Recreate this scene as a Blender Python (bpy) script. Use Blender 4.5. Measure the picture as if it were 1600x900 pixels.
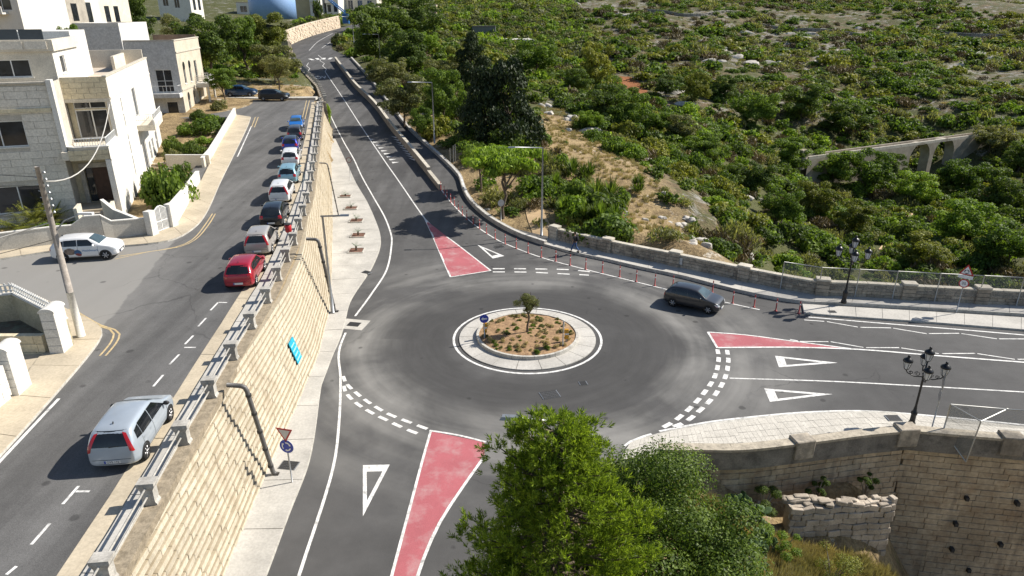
import bpy, bmesh, math, random
import numpy as np
from mathutils import Vector, Matrix
from mathutils.bvhtree import BVHTree
from mathutils.geometry import tessellate_polygon

scene = bpy.context.scene
for o in list(bpy.data.objects):
    bpy.data.objects.remove(o)
COL = scene.collection

# ------------------------------------------------------------------ camera
PITCH = math.radians(22.0); FPX = 1067.0; CAMH = 19.0
cam_data = bpy.data.cameras.new('drone_camera')
cam_data.sensor_width = 36.0
cam_data.lens = 36.0 * FPX / 1600.0
cam_data.clip_end = 3000.0
cam_data.clip_start = 0.3
cam = bpy.data.objects.new('drone_camera', cam_data)
COL.objects.link(cam)
cam.location = (0, 0, CAMH)
cam.rotation_euler = (math.radians(90) - PITCH, 0, 0)
scene.camera = cam

# ------------------------------------------------------------------ light
SUN_EL = math.radians(41.0)
SUN_DIR = Vector((0.945 * math.cos(SUN_EL), 0.327 * math.cos(SUN_EL), math.sin(SUN_EL)))
world = bpy.data.worlds.new('World'); scene.world = world
world.use_nodes = True
wn = world.node_tree
bg = wn.nodes['Background']
sky = wn.nodes.new('ShaderNodeTexSky')
sky.sky_type = 'NISHITA'; sky.sun_disc = False
sky.sun_elevation = SUN_EL
sky.sun_rotation = math.atan2(SUN_DIR.x, SUN_DIR.y)
sky.air_density = 1.0; sky.dust_density = 0.6; sky.ozone_density = 1.0
wn.links.new(sky.outputs[0], bg.inputs[0])
bg.inputs[1].default_value = 0.08
sl = bpy.data.lights.new('sun', 'SUN')
sl.energy = 5.0; sl.angle = math.radians(0.5); sl.color = (1.0, 0.94, 0.85)
so = bpy.data.objects.new('sun', sl); COL.objects.link(so)
so.rotation_euler = SUN_DIR.to_track_quat('Z', 'Y').to_euler()
so.location = (60, 60, 120)
vs = scene.view_settings
vs.view_transform = 'Standard'; vs.look = 'None'; vs.gamma = 1.0
vs.use_curve_mapping = False
vs.exposure = 0.6
scene.render.engine = 'CYCLES'
cy = scene.cycles
cy.use_denoising = True
cy.max_bounces = 6; cy.diffuse_bounces = 3; cy.glossy_bounces = 3
cy.transmission_bounces = 4; cy.transparent_max_bounces = 6
cy.caustics_reflective = False; cy.caustics_refractive = False

# ------------------------------------------------------------------ geometry helpers
CP, SP = math.cos(PITCH), math.sin(PITCH)

def zm(y):                       # height of the main road, which climbs away from the roundabout
    if y < 50: return 0.0
    if y < 74: return .078 * (y - 50) ** 2 / 48
    return .078 * (y - 62)

def zu(y):                       # height of the upper street on top of the retaining wall
    if y < 40: return 4.3
    if y < 54: return 4.3 + .05 * (y - 40) ** 2 / 28
    return 4.3 + .05 * (y - 47)

def ray(px, py):
    a = (px - 800) / FPX; b = (450 - py) / FPX
    return a, CP + b * SP, -SP + b * CP

def P(px, py, z=0.0):            # where a sight line meets a height (number or function of y)
    d = ray(px, py)
    if not callable(z):
        t = (z - CAMH) / d[2]
        return Vector((t * d[0], t * d[1], z))
    lo, hi = 2.0, 600.0
    for _ in range(60):
        m = (lo + hi) / 2
        if CAMH + d[2] * m / d[1] > z(m): lo = m
        else: hi = m
    t = lo / d[1]
    return Vector((t * d[0], lo, CAMH + t * d[2]))

def proj(x, y, z):
    z = z - CAMH; d = y * CP - z * SP
    if d < .5: return (-9999, -9999)
    return 800 + FPX * x / d, 450 - FPX * (y * SP + z * CP) / d

def PM(px, py): return P(px, py, zm)
def PU(px, py): return P(px, py, zu)

def lerp(pts, t, inv=False):     # piecewise linear table
    if t <= pts[0][0]:
        a, b = pts[0], pts[1]
    elif t >= pts[-1][0]:
        a, b = pts[-2], pts[-1]
    else:
        for a, b in zip(pts, pts[1:]):
            if a[0] <= t <= b[0]: break
    return a[1] + (b[1] - a[1]) * (t - a[0]) / (b[0] - a[0])

def catmull(pts, step=1.0):
    pts = [Vector((p[0], p[1], p[2] if len(p) > 2 else 0)) for p in pts]
    out = []
    n = len(pts)
    for i in range(n - 1):
        p0 = pts[max(i - 1, 0)]; p1 = pts[i]; p2 = pts[i + 1]; p3 = pts[min(i + 2, n - 1)]
        k = max(1, int(math.ceil((p2 - p1).length / step)))
        d = (p2 - p1).length
        m1 = (p2 - p0) * (d / max(1e-6, (p2 - p0).length)); m2 = (p3 - p1) * (d / max(1e-6, (p3 - p1).length))
        for j in range(k):
            t = j / k; t2 = t * t; t3 = t2 * t
            out.append(p1 * (2 * t3 - 3 * t2 + 1) + m1 * (t3 - 2 * t2 + t) + p2 * (-2 * t3 + 3 * t2) + m2 * (t3 - t2))
    out.append(pts[-1])
    return out

def resample(pts, n):
    pts = [Vector(p) for p in pts]
    s = [0.0]
    for a, b in zip(pts, pts[1:]): s.append(s[-1] + (b - a).length)
    out = []
    for k in range(n):
        t = s[-1] * k / (n - 1)
        for i in range(len(pts) - 1):
            if t <= s[i + 1] or i == len(pts) - 2: break
        f = (t - s[i]) / max(1e-9, s[i + 1] - s[i])
        out.append(pts[i].lerp(pts[i + 1], f))
    return out

def offset2d(pts, w):            # sideways offset of a polyline in plan (positive = to the left of travel)
    out = []
    for i, p in enumerate(pts):
        a = pts[max(i - 1, 0)]; b = pts[min(i + 1, len(pts) - 1)]
        t = Vector((b.x - a.x, b.y - a.y, 0)); t.normalize()
        out.append(Vector((p.x - t.y * w, p.y + t.x * w, p.z)))
    return out

class MB:                        # collects faces of ONE mesh
    def __init__(s): s.v = []; s.f = []
    def add(s, vs_, fs):
        o = len(s.v)
        s.v.extend([tuple(v) for v in vs_]); s.f.extend([tuple(i + o for i in f) for f in fs])
        return s
    def quad(s, a, b, c, d): return s.add([a, b, c, d], [(0, 1, 2, 3)])
    def box(s, x0, x1, y0, y1, z0, z1, M=None):
        vv = [Vector((x, y, z)) for z in (z0, z1) for y in (y0, y1) for x in (x0, x1)]
        if M is not None: vv = [M @ v for v in vv]
        return s.add(vv, [(0, 2, 3, 1), (4, 5, 7, 6), (0, 1, 5, 4), (2, 6, 7, 3), (0, 4, 6, 2), (1, 3, 7, 5)])
    def tube(s, path, r, n=8, cap=True):
        path = [Vector(p) for p in path]
        rr = r if isinstance(r, (list, tuple)) else [r] * len(path)
        rings = []; up = None
        for i, p in enumerate(path):
            t = (path[min(i + 1, len(path) - 1)] - path[max(i - 1, 0)]).normalized()
            if up is None: up = Vector((1, 0, 0)) if abs(t.x) < .8 else Vector((0, 1, 0))
            a = t.cross(up).normalized(); b = t.cross(a).normalized(); up = -t.cross(a).cross(t) if False else up
            rings.append([p + (a * math.cos(2 * math.pi * k / n) + b * math.sin(2 * math.pi * k / n)) * rr[i] for k in range(n)])
        o = [v for R in rings for v in R]; f = []
        for i in range(len(path) - 1):
            for k in range(n):
                f.append((i * n + k, i * n + (k + 1) % n, (i + 1) * n + (k + 1) % n, (i + 1) * n + k))
        if cap:
            f.append(tuple(range(n))); f.append(tuple((len(path) - 1) * n + k for k in range(n))[::-1])
        return s.add(o, f)
    def lathe(s, prof, n=12, M=None):
        o = []; f = []
        for (r, z) in prof:
            for k in range(n):
                v = Vector((r * math.cos(2 * math.pi * k / n), r * math.sin(2 * math.pi * k / n), z))
                o.append(M @ v if M is not None else v)
        for i in range(len(prof) - 1):
            for k in range(n):
                f.append((i * n + k, i * n + (k + 1) % n, (i + 1) * n + (k + 1) % n, (i + 1) * n + k))
        f.append(tuple(range(n))[::-1]); f.append(tuple((len(prof) - 1) * n + k for k in range(n)))
        return s.add(o, f)
    def prism(s, poly, z0, z1):  # vertical prism on a plan polygon
        n = len(poly)
        if sum(poly[i][0] * poly[(i + 1) % n][1] - poly[(i + 1) % n][0] * poly[i][1] for i in range(n)) < 0: poly = poly[::-1]
        vv = [(p[0], p[1], z0) for p in poly] + [(p[0], p[1], z1) for p in poly]
        return s.add(vv, [tuple(range(n))[::-1], tuple(range(n, 2 * n))] + [(i, (i + 1) % n, n + (i + 1) % n, n + i) for i in range(n)])
    def strip(s, L, R):
        n = len(L)
        return s.add(list(L) + list(R), [(i, n + i, n + i + 1, i + 1) for i in range(n - 1)])
    def slab(s, L, R, h):        # raised strip with side faces; L/R are ground lines (L to the left of travel)
        n = len(L)
        up = Vector((0, 0, h)); dn = Vector((0, 0, -.25))
        vv = [p + up for p in L] + [p + up for p in R] + [p + dn for p in L] + [p + dn for p in R]
        f = []
        for i in range(n - 1):
            f.append((i, n + i, n + i + 1, i + 1))
            f.append((2 * n + i, i, i + 1, 2 * n + i + 1))
            f.append((n + i, 3 * n + i, 3 * n + i + 1, n + i + 1))
        f.append((0, 2 * n, 3 * n, n)); f.append((n - 1, 2 * n - 1, 4 * n - 1, 3 * n - 1))
        return s.add(vv, f)
    def mesh(s, name, smooth=False):
        me = bpy.data.meshes.new(name)
        me.from_pydata(s.v, [], s.f)
        if smooth: me.polygons.foreach_set('use_smooth', [True] * len(me.polygons))
        me.update()
        return me

def mesh_obj(name, me, material=None, parent=None, M=None):
    if material is not None and len(me.materials) == 0: me.materials.append(material)
    o = bpy.data.objects.new(name, me)
    COL.objects.link(o)
    if parent is not None: o.parent = parent
    if M is not None: o.matrix_basis = M
    return o

def build(mb, name, material, parent=None, smooth=False, M=None):
    return mesh_obj(name, mb.mesh(name, smooth), material, parent, M)

def tag(o, label=None, cat=None, group=None, kind=None):
    if label: o['label'] = label
    if cat: o['category'] = cat
    if group: o['group'] = group
    if kind: o['kind'] = kind
    return o

def empty(name, loc=(0, 0, 0), rz=0.0, label=None, cat=None, group=None):
    o = bpy.data.objects.new(name, None); COL.objects.link(o)
    o.empty_display_size = .3
    o.location = loc; o.rotation_euler = (0, 0, rz)
    return tag(o, label, cat, group)

def copy_tree(o, parent=None):
    c = o.copy(); COL.objects.link(c)
    c.parent = parent
    for ch in o.children: copy_tree(ch, c)
    return c

_cubes = {}
def unit_block(bev=.06):         # shared bevelled block, 1 x 1 x 1, centred
    if bev not in _cubes:
        bm = bmesh.new(); bmesh.ops.create_cube(bm, size=1)
        bmesh.ops.bevel(bm, geom=list(bm.edges), offset=bev, segments=1, affect='EDGES')
        me = bpy.data.meshes.new('block'); bm.to_mesh(me); bm.free()
        _cubes[bev] = me
    return _cubes[bev]
_blockmesh = {}
def block(name, material, parent, loc, dims, rot=0.0, bev=.03, M=None):
    key = (bev, material.name)
    if key not in _blockmesh:
        me = unit_block(bev).copy(); me.materials.append(material); _blockmesh[key] = me
    o = bpy.data.objects.new(name, _blockmesh[key]); COL.objects.link(o)
    if parent is not None: o.parent = parent
    if M is not None:
        o.matrix_basis = M @ Matrix.Diagonal((*dims, 1))
    else:
        o.location = loc; o.scale = dims; o.rotation_euler = (0, 0, rot)
    return o

# ------------------------------------------------------------------ materials
MATS = {}
def new_mat(name):
    m = bpy.data.materials.new(name); m.use_nodes = True
    nt = m.node_tree
    return m, nt, nt.nodes['Principled BSDF']

def N(nt, typ, **kw):
    n = nt.nodes.new(typ)
    for k, v in kw.items():
        if k.startswith('i_'):
            n.inputs[k[2:].replace('_', ' ')].default_value = v
        else: setattr(n, k, v)
    return n

def ramp(nt, fac, stops):
    r = nt.nodes.new('ShaderNodeValToRGB')
    while len(r.color_ramp.elements) < len(stops): r.color_ramp.elements.new(.5)
    for e, (p, c) in zip(r.color_ramp.elements, stops):
        e.position = p; e.color = (*c, 1) if len(c) == 3 else c
    nt.links.new(fac, r.inputs[0])
    return r.outputs[0]

def mix(nt, fac, a, b, mode='MIX'):
    m = nt.nodes.new('ShaderNodeMix'); m.data_type = 'RGBA'; m.blend_type = mode
    for sock, v in ((m.inputs[0], fac), (m.inputs[6], a), (m.inputs[7], b)):
        if hasattr(v, 'is_linked'): nt.links.new(v, sock)
        elif isinstance(v, (int, float)): sock.default_value = v
        else: sock.default_value = (*v, 1)
    return m.outputs[2]

def math_n(nt, op, a, b=None, c=None):
    m = nt.nodes.new('ShaderNodeMath'); m.operation = op
    for i, v in enumerate((a, b, c)):
        if v is None: continue
        if hasattr(v, 'is_linked'): nt.links.new(v, m.inputs[i])
        else: m.inputs[i].default_value = v
    return m.outputs[0]

def noise(nt, scale, detail=4, rough=.55, vec=None, dist=0.0):
    n = nt.nodes.new('ShaderNodeTexNoise')
    n.inputs['Scale'].default_value = scale; n.inputs['Detail'].default_value = detail
    n.inputs['Roughness'].default_value = rough; n.inputs['Distortion'].default_value = dist
    if vec is None:
        g = nt.nodes.new('ShaderNodeNewGeometry'); vec = g.outputs['Position']
    nt.links.new(vec, n.inputs['Vector'])
    return n.outputs[0]

def bump(nt, b, height, strength=.3, dist=.02):
    n = nt.nodes.new('ShaderNodeBump')
    n.inputs['Strength'].default_value = strength; n.inputs['Distance'].default_value = dist
    nt.links.new(height, n.inputs['Height']); nt.links.new(n.outputs[0], b.inputs['Normal'])

def worn(name, col, var=.25, scale=1.2, rough=.85, spec=.3, dirt=None, dirt_amt=.5, per_object=0.0, bump_s=.15, fine=14.0, metal=0.0, streak=None):
    """matt surface: base colour, large mottling, fine grain, optional dirt patches, per-piece variation"""
    if name in MATS: return MATS[name]
    m, nt, b = new_mat(name)
    n1 = noise(nt, scale, 5, .6); n2 = noise(nt, fine, 3, .6)
    lo = tuple(c * (1 - var) for c in col); hi = tuple(min(1, c * (1 + var)) for c in col)
    c = ramp(nt, n1, [(.3, lo), (.7, hi)])
    g = ramp(nt, n2, [(.3, (.78, .78, .78)), (.7, (1.12, 1.12, 1.12))])
    c = mix(nt, 1.0, c, g, 'MULTIPLY')
    if dirt is not None:
        d = ramp(nt, noise(nt, scale * 1.7, 6, .7), [(.48, (0, 0, 0)), (.68, (1, 1, 1))])
        c = mix(nt, math_n(nt, 'MULTIPLY', d, dirt_amt), c, dirt)
    if streak is not None:          # rain streaks, drawn out downwards
        g0 = nt.nodes.new('ShaderNodeNewGeometry'); mp = nt.nodes.new('ShaderNodeMapping'); mp.inputs['Scale'].default_value = (1.0, 1.0, .10)
        nt.links.new(g0.outputs['Position'], mp.inputs[0])
        sf = ramp(nt, noise(nt, 1.5, 5, .65, mp.outputs[0]), [(.50, (0, 0, 0)), (.72, (1, 1, 1))])
        c = mix(nt, math_n(nt, 'MULTIPLY', sf, streak[1]), c, streak[0])
    if per_object:
        oi = nt.nodes.new('ShaderNodeObjectInfo')
        r = ramp(nt, oi.outputs['Random'], [(0, (1 - per_object,) * 3), (1, (1 + per_object,) * 3)])
        c = mix(nt, 1.0, c, r, 'MULTIPLY')
    nt.links.new(c, b.inputs['Base Color'])
    b.inputs['Roughness'].default_value = rough
    b.inputs['Specular IOR Level'].default_value = spec
    b.inputs['Metallic'].default_value = metal
    if bump_s: bump(nt, b, n2, bump_s, .02)
    MATS[name] = m
    return m

def plain(name, col, rough=.5, metal=0.0, spec=.5, coat=0.0, alpha=None):
    if name in MATS: return MATS[name]
    m, nt, b = new_mat(name)
    n1 = noise(nt, 3.0, 3, .5)
    c = ramp(nt, n1, [(.25, tuple(x * .9 for x in col)), (.75, tuple(min(1, x * 1.08) for x in col))])
    nt.links.new(c, b.inputs['Base Color'])
    b.inputs['Roughness'].default_value = rough; b.inputs['Metallic'].default_value = metal
    b.inputs['Specular IOR Level'].default_value = spec
    b.inputs['Coat Weight'].default_value = coat
    if alpha is not None: b.inputs['Alpha'].default_value = alpha
    MATS[name] = m
    return m
# ------------------------------------------------------------------ ground materials
def asphalt_material(name, base, dusty, kind):
    m, nt, b = new_mat(name)
    g = nt.nodes.new('ShaderNodeNewGeometry'); pos = g.outputs['Position']
    big = noise(nt, .11, 5, .6, pos); mid = noise(nt, .8, 5, .65, pos); fine = noise(nt, 45, 2, .6, pos)
    c = ramp(nt, big, [(.3, tuple(x * .82 for x in base)), (.7, tuple(x * 1.2 for x in base))])
    c = mix(nt, 1.0, c, ramp(nt, mid, [(.25, (.86,) * 3), (.75, (1.14,) * 3)]), 'MULTIPLY')
    c = mix(nt, 1.0, c, ramp(nt, fine, [(.3, (.72,) * 3), (.7, (1.25,) * 3)]), 'MULTIPLY')
    sx = nt.nodes.new('ShaderNodeSeparateXYZ'); nt.links.new(pos, sx.inputs[0])
    if kind == 'roundabout':
        dx = math_n(nt, 'SUBTRACT', sx.outputs[0], .96); dy = math_n(nt, 'SUBTRACT', sx.outputs[1], 38.5)
        r = math_n(nt, 'SQRT', math_n(nt, 'ADD', math_n(nt, 'MULTIPLY', dx, dx), math_n(nt, 'MULTIPLY', dy, dy)))
        wob = math_n(nt, 'MULTIPLY', math_n(nt, 'SUBTRACT', noise(nt, .16, 3, .5, pos), .5), 5.0)
        rw = math_n(nt, 'ADD', r, wob)
        # rubber worn dark where wheels circle, dust left where nobody drives
        dark = ramp(nt, math_n(nt, 'DIVIDE', rw, 20.0), [(.20, (0, 0, 0)), (.27, (1, 1, 1)), (.42, (.85, .85, .85)), (.52, (0, 0, 0))])
        dust = ramp(nt, math_n(nt, 'DIVIDE', rw, 20.0), [(.38, (0, 0, 0)), (.52, (1, 1, 1)), (.70, (.7, .7, .7)), (.9, (0, 0, 0))])
        # circling tyre streaks
        comb = nt.nodes.new('ShaderNodeCombineXYZ'); nt.links.new(r, comb.inputs[0])
        ang = math_n(nt, 'ARCTAN2', dy, dx); nt.links.new(math_n(nt, 'MULTIPLY', ang, .8), comb.inputs[1])
        st = noise(nt, 2.6, 4, .6, comb.outputs[0])
        c = mix(nt, math_n(nt, 'MULTIPLY', dark, .6), c, tuple(x * .5 for x in base))
        patch = ramp(nt, math_n(nt, 'ADD', math_n(nt, 'MULTIPLY', noise(nt, .55, 4, .55, comb.outputs[0], .5), .38), math_n(nt, 'MULTIPLY', noise(nt, .10, 5, .6, pos, .5), .62)), [(.45, (0, 0, 0)), (.64, (1, 1, 1))])
        c = mix(nt, math_n(nt, 'MULTIPLY', math_n(nt, 'MULTIPLY', dust, patch), .58), c, dusty)
        strk = ramp(nt, st, [(.3, (.91,) * 3), (.72, (1.09,) * 3)])
        near = ramp(nt, math_n(nt, 'DIVIDE', r, 20.0), [(.5, (1, 1, 1)), (.62, (0, 0, 0))])
        c = mix(nt, near, c, mix(nt, 1.0, c, strk, 'MULTIPLY'))
    # lengthwise streaks for the straight roads
    mp = nt.nodes.new('ShaderNodeMapping'); nt.links.new(pos, mp.inputs[0])
    if kind == 'street':
        mp.inputs['Rotation'].default_value = (0, 0, math.radians(-13)); mp.inputs['Scale'].default_value = (1.0, .035, 1)
    else:
        mp.inputs['Rotation'].default_value = (0, 0, math.radians(-14)); mp.inputs['Scale'].default_value = (.9, .05, 1)
    ln = noise(nt, .9, 4, .55, mp.outputs[0])
    lc = ramp(nt, ln, [(.3, (.74,) * 3), (.7, (1.28,) * 3)])
    if kind == 'street':
        c = mix(nt, 1.0, c, lc, 'MULTIPLY')
        # the side road and the far side of the crossing are older and paler
        la, lb_ = P(254, 400, 4.3), P(170, 502, 4.3); nv = Vector((lb_.y - la.y, -(lb_.x - la.x), 0)).normalized()
        if nv.x > 0: nv = -nv
        sd = math_n(nt, 'ADD', math_n(nt, 'MULTIPLY', math_n(nt, 'SUBTRACT', sx.outputs[0], la.x), nv.x), math_n(nt, 'MULTIPLY', math_n(nt, 'SUBTRACT', sx.outputs[1], la.y), nv.y))
        old = ramp(nt, math_n(nt, 'ADD', math_n(nt, 'ADD', math_n(nt, 'MULTIPLY', sd, .2), .5), math_n(nt, 'MULTIPLY', math_n(nt, 'SUBTRACT', noise(nt, .7, 4, .6, pos), .5), .14)), [(.48, (0, 0, 0)), (.52, (1, 1, 1))])
        wash = ramp(nt, math_n(nt, 'ADD', math_n(nt, 'MULTIPLY', sd, .1), math_n(nt, 'MULTIPLY', noise(nt, .2, 3, .5, pos), .6)), [(.05, (0, 0, 0)), (.5, (.55, .55, .55))])
        old = mix(nt, 1.0, old, wash, 'LIGHTEN')
        band = ramp(nt, math_n(nt, 'DIVIDE', sx.outputs[1], 60.0), [(.40, (0, 0, 0)), (.50, (1, 1, 1)), (.78, (1, 1, 1)), (.95, (.1, .1, .1))])
        c = mix(nt, math_n(nt, 'MULTIPLY', math_n(nt, 'MULTIPLY', old, band), .8), c, dusty)
    else:
        up = ramp(nt, math_n(nt, 'DIVIDE', sx.outputs[1], 100.0), [(.48, (0, 0, 0)), (.62, (1, 1, 1))])
        c = mix(nt, up, c, mix(nt, 1.0, c, lc, 'MULTIPLY'))
    # cracks and seams
    vc = nt.nodes.new('ShaderNodeTexVoronoi'); vc.feature = 'DISTANCE_TO_EDGE'; vc.inputs['Scale'].default_value = .16; vc.inputs['Randomness'].default_value = 1.0
    wv = nt.nodes.new('ShaderNodeVectorMath'); wv.operation = 'MULTIPLY_ADD'; nn_ = nt.nodes.new('ShaderNodeTexNoise'); nn_.inputs['Scale'].default_value = .9; nn_.inputs['Detail'].default_value = 5
    nt.links.new(pos, nn_.inputs['Vector']); nt.links.new(nn_.outputs['Color'], wv.inputs[0]); wv.inputs[1].default_value = (1.2, 1.2, 0); nt.links.new(pos, wv.inputs[2]); nt.links.new(wv.outputs[0], vc.inputs['Vector'])
    ck = ramp(nt, vc.outputs[0], [(.0015, (1, 1, 1)), (.005, (0, 0, 0))])
    ckm = ramp(nt, noise(nt, .07, 2, .5, pos), [(.52, (0, 0, 0)), (.6, (1, 1, 1))])
    c = mix(nt, math_n(nt, 'MULTIPLY', math_n(nt, 'MULTIPLY', ck, ckm), .5), c, (.03, .03, .03))
    # oil spots
    vo = nt.nodes.new('ShaderNodeTexVoronoi'); vo.inputs['Scale'].default_value = .55; nt.links.new(pos, vo.inputs['Vector'])
    sp = ramp(nt, math_n(nt, 'ADD', vo.outputs[0], math_n(nt, 'MULTIPLY', mid, .22)), [(.17, (1, 1, 1)), (.21, (0, 0, 0))])
    c = mix(nt, math_n(nt, 'MULTIPLY', sp, .5), c, (.02, .02, .02))
    nt.links.new(c, b.inputs['Base Color'])
    b.inputs['Roughness'].default_value = .88; b.inputs['Specular IOR Level'].default_value = .22
    bump(nt, b, fine, .25, .01)
    MATS[name] = m
    return m
M_ASPHALT = asphalt_material('asphalt_lower', (.086, .0845, .083), (.36, .35, .325), 'roundabout')
M_STREET = asphalt_material('asphalt_upper', (.112, .110, .107), (.27, .26, .24), 'street')

def paving_material(name, col, joint=.0, rot=0.0, tile=(1.2, 1.2)):
    m, nt, b = new_mat(name)
    g = nt.nodes.new('ShaderNodeNewGeometry'); pos = g.outputs['Position']
    c = ramp(nt, noise(nt, .5, 5, .6, pos), [(.3, tuple(x * .8 for x in col)), (.7, tuple(min(1, x * 1.12) for x in col))])
    c = mix(nt, 1.0, c, ramp(nt, noise(nt, 9, 4, .65, pos), [(.3, (.84,) * 3), (.7, (1.1,) * 3)]), 'MULTIPLY')
    st = ramp(nt, noise(nt, 1.1, 6, .7, pos), [(.55, (0, 0, 0)), (.75, (1, 1, 1))])
    c = mix(nt, math_n(nt, 'MULTIPLY', st, .35), c, tuple(x * .5 for x in col))
    nt.links.new(c, b.inputs['Base Color'])
    b.inputs['Roughness'].default_value = .9; b.inputs['Specular IOR Level'].default_value = .2
    bump(nt, b, noise(nt, 30, 3, .6, pos), .15, .01)
    MATS[name] = m
    return m
M_PAVE = paving_material('concrete_paving', (.47, .45, .41))
M_PAVE_WARM = paving_material('limestone_paving', (.50, .43, .32))
M_KERB = worn('kerb_concrete', (.50, .48, .43), .2, 2, dirt=(.2, .18, .15), dirt_amt=.5)
M_PAINT = worn('road_paint_white', (.74, .73, .70), .10, 2, .7, dirt=(.20, .20, .195), dirt_amt=.75, fine=30)
M_PAINT_Y = worn('road_paint_yellow', (.55, .42, .22), .15, 3, .75, dirt=(.25, .23, .2), dirt_amt=.7)
M_RED = worn('road_paint_red', (.39, .115, .13), .10, .5, .85, dirt=(.44, .33, .32), dirt_amt=.55, fine=30)
M_METAL_GREY = plain('galvanised_steel', (.36, .37, .38), .45, .7)
M_BLACK_IRON = plain('black_painted_iron', (.012, .012, .013), .35, .2)
M_DARK = plain('dark_grille', (.03, .03, .03), .7)
M_CONC = worn('weathered_concrete', (.42, .40, .36), .25, 1.4, dirt=(.15, .14, .12), dirt_amt=.5)
M_LIME = worn('limestone_block', (.54, .485, .38), .12, .5, .9, dirt=(.38, .32, .23), dirt_amt=.45, per_object=.11, fine=9, streak=((.26, .21, .14), .5))
M_LIME_GREY = worn('weathered_limestone', (.38, .33, .26), .3, .8, .9, dirt=(.10, .095, .085), dirt_amt=.7, per_object=.22, fine=7, streak=((.09, .085, .075), .6))
M_LIME_PALE = worn('pale_limestone_coping', (.52, .48, .40), .15, 1.6, .9, dirt=(.3, .27, .22), dirt_amt=.4, per_object=.08)

# ------------------------------------------------------------------ terrain heights
WALL_TOP_X = [(8, -10.3), (14.7, -10.9), (18.5, -11.35), (21.8, -11.75), (25, -12.05), (28, -12.4), (34.6, -13.0), (44.6, -14.5), (55.8, -16.6),
              (75, -20.9), (96.5, -25.9), (126, -35.0), (150, -44.0), (168, -51.5), (176, -54.5)]
def xw(y): return lerp(WALL_TOP_X, y)
ROAD_L = [(8, -9.6), (19.7, -10.35), (25, -10.75), (30, -11.0), (36, -11.4), (43, -12.4), (50, -14.0), (64, -17.3), (72.6, -19.4), (88, -23.2),
          (98, -25.3), (126, -33.9), (150, -43), (168, -51), (184, -58), (200, -60.8), (221, -60.5), (250, -56), (300, -48)]
KERB_R_PX = [(548, 92), (575, 122), (608, 165), (640, 205), (685, 246), (715, 277), (721, 294), (730, 313), (750, 334), (775, 352), (812, 371), (850, 384)]
KERB_R = [PM(*p) for p in KERB_R_PX]          # foot of the raised outer kerb, far to near
_kr = sorted([(p.y, p.x) for p in KERB_R])
ROAD_R = [(50, 15.5), (52, 13.0), (55, 9.0), (57.5, 5.6)] + [(a, b + .4) for a, b in _kr if a > 59] + [(190, -47.5), (205, -50.5), (221, -51), (250, -47), (300, -39)]
ROAD_R = sorted(ROAD_R)

def ctl(px, py, y):
    d = ray(px, py); t = y / d[1]
    return (t * d[0], y, CAMH + t * d[2])
LOWER = [ctl(800, 0, 330), ctl(1200, 0, 345), ctl(1600, 0, 355), ctl(1000, 25, 275), ctl(1400, 30, 290), ctl(800, 60, 235), ctl(1200, 70, 235), ctl(1600, 70, 245),
         ctl(985, 140, 172), ctl(1100, 120, 190), ctl(1250, 150, 172), ctl(1500, 150, 180), ctl(1620, 170, 165), (60, 112, -12.5), (75, 122, -13), (88, 132, -13.2), (97, 143, -11.5), (51, 100, -11.5), (77, 139, -12.5), (103, 152, -7.5), (54, 126, -9.5),
         (100, 110, -8), ctl(900, 330, 65), ctl(1000, 260, 86), ctl(900, 200, 112),
         ctl(1100, 320, 74), ctl(850, 130, 155), ctl(700, 100, 165), ctl(700, 30, 250), ctl(600, 20, 290), ctl(1150, 230, 118), ctl(1050, 190, 132),
         (-5, 20, -.4), (0, 40, -.4), (-5, 60, -.1), (8, 40, -.6), (24, 51, -5), (36, 53, -8.5), (55, 45, -10), (30, 35, -8), (50, 30, -10), (20.5, 23.5, -8.5),
         (30, 20, -10), (15.5, 22.8, -4.4), (12, 22.3, -2.6), (13, 25.6, -2.6), (16.8, 25.9, -3.0), (19, 25.6, -6.5), (7, 24.6, -.35), (5, 24.5, -.3), (9, 25.0, -1.0), (9, 23.5, -1.6), (5, 20, -.9), (3, 14, -.7), (8, 12, -1.6), (13, 15, -3.2), (18, 14, -6), (-3, 10, -.5), (-5, 2, -.6), (10, 0, -3), (30, 0, -10),
         (6, 62, .7), (12, 56.5, 1.1), (17, 52, .3), (11, 70, .2), (20, 66, -2.4), (31, 72, -8.5), (48, 70, -11), (70, 60, -8), (100, 60, 2), (120, 110, 4), (45, 95, -10), (65, 92, -11),
         (-40, 200, 10.8), (-58, 190, 10), (-58, 221, 12.4), (-50, 260, 15.5), (-40, 300, 20), (-60, 360, 27), (0, 400, 33), (150, 420, 34), (300, 430, 36), (300, 200, 22), (200, 120, 12)]
UPPER = [(-14, 10, 4.1), (-14, 30, 4.1), (-18, 50, 4.35), (-25, 70, 5.2), (-30, 100, 6.8), (-24, 40, 4.1), (-35, 45, 4.25), (-30, 20, 4.1), (-60, 40, 4.4), (-45, 70, 5.0),
         (-35, 115, 7.3), (-45, 140, 8.0), (-55, 165, 8.3), (-60, 120, 9.0), (-80, 100, 8.5), (-80, 150, 11.0), (-100, 200, 14.4), (-70, 200, 12.0), (-62, 190, 10.5), (-62, 221, 12.8),
         (-75, 240, 15), (-60, 270, 16.5), (-120, 140, 12), (-150, 250, 20), (-90, 300, 21), (-60, 360, 27), (-200, 350, 30), (-220, 150, 15), (-50, 300, 20)]
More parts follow.
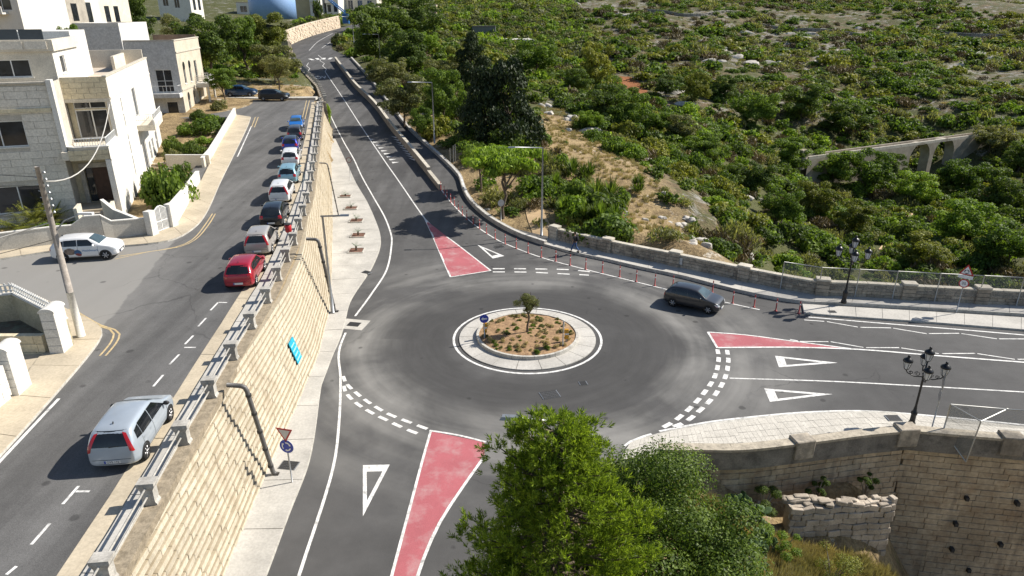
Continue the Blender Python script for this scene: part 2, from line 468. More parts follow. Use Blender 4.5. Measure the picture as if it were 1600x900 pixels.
def rbf(pts):
    A = np.array([(p[0], p[1]) for p in pts], float); zz = np.array([p[2] for p in pts], float)
    K = np.sqrt(((A[:, None] - A[None]) ** 2).sum(-1) + 25.0)
    n = len(pts)
    S = np.zeros((n + 3, n + 3)); S[:n, :n] = K; S[:n, n] = 1; S[:n, n + 1:] = A / 100; S[n, :n] = 1; S[n + 1:, :n] = A.T / 100
    w = np.linalg.solve(S, np.r_[zz, 0, 0, 0])
    def f(X, Y):
        out = w[n] + w[n + 1] * X / 100 + w[n + 2] * Y / 100
        for i in range(n): out = out + w[i] * np.sqrt((X - A[i, 0]) ** 2 + (Y - A[i, 1]) ** 2 + 25.0)
        return out
    return f
gx = np.unique(np.r_[np.arange(-320, -70, 5), np.arange(-70, -16, 2), np.arange(-16, 50, .8), np.arange(50, 130, 2), np.arange(130, 420, 5)].round(3))
gy = np.unique(np.r_[np.arange(-10, 12, 2), np.arange(12, 70, .8), np.arange(70, 180, 1.5), np.arange(180, 480, 4)].round(3))
GX, GY = np.meshgrid(gx, gy)
def fbm(X, Y, s, seed):
    r = np.random.RandomState(seed); out = np.zeros_like(X); a = 1.0
    for o in range(4):
        for k in range(3):
            th = r.uniform(0, 6.28); ph = r.uniform(0, 6.28)
            out += a * np.sin((X * np.cos(th) + Y * np.sin(th)) * s * 2 ** o + ph + 1.3 * np.sin((X * np.sin(th) - Y * np.cos(th)) * s * 2 ** o * .7 + ph * 2))
        a *= .5
    return out / 3
ZL = rbf(LOWER)(GX, GY); ZU = rbf(UPPER)(GX, GY)
far = np.clip((GY - 60) / 120, 0, 1)
ZL = ZL + fbm(GX, GY, .09, 3) * (.25 + 1.1 * far)
ZU = ZU + fbm(GX, GY, .12, 5) * .25 * np.clip((GY - 105) / 40, 0, 1)
XW = np.array([xw(y) for y in gy])[:, None]
RL = np.array([lerp(ROAD_L, y) for y in gy])[:, None]; RR = np.array([lerp(ROAD_R, y) for y in gy])[:, None]
ZMY = np.array([zm(y) for y in gy])[:, None]
def smooth(t): t = np.clip(t, 0, 1); return t * t * (3 - 2 * t)
# flatten the lower land to the climbing road
out_r = np.clip(GX - RR, 0, None); w = 1 - smooth(out_r / 5.0)
w = np.where(GY >= 52, w, 0)
ZL = ZL * (1 - w) + (ZMY - .12 + 0 * GX) * w
inroad = (GX > RL - 1.5) & (GX < RR + .3) & (GY >= 50)
ZL = np.where(inroad, ZMY - .4, ZL)
flat = (GY < 52) & (GX > RL - 2) & ((GY > 25.8) | (GX < np.array([lerp([(0, -1), (20, 0.2), (23, 1.6), (25.8, 6)], y) for y in gy])[:, None]))
flat &= GX < np.array([lerp([(26, 70), (41, 60), (43.7, 36), (45.8, 22), (50, 15), (52, 12.8)], y) for y in gy])[:, None]
ZL = np.where(flat, np.minimum(ZL, -.4), ZL)
merge = smooth((GY - 172) / 20)
ZU = ZU * (1 - merge) + np.where(GX < RL - 1, ZU, ZL) * merge
TZ = np.where(GX < XW - .9, ZU, ZL)
TZ = np.where((GY > 176) & (GX > RL - 1.5), ZL, TZ)
def terrain(x, y):
    i = min(max(int(np.searchsorted(gx, x)) - 1, 0), len(gx) - 2); j = min(max(int(np.searchsorted(gy, y)) - 1, 0), len(gy) - 2)
    u = min(max((x - gx[i]) / (gx[i + 1] - gx[i]), 0), 1); v = min(max((y - gy[j]) / (gy[j + 1] - gy[j]), 0), 1)
    return float(TZ[j, i] * (1 - u) * (1 - v) + TZ[j, i + 1] * u * (1 - v) + TZ[j + 1, i] * (1 - u) * v + TZ[j + 1, i + 1] * u * v)
def PT(px, py, ymin=12.0):       # where a sight line meets the land
    d = ray(px, py); y = ymin
    while y < 460:
        t = y / d[1]
        if CAMH + t * d[2] < terrain(t * d[0], y): break
        y += .5 if y < 150 else 1.5
    t = y / d[1]; x = t * d[0]
    return Vector((x, y, terrain(x, y)))

def land_material():
    m, nt, b = new_mat('dry_mediterranean_ground')
    g = nt.nodes.new('ShaderNodeNewGeometry'); pos = g.outputs['Position']
    cov = nt.nodes.new('ShaderNodeAttribute'); cov.attribute_name = 'cover'
    n1 = noise(nt, .06, 6, .65, pos); n2 = noise(nt, .5, 6, .7, pos); n3 = noise(nt, 4, 5, .7, pos)
    c = ramp(nt, n2, [(.28, (.07, .052, .031)), (.45, (.125, .096, .058)), (.6, (.19, .148, .088)), (.75, (.10, .08, .048))])
    gf = math_n(nt, 'ADD', noise(nt, .22, 6, .75, pos), math_n(nt, 'MULTIPLY', cov.outputs['Fac'], .44))
    grn = ramp(nt, gf, [(.64, (0, 0, 0)), (.77, (1, 1, 1))])
    c = mix(nt, math_n(nt, 'MULTIPLY', grn, .85), c, ramp(nt, n3, [(.3, (.035, .048, .016)), (.7, (.105, .115, .042))]))
    rkf = math_n(nt, 'SUBTRACT', math_n(nt, 'ADD', math_n(nt, 'MULTIPLY', noise(nt, .30, 8, .78, pos, .8), .8), math_n(nt, 'MULTIPLY', n1, .3)), math_n(nt, 'MULTIPLY', math_n(nt, 'ABSOLUTE', math_n(nt, 'SUBTRACT', cov.outputs['Fac'], .5)), .12))
    rk = ramp(nt, rkf, [(.56, (0, 0, 0)), (.62, (1, 1, 1))])
    c = mix(nt, math_n(nt, 'MULTIPLY', rk, .85), c, ramp(nt, n3, [(.3, (.13, .125, .115)), (.6, (.35, .335, .31))]))
    c = mix(nt, 1.0, c, ramp(nt, cov.outputs['Fac'], [(.05, (1.95, 1.85, 1.65)), (.4, (1, 1, 1))]), 'MULTIPLY')
    c = mix(nt, 1.0, c, ramp(nt, n3, [(.25, (.6,) * 3), (.75, (1.3,) * 3)]), 'MULTIPLY')
    # red soil field
    sx = nt.nodes.new('ShaderNodeSeparateXYZ'); nt.links.new(pos, sx.inputs[0])
    f = PT(985, 138, 100)
    dx = math_n(nt, 'DIVIDE', math_n(nt, 'SUBTRACT', sx.outputs[0], f.x), 5.0); dy = math_n(nt, 'DIVIDE', math_n(nt, 'SUBTRACT', sx.outputs[1], f.y), 16.0)
    rr = math_n(nt, 'ADD', math_n(nt, 'ADD', math_n(nt, 'MULTIPLY', dx, dx), math_n(nt, 'MULTIPLY', dy, dy)), math_n(nt, 'MULTIPLY', n2, .8))
    fm = ramp(nt, rr, [(.9, (1, 1, 1)), (1.4, (0, 0, 0))])
    c = mix(nt, fm, c, ramp(nt, n2, [(.3, (.20, .075, .03)), (.7, (.34, .15, .07))]))
    nt.links.new(c, b.inputs['Base Color'])
    b.inputs['Roughness'].default_value = .95; b.inputs['Specular IOR Level'].default_value = .15
    bump(nt, b, math_n(nt, 'ADD', n2, n3), .6, .25)
    return m
M_LAND = land_material()
me = bpy.data.meshes.new('terrain')
nx_, ny_ = len(gx), len(gy)
vv = np.stack([GX, GY, TZ], -1).reshape(-1, 3)
idx = (np.arange(ny_ - 1)[:, None] * nx_ + np.arange(nx_ - 1)[None]).reshape(-1)
ff = np.stack([idx, idx + 1, idx + nx_ + 1, idx + nx_], -1)
me.from_pydata(vv.tolist(), [], ff.tolist())
me.polygons.foreach_set('use_smooth', [True] * len(me.polygons))
# how overgrown the ground is: open dry slope 0, rocky hillside about a half, valley 1
COV = np.where(GY > 150 + .25 * (GX - 40), .52, 1.0) * np.clip((GX - 14) / 14, 0, 1)
COV = np.where((GX < 14) & (GY > 120), .8, COV)
COV = np.where(GY < 30, .06, COV)
at_ = me.attributes.new('cover', 'FLOAT', 'POINT'); at_.data.foreach_set('value', COV.astype(np.float32).ravel())
tag(mesh_obj('terrain', me, M_LAND), kind='structure')

# ------------------------------------------------------------------ lower road, one sheet
mb = MB()
poly = [(-9.6, 8), (-10.35, 19.7), (-10.75, 25), (-11.0, 30), (-11.4, 36), (-12.4, 43), (-14.0, 50), (15.5, 50), (22, 45.9), (36, 43.8), (60, 41.6), (60, 24.5), (36, 25.3),
        (23.3, 26.6), (18.6, 27.2), (13.2, 26.4), (10.2, 25.9), (8, 25.9), (4.6, 25.4), (2, 23), (.4, 20), (-.5, 8)]
tri = tessellate_polygon([[Vector((p[0], p[1], 0)) for p in poly]])
mb.add([(p[0], p[1], 0) for p in poly], [t if (Vector((*poly[t[1]], 0)) - Vector((*poly[t[0]], 0))).cross(Vector((*poly[t[2]], 0)) - Vector((*poly[t[0]], 0))).z > 0 else t[::-1] for t in tri])
rows = list(np.arange(50, 80, 2)) + list(np.arange(80, 290, 4))
mb.strip([Vector((lerp(ROAD_L, y), y, zm(y))) for y in rows], [Vector((lerp(ROAD_R, y), y, zm(y))) for y in rows])
tag(build(mb, 'main_road', M_ASPHALT), kind='structure')

# ------------------------------------------------------------------ upper street, one sheet
ULEFT_PX = [(0, 716), (75, 632), (150, 547), (178, 520)]
UL = [PU(*p) for p in ULEFT_PX]
mb = MB()
rows = [6, 10, 14, 18, 20] + list(np.arange(22, 102, 2)) + [102.6]
KU = [(8, -12.05), (14.9, -12.55), (24.9, -13.75), (38.3, -15.4), (60.8, -19.3), (80, -23.6), (100.8, -28.5), (104, -29.2)]   # kerb by the railing
def xku(y): return lerp(KU, y) - .2
def xul(y):     # far left limit of the upper asphalt
    return lerp([(6, -22), (27, -24), (29, -42), (46, -42), (48, -28), (56, -28.5), (70, -31.5), (88, -36), (91, -52), (103, -52)], y)
mb.strip([Vector((xul(y), y, zu(y))) for y in rows], [Vector((xku(y) + .3, y, zu(y))) for y in rows])
tag(build(mb, 'upper_street', M_STREET), kind='structure')

def ribbon(name, pts, w, mat, zf, off, step=1.0, parent=None, smooth_curve=True, mbx=None):
    c = catmull(pts, step) if smooth_curve else [Vector(p) for p in pts]
    L = offset2d(c, w / 2); R = offset2d(c, -w / 2)
    for p in L + R: p.z = (zf(p.y) if callable(zf) else zf) + off
    if mbx is not None: mbx.strip(L, R); return None
    mb = MB(); mb.strip(L, R)
    o = build(mb, name, mat, parent)
    return tag(o, kind='structure') if parent is None else o
def polygon(name, pts, mat, zf, off, mbx=None):
    vv = [Vector((p[0], p[1], (zf(p[1]) if callable(zf) else zf) + off)) for p in pts]
    a = sum(vv[i].x * vv[(i + 1) % len(vv)].y - vv[(i + 1) % len(vv)].x * vv[i].y for i in range(len(vv)))
    if a < 0: vv = vv[::-1]
    tr = tessellate_polygon([vv])
    mb = mbx or MB()
    mb.add(vv, [t if (vv[t[1]] - vv[t[0]]).cross(vv[t[2]] - vv[t[0]]).z > 0 else t[::-1] for t in tr])
    return None if mbx else tag(build(mb, name, mat), kind='structure')
def slab(name, L, R, h, mat, step=1.5, zf=None, n=None):
    l = catmull(L, step); r = catmull(R, step)
    n = n or max(len(l), len(r)); l = resample(l, n); r = resample(r, n)
    for p in l + r: p.z = zf(p.y) if callable(zf) else (zf or 0)
    mb = MB(); mb.slab(l, r, h)
    return tag(build(mb, name, mat), kind='structure')
# ------------------------------------------------------------------ road markings
RC = Vector((.97, 38.7, 0))
def ring(name, r0, r1, mat, z, n=72, c=RC):
    mb = MB()
    A = [Vector((c.x + r1 * math.cos(2 * math.pi * k / n), c.y + r1 * math.sin(2 * math.pi * k / n), z)) for k in range(n + 1)]
    B = [Vector((c.x + r0 * math.cos(2 * math.pi * k / n), c.y + r0 * math.sin(2 * math.pi * k / n), z)) for k in range(n + 1)]
    mb.strip(B, A)
    return tag(build(mb, name, mat), kind='structure')
ring('road_marking_ring', 4.55, 4.70, M_PAINT, .006)

def mark(pxs, w, f=PM, zf=zm, mat=None, off=.008, name='road_marking_line', sm=True):
    return ribbon(name, [f(*p) for p in pxs], w, mat or M_PAINT, zf, off, smooth_curve=sm)
LEFT_LINE = [(467, 900), (520, 733), (530, 657), (532, 588), (529, 560), (531, 543), (540, 520)]
mark(LEFT_LINE, .13)
mark([(555, 494), (580, 460), (604, 422), (612, 381), (611, 366), (601, 339), (584, 309), (565, 275), (553, 249), (539, 225), (521, 190), (509, 163), (499, 140)], .14)
mark([(664, 342), (630, 293), (600, 250), (563.5, 196), (543, 164), (527, 140), (512, 118)], .13)
mark([(503, 75), (516, 66), (530, 58)], .14)
mark([(483, 79), (497, 65), (520, 52)], .14)
zz = [(512, 118), (508, 112), (510, 108), (504, 103), (507, 99), (500, 95), (503, 91), (497, 86)]
mark(zz, .12, sm=False)
zz = [(486, 118), (481, 112), (484, 107), (479, 103), (482, 98)]
mark(zz, .12, sm=False)
mark([(690, 297), (710, 322), (740, 350), (772, 372), (790, 381), (845, 402), (915, 421), (1000, 442), (1045, 453), (1136, 473), (1187, 484)], .12)
# red splitter islands, painted
def px_poly(name, pxs, mat, off): return polygon(name, [PM(*p) for p in pxs], mat, zm, off)
px_poly('red_splitter_marking', [(664, 343), (676, 368), (690, 401), (704, 432), (767, 423), (735, 398), (705, 375)], M_RED, .006)
mark([(664, 342), (676, 368), (690, 401), (704, 433)], .14, off=.012)
mark([(704, 433), (767, 423)], .12, off=.016)
mark([(767, 423), (735, 398), (705, 375), (683, 360), (664, 342)], .12, off=.012)
px_poly('red_splitter_marking', [(673, 674), (757, 691), (757, 715), (717, 770), (687, 817), (663, 870), (648, 915), (608, 915), (628, 840), (644, 780), (660, 720)], M_RED, .006)
mark([(673, 674), (660, 720), (644, 780), (628, 840), (608, 915)], .12, off=.012)
mark([(671, 673), (715, 680), (759, 691)], .12, off=.016)
mark([(757, 713), (717, 770), (687, 817), (663, 870), (648, 915)], .13, off=.012)
px_poly('red_splitter_marking', [(1107, 520), (1121, 543), (1240, 543), (1345, 547), (1230, 532), (1165, 524)], M_RED, .006)
mark([(1106, 519), (1165, 523.5), (1230, 532), (1330, 545)], .12, off=.012)
mark([(1106, 519), (1121, 544)], .14, off=.016)
mark([(1121, 543.5), (1240, 543), (1345, 546.5), (1450, 555), (1620, 568)], .16, off=.020)
mark([(1140, 591), (1300, 596), (1450, 604), (1640, 615)], .11)
mark([(1030, 674), (1060, 668), (1110, 659), (1180, 651), (1260, 644), (1340, 642), (1400, 645), (1480, 652), (1640, 668)], .13)
mark([(976, 697), (985, 690), (1005, 682), (1018, 678)], .13)
# give-way triangles, outlined
def giveway(pxs, w):
    c = [PM(*p) for p in pxs]
    g = (c[0] + c[1] + c[2]) / 3
    i = [g + (p - g) * w for p in c]
    mb = MB()
    for k in range(3):
        a, b = c[k], c[(k + 1) % 3]; d, e = i[k], i[(k + 1) % 3]
        q = [Vector((p.x, p.y, zm(p.y) + .008)) for p in (a, b, e, d)]
        if (q[1] - q[0]).cross(q[2] - q[0]).z < 0: q = q[::-1]
        mb.quad(*q)
    tag(build(mb, 'give_way_triangle_marking', M_PAINT), kind='structure')
giveway([(745, 382), (770, 404), (788, 400)], .55)
giveway([(567, 727), (609, 726), (567, 807)], .58)
giveway([(1211, 556), (1309, 567), (1217, 574)], .58)
giveway([(1194, 607), (1301, 616), (1203, 628)], .58)
def dashes(pxs, w, ln, gap, f=PM, zf=zm, name='road_marking_dash'):
    c = catmull([f(*p) for p in pxs], .1)
    s = [0]
    for a, b in zip(c, c[1:]): s.append(s[-1] + (b - a).length)
    def at(t):
        for i in range(len(c) - 1):
            if s[i + 1] >= t: break
        return c[i].lerp(c[i + 1], (t - s[i]) / max(1e-6, s[i + 1] - s[i]))
    t = 0
    while t + ln * .6 < s[-1]:
        ribbon(name, [at(t), at(min(t + ln / 2, s[-1])), at(min(t + ln, s[-1]))], w, M_PAINT, zf, .008, step=.4)
        t += ln + gap
dashes([(770, 420), (810, 420), (850, 420.5), (890, 421.5), (925, 425)], .22, .95, .75)
dashes([(770, 425), (800, 425), (830, 425.5), (880, 428), (920, 430)], .2, .95, .75)
dashes([(536, 588), (541, 599), (553, 611), (575, 628), (605, 646), (640, 660), (672, 672)], .2, .62, .38)
dashes([(537, 603), (541, 614), (553, 627), (575, 642), (605, 657), (635, 671), (662, 681)], .2, .62, .38)
dashes([(1121, 546), (1123, 560), (1117, 588), (1100, 614), (1078, 638), (1052, 659), (1028, 672)], .25, .62, .42)
dashes([(1136, 547), (1138, 565), (1133, 590), (1118, 616), (1095, 640), (1070, 660), (1052, 667)], .25, .62, .42)
dashes([(484, 93), (497, 92), (512, 91.5), (526, 91.5)], 2.6, .75, .75, name='zebra_crossing_bar')
for a, b in [((30, 675), (170, 685)), ((190, 687), (405, 725)), ((425, 727), (640, 731)), ((655, 733), (890, 772)), ((905, 771), (1118, 769)), ((1135, 771), (1385, 808)), ((1400, 808), (1640, 809)),
             ((-70, 812), (-15, 822)), ((0, 826), (200, 828)), ((215, 828), (445, 868)), ((465, 870), (697, 870)), ((712, 872), (975, 912)), ((1000, 912), (1230, 910)), ((1247, 912), (1510, 952)), ((1530, 952), (1650, 951))]:
    mark([(1250 + a[0] / 4.5, 350 + a[1] / 4.5), (1250 + b[0] / 4.5, 350 + b[1] / 4.5)], .1, name='zigzag_marking_line')
mark([(1263, 495.5), (1400, 507), (1500, 515), (1640, 527)], .14)
# painted word on the climbing lane: bars with gaps stand for its letter strokes
fnt = None
def road_text(txt, px, py, size, rz, zf=zm):
    cu = bpy.data.curves.new('road_text', 'FONT'); cu.body = txt; cu.size = size; cu.align_x = 'CENTER'
    to = bpy.data.objects.new('road_text', cu); COL.objects.link(to)
    dg = bpy.context.evaluated_depsgraph_get()
    me = bpy.data.meshes.new_from_object(to.evaluated_get(dg)); bpy.data.objects.remove(to)
    p = PM(px, py)
    me.materials.clear(); me.materials.append(M_PAINT)
    o = bpy.data.objects.new('slow_road_marking', me); COL.objects.link(o)
    sl_ = math.atan(.078)
    o.matrix_basis = Matrix.Translation((p.x, p.y, p.z + .03)) @ Matrix.Rotation(rz, 4, 'Z') @ Matrix.Rotation(sl_, 4, 'X') @ Matrix.Diagonal((1, 2.6, 1, 1))
    tag(o, kind='structure')
road_text('SLOW', 499, 123, 1.7, math.radians(20))
def mtri(a, b, c):
    polygon('edge_tooth_marking', [PM(*a), PM(*b), PM(*c)], M_PAINT, zm, .012)
for k in range(9):              # tooth markings beside the centre line
    f = k / 8
    x = 578 + 34 * f; y = 217 + 34 * f * 1.06
    mtri((x, y), (x + 9 + 3 * f, y + .3), (x + 1.5, y + 1.6 + .8 * f))
    x = 611 + 27 * f; y = 213 + 34 * f
    mtri((x, y), (x + 9 + 2 * f, y + 1.2 + f * .6), (x + 8 + 2 * f, y + 3.2 + f))
# upper street markings
def umark(pxs, w=.1, mat=None): return mark(pxs, w, PU, zu, mat, .008, sm=False)
for s in [[(329, 485), (341, 472.5)], [(341, 472.7), (355, 472.9)], [(310, 510), (322, 497)], [(289, 538), (302, 524.5)], [(288, 543), (306, 543)], [(265, 569.5), (280, 554)], [(239.5, 604), (255, 586)],
          [(215, 635), (228, 621.5)], [(240, 623), (247, 632)], [(98, 788), (123, 759.5)], [(119, 768), (140, 768)], [(49, 851), (78, 818)], [(10, 898), (26, 885)]]:
    umark(s)
umark([(-20, 742), (0, 721), (92, 623)], .13)
umark([(371, 245), (393, 197)], .12)
for d in (0, 4.5):
    umark([(472 + d, 186), (479 + d, 157)], .1, M_PAINT_Y)
    umark([(393 + d, 199), (399 + d, 183)], .1, M_PAINT_Y)
    mark([(180 + d * 1.3, 405 - d), (230 + d, 394 - d * .2), (275 + d, 386), (300 + d, 375), (320 + d * 1.2, 352), (332 + d, 334)], .09, PU, zu, M_PAINT_Y, .008)
    mark([(106 + d * 1.2, 483 - d * .3), (150 + d * 1.6, 508), (172 + d * 1.6, 515), (178 + d * 2, 522), (172 + d * 2, 537), (156 + d * 2, 556)], .09, PU, zu, M_PAINT_Y, .008)

# ------------------------------------------------------------------ pavements
def bays(name, L, R, h, mat, bay, zf, gap=.02, piece='paving_slab'):
    l = catmull(L, .5); r = catmull(R, .5)
    ln = sum((b - a).length for a, b in zip(r, r[1:]))
    n = max(2, int(ln / bay) * 4 + 1); l = resample(l, n); r = resample(r, n)
    for p in l + r: p.z = zf(p.y) if callable(zf) else zf
    mb = MB(); mb.slab(l, r, h - .025)
    base = tag(build(mb, name, M_KERB), kind='structure')
    for i in range(0, n - 1, 4):
        a = l[i:i + 5]; b = r[i:i + 5]
        if len(a) < 2: continue
        cl = sum(((p + q) * .5 for p, q in zip(a, b)), Vector()) / len(a)
        def shrink(p, q0):
            v = cl - p; v.z = 0
            return p + v.normalized() * min(gap, v.length * .3)
        sm = MB()
        aa = [shrink(p, cl) for p in a]; bb = [shrink(p, cl) for p in b]
        nn = len(aa); u1 = Vector((0, 0, h + random.uniform(-.004, .004))); u0 = Vector((0, 0, h - .06))
        V = [p + u1 for p in aa] + [p + u1 for p in bb] + [p + u0 for p in aa] + [p + u0 for p in bb]
        F = []
        for k in range(nn - 1):
            F += [(k, nn + k, nn + k + 1, k + 1), (2 * nn + k, k, k + 1, 2 * nn + k + 1), (nn + k, 3 * nn + k, 3 * nn + k + 1, nn + k + 1)]
        F += [(0, 2 * nn, 3 * nn, nn), (nn - 1, 2 * nn - 1, 4 * nn - 1, 3 * nn - 1)]
        sm.add(V, F)
        build(sm, piece, mat, base)
    return base
random.seed(3)
# lower pavement along the retaining wall
KL_PX = [(405, 925), (417, 900), (452, 805), (485, 717), (503, 600), (508, 588), (520, 556), (533, 526), (540, 501), (548, 471), (574, 431), (581, 420), (593, 392), (595, 373), (589, 351), (574, 317), (557, 288), (544, 260), (524, 218)]
KL = [PM(*p) for p in KL_PX]
WB = [Vector((lerp(ROAD_L, p.y) - .35, p.y, 0)) for p in KL]
bays('lower_pavement', WB, KL, .13, M_PAVE, 3.0, zm)
# raised footway on the outer side of the climbing road, running on along the parapet
KR2 = [KERB_R[i] for i in range(len(KERB_R))]
KR_N = [PM(*p) for p in [(850, 384), (900, 398), (950, 409), (1000, 421), (1062, 434), (1136, 453), (1185, 464), (1253, 475), (1314, 478), (1450, 486), (1640, 498)]]
PB_PX = [(856, 371), (873, 376), (944, 393), (1000, 405), (1040, 413), (1110, 428), (1200, 447), (1274, 460), (1350, 464), (1450, 470), (1640, 480)]
PB = [P(*p, .25) for p in PB_PX]
bays('raised_footway', PB, KR_N, .25, M_PAVE, 2.4, 0.0)
o2 = offset2d(KR2, 1.0)
mb = MB(); l = catmull(KR2, 1.5); ro = offset2d(l, .38)
for p in l + ro: p.z = zm(p.y)
mb.slab(ro, l, .42)
tag(build(mb, 'outer_kerb', M_CONC), kind='structure')
l2 = offset2d(l, .12); r2 = offset2d(l, .34)
mb = MB(); mb.strip([p + Vector((0, 0, .424)) for p in r2], [p + Vector((0, 0, .424)) for p in l2])
tag(build(mb, 'kerb_top_white_line', M_PAINT), kind='structure')
# wide pale pavement strip in front of the lamp, between footway and carriageway
TL = [PM(*p) for p in [(1253, 477), (1314, 481), (1450, 489), (1640, 501)]]
TR = [PM(*p) for p in [(1256, 491), (1300, 495), (1450, 505.5), (1640, 521)]]
bays('bus_stop_pavement', TL, TR, .13, M_PAVE, 1.6, 0.0)
# sandy path beside the lamp
pth = [PT(852, 378, 50), PT(838, 340, 50), PT(835, 318, 50), PT(842, 300, 50)]
for i, p in enumerate(pth): p.z = terrain(p.x, p.y)
c = catmull(pth, .7)
mb = MB(); Lp = offset2d(c, .9); Rp = offset2d(c, -.9)
for p in Lp + Rp: p.z = terrain(p.x, p.y) + .06
mb.strip(Lp, Rp)
M_SAND = worn('sandy_path', (.50, .36, .21), .15, 1.5)
tag(build(mb, 'sandy_path', M_SAND), kind='structure')
# near pavement by the bridge parapet: kerb plus individual tiles
NK = [PM(*p) for p in [(985, 694), (1005, 686), (1060, 672), (1140, 659), (1250, 648), (1370, 645), (1450, 653), (1530, 661), (1640, 673)]]
NB = [Vector(p) for p in [(4.9, 25.9, 0), (6.5, 26.0, 0), (8.5, 26.1, 0), (10.4, 26.0, 0), (13.3, 26.4, 0), (17.8, 27.3, 0), (20, 27.0, 0), (23.3, 26.6, 0), (27.5, 26.0, 0)]]
kc = catmull(NK, .5); nb = catmull(NB, .5)
n = 95; kc = resample(kc, n); nb = resample(nb, n)
mb = MB(); mb.slab(kc, nb, .10)
near_pave = tag(build(mb, 'bridge_pavement', M_KERB), kind='structure')
tiles = []
for i in range(0, n - 1):
    rows_n = max(1, int((kc[i] - nb[i]).length / .52))
    for j in range(rows_n):
        f0, f1 = .06 + .94 * j / rows_n, .06 + .94 * (j + 1) / rows_n
        a = kc[i].lerp(nb[i], f0); b = kc[i + 1].lerp(nb[i + 1], f0); c_ = kc[i + 1].lerp(nb[i + 1], f1); d = kc[i].lerp(nb[i], f1)
        tiles.append((a, b, c_, d))
rest = MB()
def tile_mb(q, z, m):
    ct = sum(q, Vector()) / 4
    q = [ct + (p - ct) * .965 for p in q]
    up = Vector((0, 0, z + random.uniform(-.006, .006)))
    m.add([p + up for p in q] + [p + Vector((0, 0, .06)) for p in q], [(3, 2, 1, 0), (0, 1, 5, 4), (1, 2, 6, 5), (2, 3, 7, 6), (3, 0, 4, 7)])
    return m
M_TILE = worn('pavement_tile', (.54, .51, .45), .08, .8, dirt=(.3, .28, .24), dirt_amt=.3, per_object=.05)
for k, q in enumerate(tiles):
    if len(tiles) - k <= 0: break
    if k < 296: build(tile_mb(q, .125, MB()), 'tile', M_TILE, near_pave)
    else: tile_mb(q, .125, rest)
if rest.v: tag(build(rest, 'tile_field', M_TILE, near_pave), kind='stuff')
# upper street pavements
def xy(y, f): return Vector((f(y), y, 0))
ys = list(np.arange(8, 103, 3.0))
bays('railing_walkway', [xy(y, lambda v: xku(v) + .72) for y in ys], [xy(y, lambda v: xw(v) - .5) for y in ys], .14, M_PAVE, 3.3, zu)
bays('gutter_strip', [xy(y, lambda v: xku(v) - .05) for y in ys], [xy(y, lambda v: xku(v) + .66) for y in ys], .012, M_PAVE_WARM, 6.5, zu)
mb = MB(); mb.slab([xy(y, lambda v: xw(v) - .5) + Vector((0, 0, zu(y))) for y in ys], [xy(y, lambda v: xw(v) + .02) + Vector((0, 0, zu(y))) for y in ys], .06)
M_DIRT = worn('brown_dirt', (.30, .25, .18), .3, 3, dirt=(.1, .08, .05), dirt_amt=.5, bump_s=.5)
tag(build(mb, 'wall_top_ledge', M_DIRT), kind='structure')
# pavement by the near garden wall (bottom left) and its rounded corner
LK = [PU(*p) for p in [(-40, 760), (0, 716), (75, 632), (140, 556), (158, 530), (160, 517), (148, 506), (120, 492), (60, 466), (-20, 440)]]
LW = [PU(*p) for p in [(-120, 740), (-70, 690), (-15, 640), (40, 590), (62, 560), (85, 540), (95, 520), (70, 495), (20, 472), (-60, 446)]]
bays('corner_pavement', LW, LK, .13, M_PAVE_WARM, 2.6, zu)
# pavement round the white house
HK = [PU(*p) for p in [(-40, 412), (0, 407), (85, 394), (180, 387), (262, 378), (300, 360), (322, 335), (345, 285), (372, 230), (388, 196), (392, 184)]]
HW = [PU(*p) for p in [(-40, 396), (0, 391), (85, 381), (170, 375), (238, 366), (272, 353), (290, 325), (311, 290), (345, 222), (362, 190), (366, 180)]]
bays('house_pavement', HW, HK, .13, M_PAVE_WARM, 2.4, zu)
mb = MB(); e = [PU(*p) for p in [(330, 153), (400, 155), (493, 154)]]; e2 = [p + Vector((0, 1.2, 0)) for p in e]
for p in e + e2: p.z = zu(p.y)
mb.slab(e2, e, .13)
tag(build(mb, 'end_kerb', M_KERB), kind='structure')

# concrete collars and iron covers in the road
def cover(px, py, w, d, rz, mat=M_DARK, zf=zm, off=.01, label=None, collar=None, f=PM, oz=0.0):
    p = f(px, py)
    e = empty('drain_cover', (p.x, p.y, zf(p.y) + off + oz), rz, label, 'drain cover')
    if collar:
        m = MB(); m.box(-collar[0] / 2, collar[0] / 2, -collar[1] / 2, collar[1] / 2, -.05, .004); build(m, 'concrete_collar', M_PAVE, e)
    m = MB(); m.box(-w / 2, w / 2, -d / 2, d / 2, -.05, .014); build(m, 'frame', M_METAL_GREY if collar is None else mat, e)
    n = 5
    for k in range(n):
        y0 = -d / 2 + d * (k + .12) / n; y1 = -d / 2 + d * (k + .88) / n
        m = MB(); m.box(-w / 2 + .04, w / 2 - .04, y0, y1, .014, .026); build(m, 'bar', mat, e)
cover(553, 507, .8, .6, -.2, collar=(1.7, 1.5), label='drain cover set in pale concrete on the road edge below the wall')
cover(859, 617, 1.0, .75, .3, label='dark rectangular manhole cover on the asphalt below the roundabout island')
cover(911, 599, .45, .4, .2, label='small manhole cover between the roundabout island and the big cover')
cover(452, 731, .8, .6, -.15, label='iron drain grate on the pavement under the roundabout sign', oz=.13)
cover(1395, 657, .7, .5, 0, label='drain grate in the tiled pavement beside the ornate lamp', oz=.14)
cover(1300, 490, .5, .35, 0, label='drain grate in the pale strip near the far ornate lamp', oz=.13)
cover(573, 428, .7, .5, -.5, label='drain cover at the kerb below the palm planters', oz=.13)
cover(780, 386, .9, .6, .5, label='iron cover on the road near the upper give-way triangle')

